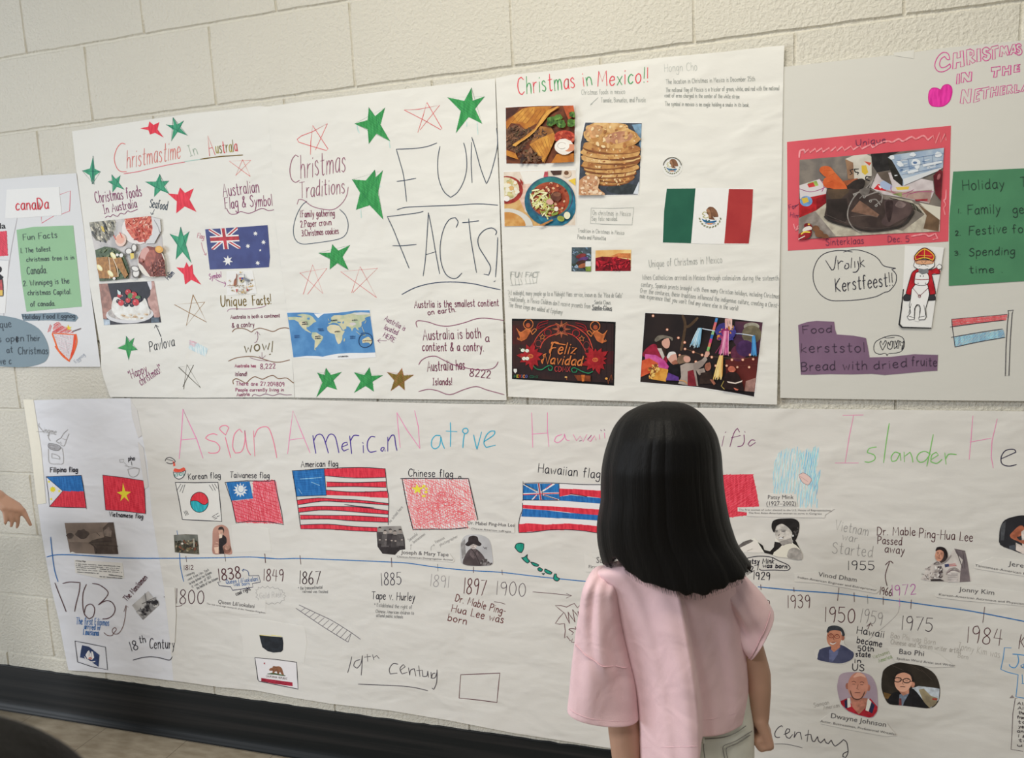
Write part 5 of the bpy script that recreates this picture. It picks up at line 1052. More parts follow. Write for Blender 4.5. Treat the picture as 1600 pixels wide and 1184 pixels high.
    # purple food paper
    pp = po.slab('purple_paper', '186 662 240 644 300 636 408 642 414 690 424 720 530 728 604 742 616 800 626 862 760 858 900 842 1048 846 1044 944 960 948 860 958 720 970 640 962 520 966 380 964 280 968 202 968 196 860', M((126, 100, 124), 'paper', (120, 94, 118), 15), 0.0008, label='purple paper cut in steps')
    p = po.part('handwriting', parent=pp, lift=0.0016); k = M((62, 50, 66))
    p.text('Food', 216, 714, 392, 706, 44, k, 1.4, 0, 0.07); p = p.next(); p.text('kerststol', 204, 832, 596, 828, 56, k, 1.4, 0, 0.06); p = p.next(); p.text('Bread with', 206, 946, 608, 934, 56, k, 1.5, 0, 0.06); p = p.next(); p.text('dried', 654, 936, 856, 920, 52, k, 1.5, 0, 0.06); p = p.next(); p.text('fruite', 886, 912, 1040, 916, 54, k, 1.4, 0, 0.06).build()
    p = po.part('handwriting', 'small speech bubble with the word yum'); k = M((50, 50, 56))
    p.stroke('740 840 734 852 724 836 690 842 660 830 652 800 664 766 700 744 740 730 790 726 830 740 842 780 826 820 790 834 744 838', k, 1.2).stroke('720 740 740 742 780 738', k, 0.9)
    p.lines('696 760 690 778 706 818 730 772 724 756 708 784 696 760;742 766 736 800 752 812 766 800 768 762 756 764 752 790 742 766;778 808 776 762 786 760 792 786 800 758 806 758 806 806 796 806 796 786 788 800 778 808;812 760 816 790 828 786 824 814 832 800 838 760 828 772 812 760', k, 1.3).build()
netherlands()
# ================================================================== timeline banner, lower row
def timeline():
    GAIN[0] = 0.66
    c = pal()
    po = Poster('timeline_banner', 'long white paper banner with flags, portraits and a blue dated timeline', 'banner', 700, 630, 0.006, 0.006)
    pm = paper_mat('banner_paper', (192, 190, 185), 0.55, 0.18); pm2 = paper_mat('banner_paper_end', (194, 195, 199), 0.5, 0.16)
    wc = paper_mat('caption_paper', (196, 194, 189), 0.2, 0.1)
    K(0, 0, 1)
    po.slab('sheet', '52 625 130 623 203 622 240 640 290 760 300 1067 271 1063.5 170 1051 107 1047 99 1008 92 969 80 918 71 869 64 828 58 780', pm2, 0.0, label='left end sheet of the banner')
    po.slab('sheet', '203 622.5 410 622.8 605 628 700 630.5 820 632 1100 637 1400 640 1600 642.5 1920 652 1920 1345 1600 1283 956 1169 870 1155.6 802 1145 700 1125 610 1110 515 1099 460 1090 400 1078.5 340 1073 271 1063 266 1005 258 930 250 880 243 838 237 800 230 720 215 643', pm, 0.0009, label='main sheet of the banner')
    po.slab('tape_strip', '36 624 52 624 64 700 72 786 58 788 48 700', M((204, 200, 186), 'paper'), 0.001, 0.0002, 'cream strip of tape on the left edge')
    po.slab('paper_flap', '256 917 273 918 275 960 273 1004 266 1005', wc, 0.003, 0.0003, 'pale turned-up edge of the sheet')
    for t in ('204 624 214 640 222 680 216 684 206 650', '215 690 224 700 232 760 226 764'): po.slab('tape_strip', t, M((188, 186, 184), 'paper'), 0.0013, 0.0002, 'clear tape on the seam')
    L = 0.0011
    def part(n, l=None, **k): return po.part(n, l, lift=k.pop('lift', L), **k)
    bk = M((36, 34, 44)); dk = M((74, 40, 46)); pk = M((226, 122, 160)); pc = M((138, 136, 134)); pd = M((112, 112, 112)); bl = M((32, 92, 150)); ty = M((74, 72, 76))
    red = M((186, 42, 58), 'marker', (200, 62, 76)); blu = M((30, 92, 152), 'marker', (40, 110, 170))
    # title
    K(30, 620, 4)
    t = part('title_lettering', 'pink title word Asian')
    t.lines('1000 386 1012 260 1024 76 1070 180 1110 266 1148 382;1016 268 1108 260', pk, 1.8, False)
    t.lines('1238 238 1212 230 1180 240 1164 258 1190 272 1230 284 1254 316 1240 346 1200 352 1182 346;1288 252 1300 300 1322 380;1290 238 1254 204 1262 184 1290 178 1310 192 1290 238;1394 222 1376 200 1344 236 1334 310 1350 350 1390 340 1410 280 1410 210 1424 320 1446 362;1464 212 1472 370;1470 250 1490 204 1530 186 1562 200 1590 280 1610 380', M((226, 112, 136)), 1.7)
    K(410, 620, 3.9024)
    t.build(); t = part('title_lettering', 'pink and purple title word American')
    t.lines('154 346 170 210 186 84 232 200 290 340;164 262 256 250', pk, 1.6, False)
    pr = M((62, 40, 128)); tq = M((48, 148, 176))
    t.lines('308 236 316 290 326 344;312 270 330 234 356 228 374 250 390 300 402 342;384 280 404 234 428 228 446 250 458 300 466 340;484 306 520 290 514 276 492 284 484 310 496 330 524 318;532 238 538 290 544 346;536 270 556 236 588 236;614 296 616 340;610 278 614 282;686 244 662 242 642 270 640 310 656 336 694 330;742 308 728 310 722 324 732 332 744 310 748 330;764 246 764 330;766 270 786 236 804 238 812 290 820 326', pr, 1.9)
    t.build(); t = part('title_lettering', 'pink and turquoise title word Native')
    t.lines('820 96 828 190 840 308;820 96 880 200 960 314;928 84 950 180 960 312', pk, 1.6, False)
    t.lines('1084 236 1056 236 1034 262 1032 300 1052 316 1080 296 1088 240 1096 280 1110 314;1146 156 1148 220 1146 302;1120 208 1186 212;1232 226 1226 260 1222 310;1230 222 1220 208 1228 194 1246 192 1254 208 1244 222 1230 224;1288 232 1298 280 1308 320 1336 214;1352 272 1410 232 1416 208 1390 210 1364 236 1350 280 1364 308 1420 294', tq, 1.9)
    K(780, 620, 3.4783)
    t.build(); t = part('title_lettering', 'pink title word Hawaiian')
    t.lines('176 86 180 180 182 274;262 86 262 180 270 270;178 202 264 196', pk, 1.6, False)
    pp = M((214, 100, 150)); dp = M((110, 52, 96))
    t.lines('340 204 310 216 300 240 320 248 350 224 354 200 364 232 382 236;402 204 420 238 440 212 456 242 476 204', pk, 1.6).lines('500 212 480 234 496 242 518 210 526 234;544 204 546 230;572 196 574 224;610 206 598 224 616 226 622 200', pp, 1.4).lines('500 208 482 230;436 240 448 236;552 180 556 184;570 178 574 182;604 224 620 204', dp, 1.4)
    t.build(); t = part('title_lettering', 'dark purple end of the title word Pacific')
    t.lines('1222 212 1210 268;1232 190 1228 194;1306 190 1294 170 1274 200 1254 270;1262 222 1310 210;1330 206 1332 240 1320 264 1296 270;1334 188 1336 192;1390 236 1370 234 1352 256 1362 268 1392 248', dp, 1.6)
    K(1100, 620, 3.2)
    gr = M((104, 168, 84))
    t.build(); t = part('title_lettering', 'pink and green title word Islander')
    t.lines('694 92 796 90;748 92 726 200 706 328;656 330 772 330', pk, 1.5, False)
    t.lines('862 250 826 258 816 278 850 290 854 312 828 326 804 324;926 132 912 220 898 328;976 282 954 276 936 300 940 322 962 316 980 280 984 318;1000 276 1002 324;1004 296 1030 276 1040 300 1044 326;1132 286 1104 272 1076 282 1064 306 1078 326 1104 320 1128 290;1146 188 1130 270 1114 346;1138 312 1172 290 1160 276 1138 292 1134 324 1164 332 1190 312;1204 280 1210 336;1208 310 1224 286 1262 288', gr, 1.7)
    t.build(); t = part('title_lettering', 'pink and black title word Heritage')
    t.lines('1344 96 1336 200 1326 312;1466 110 1440 220 1436 300 1446 354;1330 226 1436 206', pk, 1.6, False).lines('1484 310 1560 276 1548 262 1508 268 1486 300 1490 334 1524 346 1562 338', M((38, 34, 58)), 1.9)
    t.text('ritage', 1640, 350, 1960, 360, 110, M((38, 34, 58)), 1.9).build()
    # ---- left end
    K(40, 640, 11.84)
    p = part('pencil_drawing', 'pencil drawing of a jar with a hand above it')
    p.stroke('250 250 240 300 290 360 330 410 200 404', pc, 0.9).text('ingme', 330, 430, 560, 462, 110, pc, 0.8).stroke('420 440 420 520 456 576', pc, 0.9)
    p.hatch('410 640 460 626 560 640 640 690 640 730 560 756 480 740 420 700', M((128, 126, 128), 'crayon'), 10, 0.7, 0.7).stroke('418 650 430 624 520 630 620 666 650 706 600 752 500 744 430 706 412 656', pd, 0.9).stroke('418 720 420 860 430 960 480 1000 600 1004 680 1000 700 920 680 740 660 700', pc, 0.9).stroke('480 810 560 830 620 870 630 916 560 900 484 890 480 810', pc, 1.0).lines('780 366 700 440 650 520 580 560 570 590 610 620;800 440 760 540 720 650 690 672 640 640;610 600 640 630;640 590 660 630;670 530 750 560', pc, 0.9).build()
    K(30, 620, 4)
    p = part('pencil_drawing', 'pencil bowl and spoon labelled pho'); p.lines('660 430 700 438 750 446 744 480 716 500 690 490 678 452;626 392 654 390 650 408 630 408 626 392;656 410 684 440;680 452 720 444 748 452', pc, 0.9).text('pho', 682, 398, 722, 396, 26, bk, 1.3).stroke('700 404 704 426', bk, 1.2).build()
    def lab(n, *a): part('handwriting', 'black words ' + n).text(n, *a).build()
    lab('Filipino flag', 194, 470, 364, 468, 30, bk, 1.6); lab('Vietnamese flag', 562, 746, 772, 760, 28, bk, 1.4); lab('Korean flag', 1058, 516, 1258, 506, 36, bk, 1.5); lab('Taiwanese flag', 1318, 504, 1562, 508, 36, bk, 1.5)
    p = part('flag_drawing', 'drawn flag, blue over red with a white triangle and yellow sun')
    p.poly('172 500 386 490 406 592 272 588', blu).poly('272 588 406 590 418 694 190 684', red).poly('170 502 272 588 190 684', M((200, 200, 204), 'print')).hatch('172 500 386 490 406 592 272 588', M((24, 80, 140), 'marker'), 10, 2.4, 1.4).hatch('272 588 406 590 418 694 190 684', M((176, 36, 52), 'marker'), 12, 2.4, 1.2)
    many_star(p, 210, 578, 22, 9, M((220, 190, 50), 'print'), 0.6)
    for x, y in ((186, 530), (250, 588), (200, 638)): many_star(p, x, y, 10, 5, M((220, 196, 60), 'print'), 0.5)
    p.lines('168 498 280 494 388 490 400 560 420 700;168 498 182 600 190 686 300 690 418 692;172 502 272 588 190 684', bk, 1.2, False).build()
    p = part('flag_drawing', 'drawn red flag with one yellow star')
    p.poly('522 490 650 504 780 526 790 728 660 714 540 704', red).hatch('522 490 650 504 780 526 790 728 660 714 540 704', M((176, 34, 50), 'marker'), 15, 2.6, 1.3).star('648 536 698 594 686 654 632 652 610 596', fill=M((218, 190, 56), 'print'), inner=0.42).lines('522 488 650 504 780 524 790 730 660 714 540 706 530 600 522 488', bk, 1.2, False).build()
    p = part('kimchi_drawing', 'drawn bowl of kimchi with red food'); rd2 = M((206, 70, 52), 'marker')
    p.poly('964 468 1040 460 1030 490 1004 512 978 506', M((206, 214, 208), 'print'), True).stroke('964 468 970 496 990 512 1012 510 1032 490 1040 462', bk, 1.5).stroke('964 470 1000 474 1040 460', bk, 1.1).poly('966 466 970 446 1000 452 1028 440 1038 458 1000 470', rd2, True).poly('960 402 972 406 976 430 964 434', rd2).lines('912 400 920 384 944 378 968 392 976 404 948 418 920 410;918 388 962 400', bk, 1.3).text('KIMCHI', 974, 498, 1032, 488, 18, M((50, 130, 120)), 1.1, 0, 0.02).build()
    p = part('flag_drawing', 'drawn white flag with a red and teal circle and black bars')
    p.poly('978 536 1240 532 1266 778 1018 766', M((206, 204, 200), 'print')).ell(1126, 658, 56, 62, M((36, 148, 160), 'marker'), 0, 26)
    p.poly('1070 650 1078 620 1100 600 1126 594 1156 602 1178 630 1182 660 1160 672 1140 666 1120 654 1096 648', M((196, 44, 56), 'marker'), True).stroke('1070 652 1096 648 1120 654 1140 668 1160 674 1180 660', bk, 1.2).ring(1126, 658, 56, 63, bk, 1.3)
    p.lines('976 534 1100 536 1242 534 1256 660 1266 778 1140 772 1020 766 1000 650 976 534', bk, 1.6, False).lines('986 584 1010 544;1004 592 1024 550;1020 598 1036 548;1188 550 1210 584;1206 546 1226 584;1222 544 1238 572;1030 716 1042 742;1038 712 1050 738;1046 712 1058 734;1206 750 1222 738;1228 736 1244 726;1212 756 1226 750;1236 748 1252 742;1220 764 1236 756', bk, 1.3, False).build()
    p = part('flag_drawing', 'drawn red crayon flag with a white sun on a blue canton')
    rc = M((190, 62, 76), 'crayon'); q = '1290 526 1440 522 1590 520 1640 760 1660 796 1360 786'
    p.poly('1460 524 1590 520 1606 530 1640 760 1648 790 1480 788 1356 782 1330 652 1462 636', M((204, 110, 118), 'crayon')).hatch('1460 524 1590 520 1640 760 1648 790 1480 788 1356 782 1330 652 1462 636', rc, 78, 2.2, 1.5, 0.8, 0.8).hatch('1460 524 1590 520 1640 760 1648 790 1480 788 1356 782 1330 652 1462 636', M((184, 48, 64), 'crayon'), 20, 4.6, 1.4, 1.0, 1.2)
    p.poly('1294 534 1440 528 1462 634 1326 648', blu); many_star(p, 1382, 582, 46, 12, M((200, 204, 206), 'print'), 0.6); p.ring(1386, 574, 20, 24, blu, 1.0)
    p.lines('1286 534 1420 524 1560 526 1596 520 1612 600 1640 720 1652 798 1560 780 1440 776 1356 788 1330 660 1286 534', bk, 1.5, False).build()
    # pictures on the left half
    K(80, 780, 4.23)
    pic = part('sepia_print', 'sepia print of huts over water', lift=0.0013)
    sp = M((102, 90, 82), 'print', (120, 106, 96), 14); s2 = M((66, 56, 52), 'print', (80, 70, 64), 40)
    pic.poly('88 156 250 154 412 152 444 362 300 362 124 352', sp).poly('96 210 250 230 420 200 430 290 110 280', M((128, 114, 104), 'print', (108, 96, 88), 20)).ell(205, 230, 44, 32, s2, 0, 14, 0.15).ell(125, 240, 24, 20, s2, 0, 12, 0.15).poly('340 190 380 152 412 152 444 362 290 360 280 310 245 290 270 270 350 250', s2).poly('345 210 380 180 400 210 396 250 352 240', M((110, 98, 90), 'print')).lines('260 290 300 330 296 356;300 220 320 240;290 300 440 310;250 285 400 275', M((52, 44, 42), 'print'), 1.2).poly('124 352 140 346 170 358 126 358', wc).build()
    cp = po.slab('caption_strip', '152 398 470 420 482 520 320 524 160 486', wc, 0.0013, 0.0003, 'printed caption')
    p = po.part('small_print', parent=cp, lift=0.0018); p.print_text('A Fishing Village', 160, 410, 228, 414, 9.1, ty, 0.02)
    for x0, y0, x1, y1 in ((164, 428, 456, 446), (164, 440, 450, 460), (168, 452, 448, 472), (170, 466, 468, 486), (172, 482, 312, 492), (380, 500, 470, 512), (320, 512, 468, 524)): p.fine_print(x0, y0, x1, y1, 6, pd, 8)
    p.build()
    p = part('year_lettering', 'large dark brown year 1763'); dd = M((76, 50, 54))
    p.lines('24 552 50 620 74 680 98 742;76 556 120 546 190 550 184 610 164 690 154 740;232 562 210 620 208 700 220 760 250 790 278 770 286 720 262 692 230 706 218 750;272 556 320 566 374 610 360 650 310 698 360 670 400 680 422 720 410 760 376 786 340 790', dd, 1.6).build()
    p = part('handwriting', 'blue words on the first settlers of Louisiana'); p.text('The first Filipinos', 164, 824, 380, 836, 46, bl, 1.1).text('arrived in', 218, 856, 318, 864, 36, bl, 1.1).text('Louisiana', 212, 896, 312, 900, 40, bl, 1.2).build()
    p = part('handwriting', 'dark red words The Manilamen with a curling arrow'); p.text('The Manilamen', 500, 676, 636, 520, 38, dk, 1.4).lines('348 880 370 898 400 900 412 884 430 860 420 846 404 860 408 884 440 888 470 850 486 790 496 706;480 742 494 700 508 712', M((100, 76, 74)), 1.2).build()
    pic = part('ship_print', 'tilted grey print of people by a boat', lift=0.0013)
    pic.poly('534 700 640 606 714 696 606 796', M((170, 168, 166), 'print', (150, 148, 146), 30)).poly('560 742 690 650 714 696 606 796', M((128, 126, 126), 'print')).blobs('566 736 640 680 700 660 706 690 606 780', [M((60, 58, 60), 'print'), M((90, 88, 88), 'print'), M((40, 38, 42), 'print'), M((180, 178, 176), 'print')], 60, 6, 13, 0.8).lines('618 620 628 680;600 690 690 646', M((90, 88, 88), 'print'), 1.2).build()
    p = part('flag_print', 'small dark blue flag with a white pelican in a drawn frame', lift=L)
    p.poly('204 964 250 974 290 1006 318 1028 312 1106 280 1084 240 1056 190 1044 196 1000', M((44, 58, 92), 'print')).poly('226 1030 240 1004 252 996 260 1020 266 1000 276 1010 284 1046 270 1060 240 1054', M((204, 202, 200), 'print')).stroke('220 1040 240 1064 270 1074 290 1070', M((204, 202, 200), 'print'), 1.6).ell(258, 1050, 12, 8, M((180, 120, 110), 'print')).lines('252 996 250 1036;266 1000 264 1040', M((44, 58, 92), 'print'), 0.9)
    p.lines('156 936 250 954 358 976 372 1126 270 1106 174 1074 156 936', bk, 1.3, False).build()
    lx = part('handwriting', 'black words 18th century underlined'); lx.text('18', 532, 1004, 576, 990, 64, bk, 1.5).text('th', 584, 950, 624, 944, 46, bk, 1.4).text('Century', 650, 986, 816, 986, 66, bk, 1.4, 0, 0.06).stroke('540 1062 600 1046 660 1040 720 1048 780 1062 800 1040', bk, 1.4).build()
    # ---- blue timeline
    K(30, 820, 4)
    p = part('timeline_line', 'blue marker timeline with year ticks')
    p.stroke('172 200 240 186 400 190 600 204 760 208 1000 208 1150 206 1280 204 1440 200 1600 210', blu, 1.7)
    p.lines('196 76 206 180 220 280 242 354;986 36 990 60;1002 176 1008 260 1028 354', bl, 1.5)
    p.lines('1042 196 1046 230;1284 184 1290 226;1534 180 1540 236', M((70, 52, 52)), 1.5, False)
    K(410, 820, 3.1373)
    p.stroke('-20 160 80 166 186 164 400 172 630 182 720 188 860 208 1030 224 1170 232 1360 254 1600 278 1800 296 2000 320 2200 346 2400 362 2470 368', blu, 1.7)
    p.lines('12 144 14 184;184 150 188 192;632 162 634 206;1034 206 1034 234', dk, 1.5, False).lines('858 192 860 226', pd, 1.1, False).lines('1174 220 1176 244', dk, 1.1, False)
    K(1160, 860, 3.6364)
    p.stroke('90 206 300 226 540 244 700 264 900 288 1100 316 1300 344 1600 402 1900 462', blu, 1.9)
    p.lines('104 194 106 222;292 210 294 234;548 212 540 284;634 240 636 290;800 262 800 306;960 280 956 330;1376 322 1366 408', dk, 1.5, False).lines('710 254 712 300', pd, 1.2, False).lines('892 274 894 316', M((170, 90, 160)), 1.2, False).build()
    K(30, 820, 4)
    p = part('year_lettering', 'dark year 1800 with a dash'); p.stroke('904 450 940 446 964 444', dk, 1.5, False).text('1800', 980, 490, 1152, 496, 86, M((70, 44, 52)), 1.7, 0, 0.06).stroke('974 508 996 508 1018 502', dk, 1.2).build()
    K(260, 800, 7.2727)
    def yr(n, *a, **k): part('year_lettering', 'year ' + n).text(n, *a, **k).build()
    yr('1812', 200, 656, 306, 654, 50, dk, 1.2); yr('1838', 600, 778, 846, 748, 130, dk, 2.2); yr('1849', 1104, 776, 1326, 788, 130, dk, 1.7)
    p = part('handwriting', 'tiny slanted pencil notes')
    for t in (('# runaway', 206, 740, 320, 696, 30), ('went from New York', 246, 780, 486, 664, 30), ('to help defend New Orleans', 266, 826, 514, 694, 30), ('it was war of 1812', 294, 862, 510, 744, 30), ('the battle of New Orleans', 350, 878, 588, 760, 30)): p.text(*t, pd, 0.9)
    p.build()
    p = part('handwriting', 'dark blue note in a stepped outline with an arrow'); nb = M((40, 66, 110))
    p.text("Queen Lili'uokalani", 680, 816, 1042, 780, 50, M((46, 88, 140)), 1.0).text('was born', 766, 842, 944, 828, 40, M((46, 88, 140)), 1.0)
    p.lines('616 790 584 796 600 834 730 848 752 888 880 870 984 850 976 812 1068 794 1050 720 936 722', M((46, 48, 74)), 1.4, False).lines('938 724 930 680 900 656 862 660;880 646 860 660 872 674', nb, 1.3).build()
    part('handwriting', 'black slanted words cool right').text('cool right', 796, 950, 958, 884, 44, bk, 1.3).build()
    pic = part('battle_print', 'small dark painting print of a battle', lift=0.0013)
    pic.poly('84 260 220 250 354 256 374 480 230 470 96 456', M((70, 66, 56), 'print', (92, 88, 76), 24)).poly('88 262 354 258 356 330 240 320 96 350', M((120, 122, 116), 'print', (90, 92, 86), 20)).blobs('96 330 350 320 366 460 104 440', [M((48, 46, 38), 'print'), M((96, 88, 64), 'print'), M((110, 70, 54), 'print'), M((60, 60, 48), 'print'), M((132, 122, 100), 'print')], 70, 8, 22, 0.7).ell(180, 356, 14, 12, M((186, 180, 170), 'print')).poly('300 300 320 300 324 400 304 400', M((150, 146, 132), 'print')).build()
    pic = part('portrait_print', 'arched sepia portrait of a seated woman in dark dress', lift=0.0013)
    pic.poly('528 470 524 330 526 220 550 170 600 146 650 148 700 190 716 280 730 380 744 476 640 474', M((156, 116, 104), 'print', (172, 130, 116), 20), True).poly('600 290 640 258 680 290 682 350 640 390 650 440 600 440 596 350', M((38, 32, 34), 'print'), True).ell(622, 220, 30, 38, M((190, 150, 132), 'print')).poly('590 200 600 170 636 166 656 200 650 244 640 200', M((52, 42, 40), 'print'), True).poly('596 256 640 240 632 290 600 300', M((196, 170, 154), 'print')).ell(690, 420, 46, 50, M((120, 84, 72), 'print')).ell(690, 400, 30, 30, M((168, 130, 114), 'print')).poly('540 400 596 390 590 470 556 466', M((206, 176, 156), 'print')).poly('600 430 650 430 660 474 600 474', M((44, 36, 36), 'print')).lines('560 340 590 350;548 380 590 376;560 410 590 440', M((206, 176, 156), 'print'), 1.2).build()
    po.slab('blank_card', '740 150 900 140 1160 186 1192 420 1190 440 980 444 768 458', wc, 0.0013, 0.0004, 'blank white paper slip')
    K(30, 820, 4)
    cp = po.slab('caption_strip', '1170 476 1540 470 1540 556 1400 560 1170 500', wc, 0.0013, 0.0003, 'printed caption')
    po.part('small_print', parent=cp, lift=0.0018).print_text("Queen Lili'uokalani", 1242, 490, 1468, 520, 25, ty).print_text('The last sovereign monarch of the Hawaiian Kingdom', 1170, 496, 1536, 554, 10.4, ty, -0.004).build()
    p = part('handwriting', 'pencil words gold rush in a cloud outline')
    K(260, 800, 7.2727)
    p.stroke('1030 900 1014 880 1040 880 1044 850 1070 864 1090 842 1120 862 1150 840 1176 864 1210 848 1230 872 1270 862 1284 886 1316 884 1318 910 1346 918 1330 940 1360 954 1336 970 1340 1000 1310 1006 1290 1036 1262 1024 1230 1046 1200 1030 1160 1050 1130 1030 1090 1040 1080 1016 1040 1010 1046 980 1014 966 1038 940 1014 916 1030 900', pc, 0.9, False).text('Gold Rush', 1060, 980, 1316, 964, 64, M((170, 168, 166)), 1.1).build()
    # middle
    K(410, 820, 3.1373)
    yr('1867', 182, 288, 282, 290, 62, M((52, 34, 40)), 1.9)
    part('handwriting', 'tiny pencil note under 1867').text('* the transcontinental', 176, 318, 294, 312, 16, pd, 0.9).text('railroad was finished', 196, 332, 320, 334, 14, pd, 0.9).build()
    yr('1885', 584, 296, 680, 292, 62, M((48, 44, 58)), 1.5)
    part('handwriting', 'black words Tape v. Hurley').text('Tape v. Hurley', 536, 362, 746, 372, 38, bk, 1.6).build()
    p = part('handwriting', 'small pencil note under Tape v. Hurley'); p.text('* Established the right of', 548, 400, 732, 412, 18, pd, 0.9).text('Chinese American children to', 556, 430, 742, 440, 16, pd, 0.9).text('attend public schools', 558, 450, 688, 458, 16, pd, 0.9).build()
    yr('1891', 822, 300, 912, 308, 56, M((136, 132, 134)), 1.3); yr('1897', 986, 336, 1090, 346, 76, M((82, 44, 48)), 1.9)
    p = part('year_lettering', 'year 1900 underlined with an arrow'); p.text('1900', 1146, 342, 1288, 352, 68, M((84, 74, 80)), 1.3).lines('1136 376 1164 380 1190 388;1326 328 1420 336 1512 346;1490 336 1516 346 1490 358', M((96, 72, 76)), 1.2).build()
    p = part('handwriting', 'dark brown words on a birth in 1897'); b4 = M((92, 46, 46)); p.text('Dr. Mable Ping-', 944, 372, 1188, 440, 36, b4, 1.7).text('Hua Lee was', 926, 424, 1178, 482, 36, b4, 1.7).text('born', 908, 468, 998, 488, 34, b4, 1.7).build()
    p = part('handwriting', 'large black words 19th century underlined'); g2 = M((70, 66, 72))
    p.lines('438 646 428 690 418 724;478 660 456 668 448 690 464 702 482 680 490 640 488 690 484 736;514 634 516 668;500 648 530 644;540 636 546 660;546 650 560 640 572 654', g2, 1.5)
    p.lines('664 682 640 680 622 706 626 730 660 726;676 712 700 694 690 684 674 704 684 730 710 722;716 700 722 736 726 712 744 704 752 740;766 690 772 742;756 714 784 712;784 714 786 742 806 740 810 716 814 746;826 722 828 750 834 730 846 726;856 720 846 748 826 750;856 710 854 770 840 806 832 800', g2, 1.5).stroke('470 780 560 784 660 788 740 796 810 812', g2, 1.4).build()
    part('frame_drawing', 'empty dark brown drawn rectangle').lines('972 734 1070 730 1164 726 1156 800 1150 870 1060 858 964 848 972 734', M((86, 52, 58)), 1.7, False).build()
    p = part('railway_drawing', 'pencil drawing of a curved railway track'); g3 = M((92, 88, 96))
    p.lines('164 408 220 446 300 500 380 550 420 574;180 392 260 430 340 468 430 524 480 560;420 574 436 530', g3, 1.2)
    for k in range(11):
        u = k/10; p.stroke([186 + 220*u, 424 + 140*u, 212 + 226*u, 406 + 122*u], g3, 1.1, False)
    p.build()
    K(340, 960, 6.6667)
    cd = po.slab('mouth_card', '230 40 440 44 700 92 880 120 912 150 930 300 900 500 820 500 390 450 264 440 270 360', wc, 0.0013, 0.0004, 'white card with a black rounded shape')
    p = po.part('print', parent=cd, lift=0.0019); p.poly('434 214 560 228 676 236 684 300 680 370 660 390 580 396 520 380 466 340 450 280', M((34, 38, 44), 'print')).lines('440 212 560 224;560 214 600 220 664 228', M((206, 190, 110)), 1.2).build()
    p = part('flag_print', 'white flag with a brown bear above a red stripe in a drawn frame')
    p.poly('392 450 820 500 836 770 428 690', M((204, 202, 204), 'print')).poly('454 660 780 706 782 746 600 722 454 694', M((142, 36, 54), 'print')); many_star(p, 488, 508, 13, 5, M((160, 40, 60), 'print'))
    brn = M((124, 84, 62), 'print'); p.poly('516 616 580 604 710 634 700 642 600 626 520 622', M((64, 84, 54), 'print')).poly('536 576 550 556 570 552 580 536 610 540 640 538 670 560 682 600 690 628 664 620 650 596 640 616 622 612 616 592 596 596 586 612 570 606 572 586 548 586', brn, True).lines('600 550 640 550;580 570 590 600;650 560 664 600', M((92, 58, 44), 'print'), 0.8)
    p.print_text('CALIFORNIA  REPUBLIC', 502, 650, 724, 678, 22, M((90, 70, 66)), 0.01).lines('388 448 600 466 822 496 830 640 838 776 640 736 432 694 420 680 404 560 388 448', bk, 1.4, False).build()
    # American, Chinese, Hawaiian flags
    K(410, 620, 3.9024)
    lab('American flag', 236, 428, 460, 424, 36, bk, 1.6); lab('Chinese flag', 890, 484, 1160, 490, 44, bk, 1.7)
    f = part('flag_drawing', 'drawn flag of red and white stripes with a blue canton')
    f.poly('182 450 376 438 388 600 206 606', blu).hatch('182 450 376 438 388 600 206 606', M((22, 82, 140), 'marker'), 4, 2.8, 1.8).lines('220 560 240 590;230 500 300 496 360 490;300 520 350 540', M((120, 160, 190), 'crayon'), 1.2)
    lines_ = []
    st = (('378 440 600 430 748 436 752 490 600 494 380 480', 0), ('392 518 560 522 752 516 754 552 560 546 392 548', 0), ('390 568 560 580 760 574 766 616 560 604 390 598', 0), ('208 630 340 616 480 624 600 630 766 650 768 660 600 646 480 640 360 636 214 658', 0), ('220 676 340 666 480 668 600 672 768 694 768 716 600 704 480 694 350 690 222 704', 0), ('230 720 400 722 560 724 766 736 766 764 560 756 400 744 232 746', 0), ('230 780 400 776 560 790 700 796 700 820 560 818 400 806 234 804', 0))
    for s_, _ in st:
        f.poly(s_, red).hatch(s_, M((178, 36, 54), 'marker'), 2, 1.8, 1.4)
    f.lines('180 450 280 444 376 436 600 430 748 438 760 560 770 620 766 780;182 450 206 600 234 804 400 806 560 816 700 822;376 436 390 600;206 606 388 600;380 480 560 494 752 490;392 518 560 522 752 516;392 548 560 546 754 552;390 568 560 580 760 574;208 630 340 616 480 624 600 630 768 650;214 658 360 636 480 640 600 646 768 660;220 676 340 666 480 668 600 672 768 694;222 704 350 690 480 694 600 704 768 716;230 720 400 722 560 724 766 736;232 746 400 744 560 756 766 764;230 780 400 776 560 790 700 796;500 656 600 668 680 676', bk, 1.2).build()
    f = part('flag_drawing', 'drawn flag of loose red scribble with yellow stars')
    q = '852 500 1256 500 1300 720 1310 800 916 808 880 650'
    f.poly(q, M((206, 184, 182), 'crayon')); cr = M((206, 84, 92), 'crayon'); cr2 = M((212, 112, 116), 'crayon')
    f.hatch(q, cr2, 80, 3.2, 1.1, 2, 1.2).hatch(q, cr, 28, 3.4, 1.0, 2, 1.6).hatch('930 640 1200 620 1290 760 940 790', cr, -25, 3.0, 1.1, 3, 1.5).hatch('880 500 1000 560 1200 520 1100 640 960 790 900 740', cr2, 55, 3.2, 1.1, 3, 1.5)
    for k in range(14):
        x, y = random.uniform(930, 1220), random.uniform(560, 740); f.ring(x, y, random.uniform(20, 60), random.uniform(15, 40), cr, 1.0, 0, 300 + random.uniform(0, 100), 14, random.uniform(0, 90))
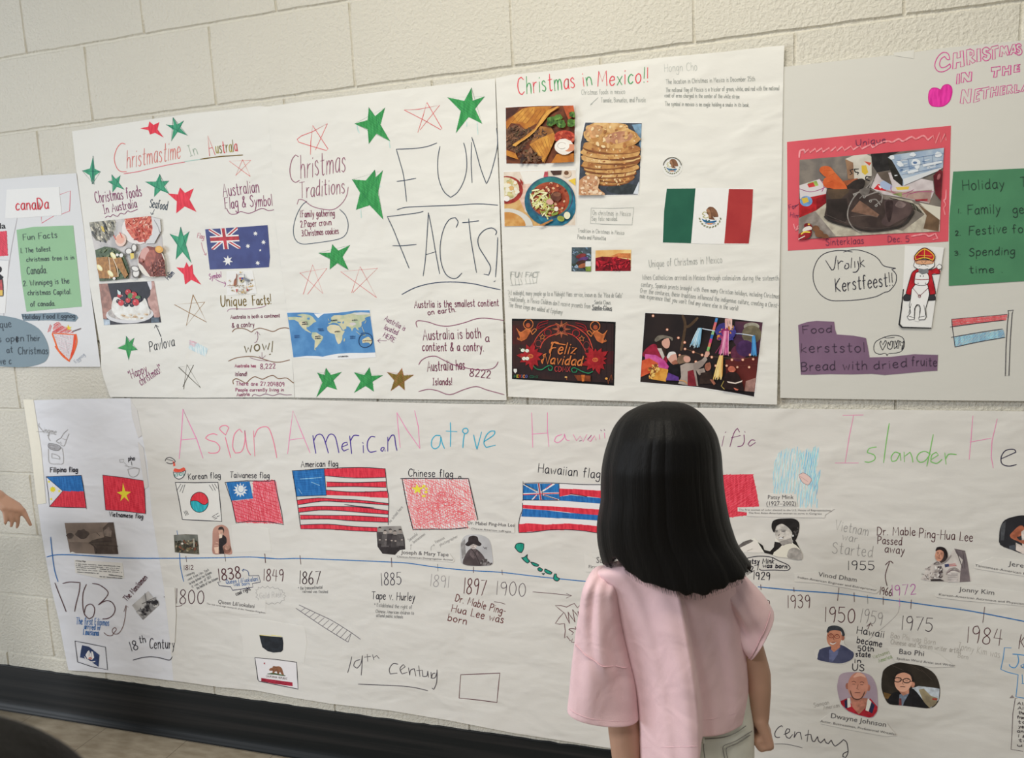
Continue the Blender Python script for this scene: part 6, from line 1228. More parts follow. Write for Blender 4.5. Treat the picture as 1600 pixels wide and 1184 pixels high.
    yl = M((222, 196, 66), 'print'); f.star('940 530 986 550 966 592 926 590 906 552', fill=yl, inner=0.5).ell(984, 544, 11, 8, yl).ell(1000, 560, 9, 7, yl).ell(998, 580, 9, 8, yl).ell(984, 604, 12, 7, yl)
    f.lines('842 498 1000 496 1256 498 1284 620 1314 750;852 500 880 650 918 808 1050 806 1150 806 1252 796;1196 494 1198 484 1208 484 1210 496', bk, 1.6).build()
    K(780, 620, 3.4783)
    lab('Hawaiian flag', 212, 410, 546, 444, 50, bk, 1.8)
    K(800, 690, 5.6375)
    f = part('flag_drawing', 'drawn flag of white, red and blue stripes with a crossed canton')
    wt = M((206, 204, 204), 'print')
    f.poly('96 366 414 366 1100 376 1100 830 800 806 500 780 300 790 60 800 66 700 92 520', wt)
    f.poly('100 370 412 370 416 512 96 510', blu)
    for t, m, w in (('104 374 220 440', wt, 4.2), ('370 372 262 440', wt, 4.2), ('270 466 410 512', wt, 3.2), ('216 470 180 508', wt, 3.2), ('100 460 412 452', wt, 4.4), ('234 372 252 508', wt, 6.0), ('110 376 216 436', bk, 1.0), ('350 372 300 410', red, 1.8), ('280 472 404 510', red, 1.2), ('100 466 412 452', red, 2.4), ('234 372 254 508', red, 3.6), ('198 500 214 474', red, 1.4)): f.stroke(t, m, w, False)
    for s_, m in (('414 412 600 420 840 436 1100 452 1100 510 820 500 660 480 520 464 420 482', red), ('420 484 520 470 660 486 820 500 1100 516 1100 566 820 548 640 534 420 518', blu), ('92 556 300 566 560 584 830 600 1100 620 1100 664 800 652 660 642 400 610 92 586', red), ('98 590 300 604 520 630 820 650 1100 670 1100 720 800 696 500 676 300 666 80 658', blu), ('60 728 140 718 300 730 500 720 780 746 1100 770 1100 840 780 804 620 784 460 776 300 782 60 798', red)):
        f.poly(s_, m).hatch(s_, M((24, 82, 144), 'marker') if m is blu else M((180, 38, 54), 'marker'), 4, 2.0, 1.2)
    f.lines('96 350 96 520;96 366 250 362 414 366 620 376 820 378 1100 384;414 366 418 516;92 512 250 514 418 516;92 540 90 600 70 660 58 730 60 800 180 796 340 776 480 774 620 784 780 806 1100 846;512 458 600 472 660 484;230 372 250 506;256 372 274 506;110 372 220 430;284 470 404 514', bk, 1.2).build()
    f = part('islands_drawing', 'chain of teal islands with black outlines'); tl = M((18, 122, 104), 'marker')
    for s_ in ('24 930 40 900 76 892 104 900 102 940 84 976 56 968', '84 1022 110 1016 136 992 134 1024 158 1052 136 1070 110 1050', '164 1060 190 1064 236 1084 226 1096 190 1090', '226 1116 244 1108 268 1124 260 1140 234 1136', '290 1120 310 1128 352 1150 340 1166 304 1156 288 1140', '264 1160 290 1160 276 1172', '374 1164 390 1164 394 1190 420 1206 400 1226 372 1216 366 1194'): f.poly(s_, tl, True).stroke([float(v) for v in s_.split()], bk, 1.5, True, True)
    f.build()
    p = part('handwriting', 'star burst outline partly hidden by the girl'); K(860, 880, 9.11); s4 = M((96, 62, 68))
    p.stroke('430 586 384 632 340 570 290 590 230 622 150 600 68 600 120 644 190 700 120 780 70 856 130 866 200 856 212 960 200 1064 236 1040 284 1104 316 1070 300 1120 340 1126 366 1080 420 1140 470 1060', s4, 1.4, False).lines('200 704 240 790 270 856 252 690 300 770 350 838 316 656 360 710 398 770 392 680 410 720', s4, 1.5, False).stroke('352 900 370 940 310 926 260 936 330 986 306 1016', s4, 1.6).build()
    # captions and portraits, middle
    K(580, 790, 5.636)
    def cap(outline, *lines, label='printed caption'):
        cp = po.slab('caption_strip', outline, wc, 0.0020, 0.0004, label); q = po.part('small_print', parent=cp, lift=0.0026)
        for t in lines: q.print_text(*t)
        q.build()
    pic = part('group_portrait_print', 'grey print of five seated people in dark clothes', lift=0.0013)
    pic.clip('44 200 70 182 262 178 296 300 300 388 210 432 100 422 56 360').poly('44 200 70 182 180 176 262 178 296 300 300 388 240 400 210 432 100 422 60 360 40 280', M((116, 112, 110), 'print', (140, 136, 132), 20)).poly('44 300 100 250 290 260 300 388 240 400 210 432 100 422 56 360', M((46, 42, 44), 'print'))
    for x, y in ((76, 206), (122, 232), (168, 222), (208, 236), (254, 224)):
        pic.poly([x - 26, y + 24, x + 26, y + 24, x + 34, y + 130, x - 34, y + 130], M((52 + (x % 3)*14, 48 + (x % 3)*14, 50 + (x % 3)*13), 'print')).ell(x, y, 15, 18, M((150, 140, 134), 'print'), 0, 12).poly([x - 15, y - 6, x - 8, y - 20, x + 8, y - 20, x + 15, y - 6, x, y - 11], M((36, 32, 34), 'print'))
    for x, y in ((76, 300), (130, 300), (180, 306), (214, 310), (270, 300)): pic.ell(x, y, 9, 6, M((156, 146, 140), 'print'))
    pic.build()
    cap('224 430 250 392 300 384 500 406 690 420 734 484 720 498 480 476 230 456', ('Joseph & Mary Tape', 262, 424, 680, 446, 33.8, ty), ('Chinese-American Desegregation Activist', 226, 454, 720, 484, 15.6, ty, -0.004))
    cap('846 132 1000 130 1262 154 1262 240 1100 230 890 216 850 180', ('Dr. Mabel Ping-Hua Lee', 848, 164, 1262, 186, 29.9, ty), ('Chinese American suffragist', 880, 208, 1232, 236, 16.9, ty, -0.004))
    p = part('handwriting', 'faint pencil notes with small arrows'); p.text('no school here', 168, 150, 280, 16, 26, pc, 0.9); p = p.next('faint pencil words with an arrow'); p.text('Successful', 336, 314, 410, 256, 26, pc, 0.8).text('businessmen', 376, 330, 476, 256, 24, pc, 0.8).lines('348 386 350 340;344 350 351 340 358 350', pc, 0.9); p = p.next('faint pencil words with a small arrow'); p.text('famous', 568, 332, 648, 290, 24, pc, 0.8).text('photographer', 608, 356, 764, 276, 24, pc, 0.8).lines('526 392 530 360 556 344;546 340 558 344 552 354', pc, 0.9).build()
    def portrait(name, label, outline, bgm):
        q = part(name, label, lift=0.0015); q.poly(outline, bgm, True); q.clip(outline); return q
    pic = portrait('portrait_print', 'grey portrait of a person in a brimmed hat and wide collar', '786 480 784 400 790 330 820 270 880 252 960 256 1030 290 1056 350 1066 430 1072 500 1050 524 960 530 850 528 800 510', M((158, 158, 160), 'print', (174, 174, 176), 14))
    pic.poly('788 330 826 290 834 440 800 470', M((136, 134, 134), 'print')).poly('806 500 836 420 880 374 930 384 980 430 1010 480 1040 528 850 526', M((66, 58, 60), 'print', (82, 74, 76), 40), True).poly('880 376 930 384 950 440 900 470 866 430', M((92, 82, 84), 'print')).ell(900, 344, 32, 38, M((184, 174, 170), 'print')).poly('830 336 852 314 860 276 900 262 936 276 946 310 972 336 950 356 900 336 860 356 836 350', M((48, 42, 44), 'print'), True)
    pic.lines('884 344 894 344;908 344 918 344;888 368 912 368;900 346 898 358', M((70, 60, 60), 'print'), 0.9).lines('880 380 920 430 960 520;930 384 910 440', M((46, 40, 42), 'print'), 1.0).blobs('960 490 1060 460 1066 516 970 524', [M((120, 116, 116), 'print'), M((176, 172, 170), 'print'), M((70, 66, 66), 'print')], 16, 8, 16).lines('984 360 1004 380;1006 366 1016 384;1000 372 1020 368', M((70, 66, 70), 'print'), 0.9).build()
    # red flag hidden by the girl, blue waterfall
    K(1130, 760, 6.9667)
    f = part('flag_drawing', 'drawn plain red crayon flag partly behind the girl'); K(1100, 620, 3.2)
    q = '-20 384 80 390 244 386 262 470 276 548 168 552 170 572 214 578 214 592 110 604 -10 600'
    f.poly(q, M((198, 62, 76), 'crayon')).hatch(q, M((178, 40, 58), 'crayon'), -32, 2.6, 1.6, 0.8, 1.0).build()
    f = part('waterfall_drawing', 'blue crayon strokes with a small pink shape'); q = '356 310 370 280 400 270 412 256 440 270 466 256 486 280 510 262 540 270 580 240 574 320 560 380 584 374 560 480 570 548 470 550 462 486 350 482 344 400'
    f.hatch(q, M((168, 200, 216), 'crayon'), 93, 2.2, 1.7, 4, 0.8).hatch(q, M((138, 182, 206), 'crayon'), 97, 4.6, 1.6, 5, 0.8).hatch('470 280 570 260 560 380 580 378 566 480 540 480', M((112, 164, 198), 'crayon'), 99, 3.4, 1.6, 5, 0.8)
    f.poly('474 390 500 380 536 408 530 430 518 440 490 424', M((214, 178, 172), 'print'), True).stroke('474 390 500 380 536 408 530 430 518 440 490 424 474 390', M((120, 110, 116)), 0.9).lines('480 396 520 424', M((150, 120, 120)), 0.8).build()
    K(1130, 760, 6.9667)
    cap('470 84 740 76 800 84 808 214 470 218', ('Patsy Mink', 486, 136, 766, 136, 44.2, ty, -0.004), ('(1927–2002)', 470, 206, 792, 206, 46.8, ty, -0.004))
    K(1100, 620, 3.2)
    cap('168 552 400 552 640 558 652 560 606 590 604 604 400 602 214 596 214 574 168 572', ('The first woman of color elected to the U.S. House of Representatives', 174, 568, 636, 572, 9.1, ty, -0.004), ('The first Asian-American woman to serve in Congress', 222, 584, 588, 588, 9.1, ty, -0.004))
    K(1130, 760, 6.9667)
    pic = part('portrait_print', 'black and white cut-out of a woman in a sleeveless dress holding papers', lift=0.0015)
    kk = M((34, 32, 32), 'print'); gy = M((178, 174, 168), 'print'); g5 = M((140, 136, 132), 'print'); lt = M((206, 204, 196), 'print')
    pic.poly('150 660 230 596 300 572 340 560 380 600 430 650 460 690 510 700 550 650 560 600 570 560 620 600 700 620 790 590 840 690 858 796 700 776 540 744 440 720 330 720 190 710', lt).poly('150 654 220 600 300 574 330 590 190 690', M((96, 92, 90), 'print')).poly('172 672 350 586 430 720 330 716 190 706', M((204, 200, 194), 'print'))
    pic.poly('376 604 430 640 450 690 510 704 550 660 560 600 620 610 640 640 540 744 450 722', kk).poly('750 600 790 590 840 690 858 796 820 700', kk)
    pic.poly('570 470 600 420 680 400 740 470 752 520 740 600 680 616 620 610 590 580 566 520', gy, True).poly('610 600 740 560 750 620 720 660 640 640', g5)
    pic.poly('526 420 540 376 600 352 680 348 770 350 824 390 826 470 800 560 770 600 746 560 750 500 700 440 640 406 580 430 556 500 530 460', kk, True).blobs('760 400 826 400 810 540 770 580', [M((70, 66, 66), 'print'), kk], 20, 8, 16)
    pic.poly('540 744 640 650 760 620 840 690 800 680 730 690 700 740 712 776', M((206, 202, 190), 'print'), True).poly('706 776 704 710 740 672 800 670 850 710 852 796', M((150, 146, 142), 'print'), True)
    pic.lines('566 494 590 490;634 490 676 490;560 480 592 476;630 474 680 476;606 556 640 556 660 544;612 520 600 534', M((60, 56, 56), 'print'), 1.0).ell(628, 562, 22, 9, M((226, 222, 216), 'print')).ell(760, 536, 8, 12, M((226, 222, 216), 'print')).lines('260 700 320 676', M((140, 136, 130), 'print'), 0.8).build()
    p = part('handwriting', 'black words in a pointed outline about a birth in 1927'); p.text('Patsy Mink', 236, 840, 550, 836, 52, bk, 2.0, 0.1).text('was born', 430, 880, 692, 890, 44, bk, 2.0, 0.1).text('27', 300, 930, 400, 900, 56, bk, 1.8).lines('200 800 300 770 400 758 520 768 600 806 700 850 730 886 690 914 560 908 420 910 396 896', bk, 1.6).text('1929', 330, 1010, 506, 1018, 80, bk, 1.8).build()
    # right half
    K(1160, 860, 3.6364)
    p = part('handwriting', 'pencil words Vietnam war started'); K(1100, 620, 3.2)
    p.text('Vietnam', 654, 664, 818, 694, 50, pc, 1.2).text('war', 690, 714, 764, 728, 40, pc, 1.1).text('Started', 640, 780, 840, 802, 56, pc, 1.3).build()
    p = part('handwriting', 'dark words on a death with an arrow'); d4 = M((76, 48, 52))
    p.text('Dr. Mable', 866, 690, 1056, 692, 42, d4, 1.7).text('Ping-Hua Lee', 1076, 702, 1342, 722, 44, d4, 1.7).text('Passed', 868, 734, 988, 740, 38, d4, 1.6).text('away', 904, 776, 1000, 786, 40, d4, 1.6)
    K(1160, 860, 3.6364); p.lines('822 200 812 140 836 66;812 82 838 60 856 72', d4, 1.6).build()
    yr('1955', 600, 108, 748, 110, 50, bk, 1.6); yr('1939', 258, 326, 384, 326, 72, dk, 1.6); yr('1950', 468, 404, 636, 412, 84, dk, 1.8); yr('1959', 668, 406, 790, 426, 76, M((128, 124, 124)), 1.3); yr('1975', 904, 448, 1076, 462, 82, M((60, 50, 58)), 1.6); yr('1984', 1276, 520, 1470, 540, 94, dk, 1.7); yr('1972', 850, 256, 986, 248, 58, M((160, 84, 150)), 1.5); yr('1966', 780, 250, 846, 258, 42, d4, 1.7)
    K(1160, 860, 3.6364)
    part('handwriting', 'year 1920 ending hidden behind the girl').stroke('136 280 152 286 154 306 146 320 130 314', dk, 1.4).build()
    p = part('handwriting', 'black words on the fiftieth state with an arrow')
    for t in (('Hawaii', 650, 470, 802, 494, 40), ('became', 650, 524, 790, 548, 36), ('50th', 656, 570, 744, 572, 30), ('state', 644, 600, 726, 606, 28), ('in', 638, 638, 672, 638, 24), ('US', 624, 680, 690, 684, 36)): p.text(*t, bk, 1.8)
    p.lines('712 446 724 418;708 430 726 414 738 428', d4, 1.6).build()
    p = part('handwriting', 'faint pencil notes beside the year 1975'); p.text('Bao Phi was Born', 842, 496, 1094, 536, 32, M((160, 156, 150)), 1.0).text('Chinese and Spoken writer artist', 842, 530, 1240, 584, 28, M((150, 146, 140)), 1.0); p = p.next('faint pencil words near the year 1984'); p.text('Jonny Kim was', 1220, 560, 1460, 610, 40, M((160, 156, 150)), 1.0).text('Born', 1224, 606, 1280, 618, 26, M((160, 156, 150)), 1.0); p = p.next('faint greenish pencil words'); p.text('Vietnamese', 744, 616, 850, 580, 22, M((140, 150, 120)), 0.9).text('American', 776, 638, 860, 606, 22, M((130, 150, 110)), 1.0); p = p.next('faint pencil words at the red shirt portrait'); p.text('Samoan', 408, 890, 492, 872, 24, M((150, 146, 142)), 0.9).text('American', 462, 904, 552, 888, 22, M((150, 146, 142)), 0.9)
    p = p.next('thin pencil line from 1972'); p.stroke('892 316 880 360 820 420 760 470 700 520', M((150, 146, 144)), 1.0).build()
    p = part('handwriting', 'large black word century underlined'); ck = M((64, 60, 66)); K(1160, 1100, 8.4211)
    p.lines('528 298 514 282 470 310 430 370 430 420 460 438 490 434;546 398 610 370 622 330 590 322 566 370 580 430 620 450 660 400;690 360 680 440 720 376 760 370 780 460;870 340 850 490;826 410 860 400 900 398 920 480 950 490 990 424 1000 480 1030 508 1060 480 1080 456 1096 500 1130 520 1170 470 1190 520 1220 552 1270 520 1330 466 1370 500 1386 570 1388 640 1360 700 1320 690 1330 650 1390 620', ck, 1.7).stroke('420 522 560 524 680 546 790 574', ck, 1.0).build()
    # captions right
    K(1160, 860, 3.6364)
    cap('296 130 420 120 660 160 780 226 760 244 600 214 440 186 296 176', ('Vinod Dham', 430, 146, 648, 178, 26.0, ty, -0.004), ('Indian-American Engineer and Entrepreneur', 314, 156, 762, 230, 11.7, ty, -0.004))
    K(1420, 780, 5.922)
    cap('240 890 330 800 520 806 800 826 1060 860 1240 900 1240 1020 1060 986 500 936 260 906', ('Jonny Kim', 462, 850, 788, 884, 42.9, ty, -0.004), ('Korean-American Astronaut and Physician', 278, 888, 1066, 976, 19.5, ty, -0.004))
    cap('606 608 780 536 1000 560 1300 600 1300 740 1060 708 800 670 610 640', ('Jeremy Lin', 920, 612, 1290, 668, 42.9, ty, -0.004), ('Taiwanese-American Professional', 610, 618, 1300, 736, 20.8, ty, -0.004))
    K(1160, 860, 3.6364)
    cap('820 550 1040 560 1120 590 1210 660 1080 664 866 630', ('Bao Phi', 890, 586, 1030, 600, 29.9, ty), ('Spoken Word Artist and Writer', 876, 618, 1208, 660, 13.0, ty, -0.004))
    cap('440 964 500 920 640 944 820 980 876 1050 820 1056 620 1020 450 984', ('Dwayne Johnson', 502, 950, 814, 1002, 28.6, ty, -0.004), ('Actor, Businessman, Professional Wrestler', 442, 974, 874, 1050, 13.0, ty, -0.004))
    # colour portraits (generic faces)
    K(1250, 960, 5.284)
    def face(q, cx, cy, rx, ry, skin, dark, rot=0, glasses=None, beard=None):
        q.ell(cx, cy, rx, ry, skin, rot, 24); e = M((52, 38, 36), 'print'); sh = M(dark, 'print')
        cs, sn = math.cos(math.radians(rot)), math.sin(math.radians(rot))
        at = lambda u, v: (cx + u*rx*cs - v*ry*sn, cy + u*rx*sn + v*ry*cs)
        def ln(m, w, *uv): q.stroke([c_ for u, v in uv for c_ in at(u, v)], m, w)
        for s_ in (-0.42, 0.38):
            ln(sh, 1.2, (s_ - 0.2, -0.26), (s_, -0.32), (s_ + 0.2, -0.24)); ln(e, 1.0, (s_ - 0.13, -0.1), (s_ + 0.13, -0.1))
        ln(sh, 1.0, (0.02, -0.1), (-0.08, 0.22), (0.1, 0.26)); ln(sh, 1.2, (-0.26, 0.52), (0, 0.5), (0.28, 0.5))
        if beard: ln(beard, 2.0, (-0.72, 0.4), (-0.45, 0.86), (0, 1.0), (0.45, 0.86), (0.72, 0.4))
        if glasses:
            for s_ in (-0.42, 0.38): a = at(s_, -0.08); q.ring(a[0], a[1], rx*0.34, ry*0.17, glasses, 1.1, rot=rot)
            ln(glasses, 1.1, (-0.95, -0.14), (-0.75, -0.1))
    pic = part('portrait_print', 'portrait of a smiling man with glasses in a blue jacket', lift=0.0015)
    pic.poly('114 300 150 280 220 250 214 120 260 84 330 94 376 150 366 240 440 300 440 340 380 400 320 406 200 392 136 366', wc, True)
    pic.poly('146 350 160 290 250 262 340 250 420 296 444 320 430 366 350 402 250 396 150 374', M((58, 62, 88), 'print', (70, 74, 100), 40), True).poly('240 290 290 280 330 262 310 330 270 390 240 392', M((88, 94, 126), 'print')).poly('256 250 330 236 330 270 280 310 258 290', M((168, 112, 90), 'print')).ell(352, 190, 16, 24, M((160, 104, 84), 'print'))
    face(pic, 282, 186, 62, 84, M((184, 128, 104), 'print', (170, 114, 92), 40), (110, 66, 54), 6, M((120, 60, 50), 'print'))
    pic.poly('220 140 232 104 270 90 320 96 356 124 370 170 350 176 340 140 290 128 250 134 232 150', M((52, 56, 62), 'print'), True).poly('246 230 270 240 300 228 280 246 256 244', M((226, 222, 216), 'print'), True).build()
    pic = portrait('portrait_print', 'portrait of a bald man in a red polo shirt', '308 620 314 540 340 490 420 474 520 480 590 510 630 590 642 690 640 790 610 840 570 852 480 830 400 800 340 740', M((150, 134, 148), 'print', (164, 148, 160), 12))
    pic.poly('320 720 390 690 440 760 540 750 580 690 640 760 636 800 604 842 570 850 480 828 400 796 350 750', M((160, 34, 48), 'print')).poly('366 712 392 696 400 770 372 772', M((40, 44, 72), 'print')).poly('390 690 412 690 420 760 392 770', M((214, 208, 198), 'print')).poly('560 690 590 720 566 800 540 790', M((214, 208, 198), 'print')).poly('590 720 618 748 596 816 568 800', M((40, 44, 72), 'print')).poly('412 680 560 690 540 770 486 824 430 760', M((168, 112, 96), 'print')).ell(390, 590, 14, 26, M((160, 104, 88), 'print')).ell(566, 604, 14, 28, M((160, 104, 88), 'print'))
    face(pic, 478, 588, 84, 112, M((176, 120, 102), 'print', (190, 134, 116), 30), (86, 52, 46), 4, None, M((92, 66, 60), 'print')); pic.poly('440 520 470 482 520 490 544 520 500 508', M((206, 160, 142), 'print'), True).build()
    pic = portrait('portrait_print', 'wide portrait of a man with black glasses and dark coat outdoors', '672 560 684 470 740 420 820 396 920 402 1040 440 1110 490 1146 560 1156 640 1140 720 1080 772 960 764 840 750 740 740 700 690 676 620', M((40, 36, 32), 'print', (54, 48, 42), 20))
    pic.poly('910 610 980 590 1080 600 1152 612 1146 700 1080 772 1040 740 980 660', M((170, 178, 186), 'print')).poly('980 620 1020 610 1080 670 1140 690 1120 744 1070 770 1020 720', M((150, 138, 110), 'print', (120, 110, 90), 40)).poly('1090 690 1130 690 1132 706 1094 704', M((150, 60, 50), 'print')).poly('690 640 760 660 740 700 700 690', M((110, 84, 50), 'print')).lines('760 420 900 480;900 410 1010 470;1000 450 1090 540', M((66, 58, 52), 'print'), 1.0)
    pic.poly('716 720 760 650 840 630 920 606 980 660 1030 730 1050 770 840 750 740 740', M((28, 28, 32), 'print'), True).poly('820 660 880 640 900 650 860 720 850 750 816 746', M((110, 122, 140), 'print')).poly('820 690 836 690 840 750 816 748', M((110, 60, 60), 'print')).poly('800 610 900 600 900 650 850 670', M((176, 124, 104), 'print')).ell(932, 576, 16, 26, M((176, 124, 104), 'print'))
    face(pic, 852, 552, 72, 86, M((194, 144, 122), 'print', (206, 158, 136), 30), (92, 62, 52), 6); kk2 = M((24, 22, 24), 'print')
    for x in (806, 880): pic.ring(x, 538 + (x - 806)*0.1, 30, 18, kk2, 1.5)
    pic.lines('838 538 850 538;912 550 934 552;766 512 776 530', kk2, 1.5).poly('786 510 792 480 830 462 890 468 930 500 940 560 924 540 910 500 860 478 810 490', M((34, 30, 30), 'print'), True).build()
    K(1420, 780, 5.922)
    pic = part('portrait_print', 'cut-out of an astronaut in a white space suit', lift=0.0015)
    wsu = M((196, 190, 186), 'print', (178, 172, 168), 30); gsu = M((140, 132, 130), 'print'); dsu = M((74, 66, 68), 'print')
    pic.poly('110 740 130 700 180 620 240 580 300 590 360 560 400 480 440 452 520 476 540 560 550 680 580 756 460 768 300 760 200 756', wsu).poly('420 456 520 476 540 560 570 760 470 766 480 640 500 560 440 500', M((120, 110, 112), 'print', (96, 88, 92), 30)).lines('440 470 470 560 500 640;500 480 520 640;430 460 520 480', dsu, 1.4)
    pic.ell(305, 532, 66, 66, M((160, 152, 148), 'print'), 20).poly('280 560 300 450 330 452 356 500 356 545 310 590', M((60, 52, 52), 'print'), True)
    face(pic, 284, 514, 40, 60, M((176, 128, 108), 'print'), (96, 62, 54), 8); pic.poly('248 478 258 446 300 438 340 458 360 505 352 540 332 505 314 478 280 466', M((36, 30, 32), 'print'), True)
    pic.stroke('240 600 300 596 350 570 392 520', gsu, 3.0).stroke('350 690 380 650 430 640 470 670', gsu, 4.0).stroke('356 680 400 656 460 666', M((90, 70, 76), 'print'), 1.2).poly('330 600 370 596 374 620 336 630', M((60, 66, 100), 'print')).lines('374 600 430 596;376 608 440 606;376 616 440 614', M((170, 90, 90), 'print'), 1.1, False).poly('360 680 450 680 456 760 360 766', M((186, 180, 178), 'print')).lines('366 700 450 700;362 722 450 724;360 744 452 746', gsu, 1.0)
    pic.poly('266 620 300 616 316 680 280 690', dsu).ell(292, 710, 20, 18, dsu).poly('200 738 290 736 330 756 204 756', M((50, 44, 46), 'print')).lines('230 600 260 580 280 590;120 690 140 694;150 700 180 740;180 630 200 624', dsu, 1.3).blobs('150 640 300 620 330 740 150 740', [gsu, M((206, 202, 200), 'print'), M((170, 162, 160), 'print')], 26, 8, 18, 0.6).build()
    pic = portrait('portrait_print', 'dark print of an athlete in a white vest cut by the right edge', '846 420 836 330 850 250 890 190 980 158 1080 148 1240 170 1260 400 1200 540 1060 506 960 470', M((38, 38, 42), 'print', (52, 52, 56), 10))
    pic.poly('850 240 900 200 880 380 850 380', M((70, 72, 76), 'print')).poly('936 330 960 300 1020 246 1060 250 1070 300 1030 340 1000 350 1030 380 1080 380 1080 420 1020 392 950 360', M((150, 88, 66), 'print'), True).poly('1040 300 1080 270 1160 280 1180 520 1060 506 990 470 990 400 1050 430', M((186, 176, 170), 'print')).poly('1000 380 1080 376 1080 420 1030 400', M((160, 96, 74), 'print')).poly('930 430 980 420 990 470 930 460', M((80, 84, 92), 'print')).build()
    # far right notes
    K(1440, 980, 5.806)
    p = part('handwriting', 'blue bracketed note at the right edge'); b5 = M((66, 128, 176))
    p.stroke('812 186 752 184 740 280 718 380 780 406 876 430 866 540 856 630 920 640 1100 670', b5, 1.7, False).lines('826 242 880 246 1000 262;872 250 880 310 850 364 806 356 796 336;900 346 930 330 924 362 900 356 940 376;912 430 916 506;910 508 940 510', b5, 1.8).build()
    p = part('handwriting', 'dark letter at the right edge').lines('904 66 890 130 882 192;930 90 900 130 930 180', dk, 1.7, False).build()
    p = part('handwriting', 'boxed pencil note at the bottom right edge'); p.lines('920 1124 812 1106 820 960 828 780 850 644 866 642', M((96, 86, 90)), 1.4, False).poly('796 642 822 612 842 640', M((128, 120, 120)))
    for k, t in enumerate(('All', 'All', 'the', 'from', 'to', 'yes', 'and', 'is', 'to', 'us')): p.text(t, 868 + (k % 3)*6, 700 + k*42, 930 + k*4, 706 + k*42, 26, M((70, 64, 66)), 1.5)
    p.build()
    K(780, 620, 3.4783)
    cap('460 850 530 880 720 890 720 960 470 950', ('Su', 528, 902, 562, 903, 33.8, ty, -0.004), ('First', 486, 930, 530, 932, 16.9, ty, -0.004), label='caption partly hidden behind the girl')
timeline()
# ================================================================== people
from mathutils import noise as mnoise
def lerp(a, b, t): return a + (b - a)*t
def interp(tab, x):
    if x <= tab[0][0]: return tab[0][1]
    for (x0, y0), (x1, y1) in zip(tab, tab[1:]):
        if x <= x1: return y0 + (y1 - y0)*(x - x0)/(x1 - x0)
    return tab[-1][1]
def sm(tab, x):
    """smooth (catmull) interpolation of a table"""
    n = len(tab)
    if x <= tab[0][0]: return tab[0][1]
    for i in range(n - 1):
        if x <= tab[i+1][0]:
            p0 = tab[max(i-1, 0)][1]; p1 = tab[i][1]; p2 = tab[i+1][1]; p3 = tab[min(i+2, n-1)][1]
            t = (x - tab[i][0])/(tab[i+1][0] - tab[i][0])
            return 0.5*(2*p1 + (p2 - p0)*t + (2*p0 - 5*p1 + 4*p2 - p3)*t*t + (3*p1 - p0 - 3*p2 + p3)*t**3)
    return tab[-1][1]
def skin_mat(name, c1, c2):
    m, b, nt = _bsdf(name, 0.5, 0.35)
    b.inputs['Subsurface Weight'].default_value = 0.08; b.inputs['Subsurface Radius'].default_value = (0.01, 0.004, 0.002)
    tc = nt.nodes.new('ShaderNodeTexCoord'); nz = nt.nodes.new('ShaderNodeTexNoise'); nz.inputs['Scale'].default_value = 18; nz.inputs['Detail'].default_value = 4
    rp = nt.nodes.new('ShaderNodeValToRGB'); rp.color_ramp.elements[0].color = c1 + (1,); rp.color_ramp.elements[1].color = c2 + (1,)
    n2 = nt.nodes.new('ShaderNodeTexNoise'); n2.inputs['Scale'].default_value = 350
    bp = nt.nodes.new('ShaderNodeBump'); bp.inputs['Strength'].default_value = 0.12; bp.inputs['Distance'].default_value = 0.001
    L = nt.links.new
    L(tc.outputs['Object'], nz.inputs['Vector']); L(nz.outputs['Fac'], rp.inputs[0]); L(rp.outputs[0], b.inputs['Base Color']); L(tc.outputs['Object'], n2.inputs['Vector']); L(n2.outputs['Fac'], bp.inputs['Height']); L(bp.outputs[0], b.inputs['Normal'])
    return m
def cloth_mat(name, c1, c2, weave=420, wr=0.35, rough=0.85):
    m, b, nt = _bsdf(name, rough, 0.15); L = nt.links.new
    b.inputs['Sheen Weight'].default_value = 0.15
    tc = nt.nodes.new('ShaderNodeTexCoord')
    nz = nt.nodes.new('ShaderNodeTexNoise'); nz.inputs['Scale'].default_value = 60; nz.inputs['Detail'].default_value = 5
    rp = nt.nodes.new('ShaderNodeValToRGB'); rp.color_ramp.elements[0].color = c1 + (1,); rp.color_ramp.elements[1].color = c2 + (1,)
    n1 = nt.nodes.new('ShaderNodeTexNoise'); n1.inputs['Scale'].default_value = weave
    n2 = nt.nodes.new('ShaderNodeTexNoise'); n2.inputs['Scale'].default_value = 16; n2.inputs['Detail'].default_value = 2; n2.inputs['Distortion'].default_value = 0.8
    b1 = nt.nodes.new('ShaderNodeBump'); b1.inputs['Strength'].default_value = wr; b1.inputs['Distance'].default_value = 0.008
    b2 = nt.nodes.new('ShaderNodeBump'); b2.inputs['Strength'].default_value = 0.25; b2.inputs['Distance'].default_value = 0.001
    L(tc.outputs['Object'], nz.inputs['Vector']); L(nz.outputs['Fac'], rp.inputs[0]); L(rp.outputs[0], b.inputs['Base Color'])
    L(tc.outputs['Object'], n1.inputs['Vector']); L(tc.outputs['Object'], n2.inputs['Vector']); L(n2.outputs['Fac'], b1.inputs['Height']); L(n1.outputs['Fac'], b2.inputs['Height'])
    L(b1.outputs[0], b2.inputs['Normal']); L(b2.outputs[0], b.inputs['Normal'])
    return m
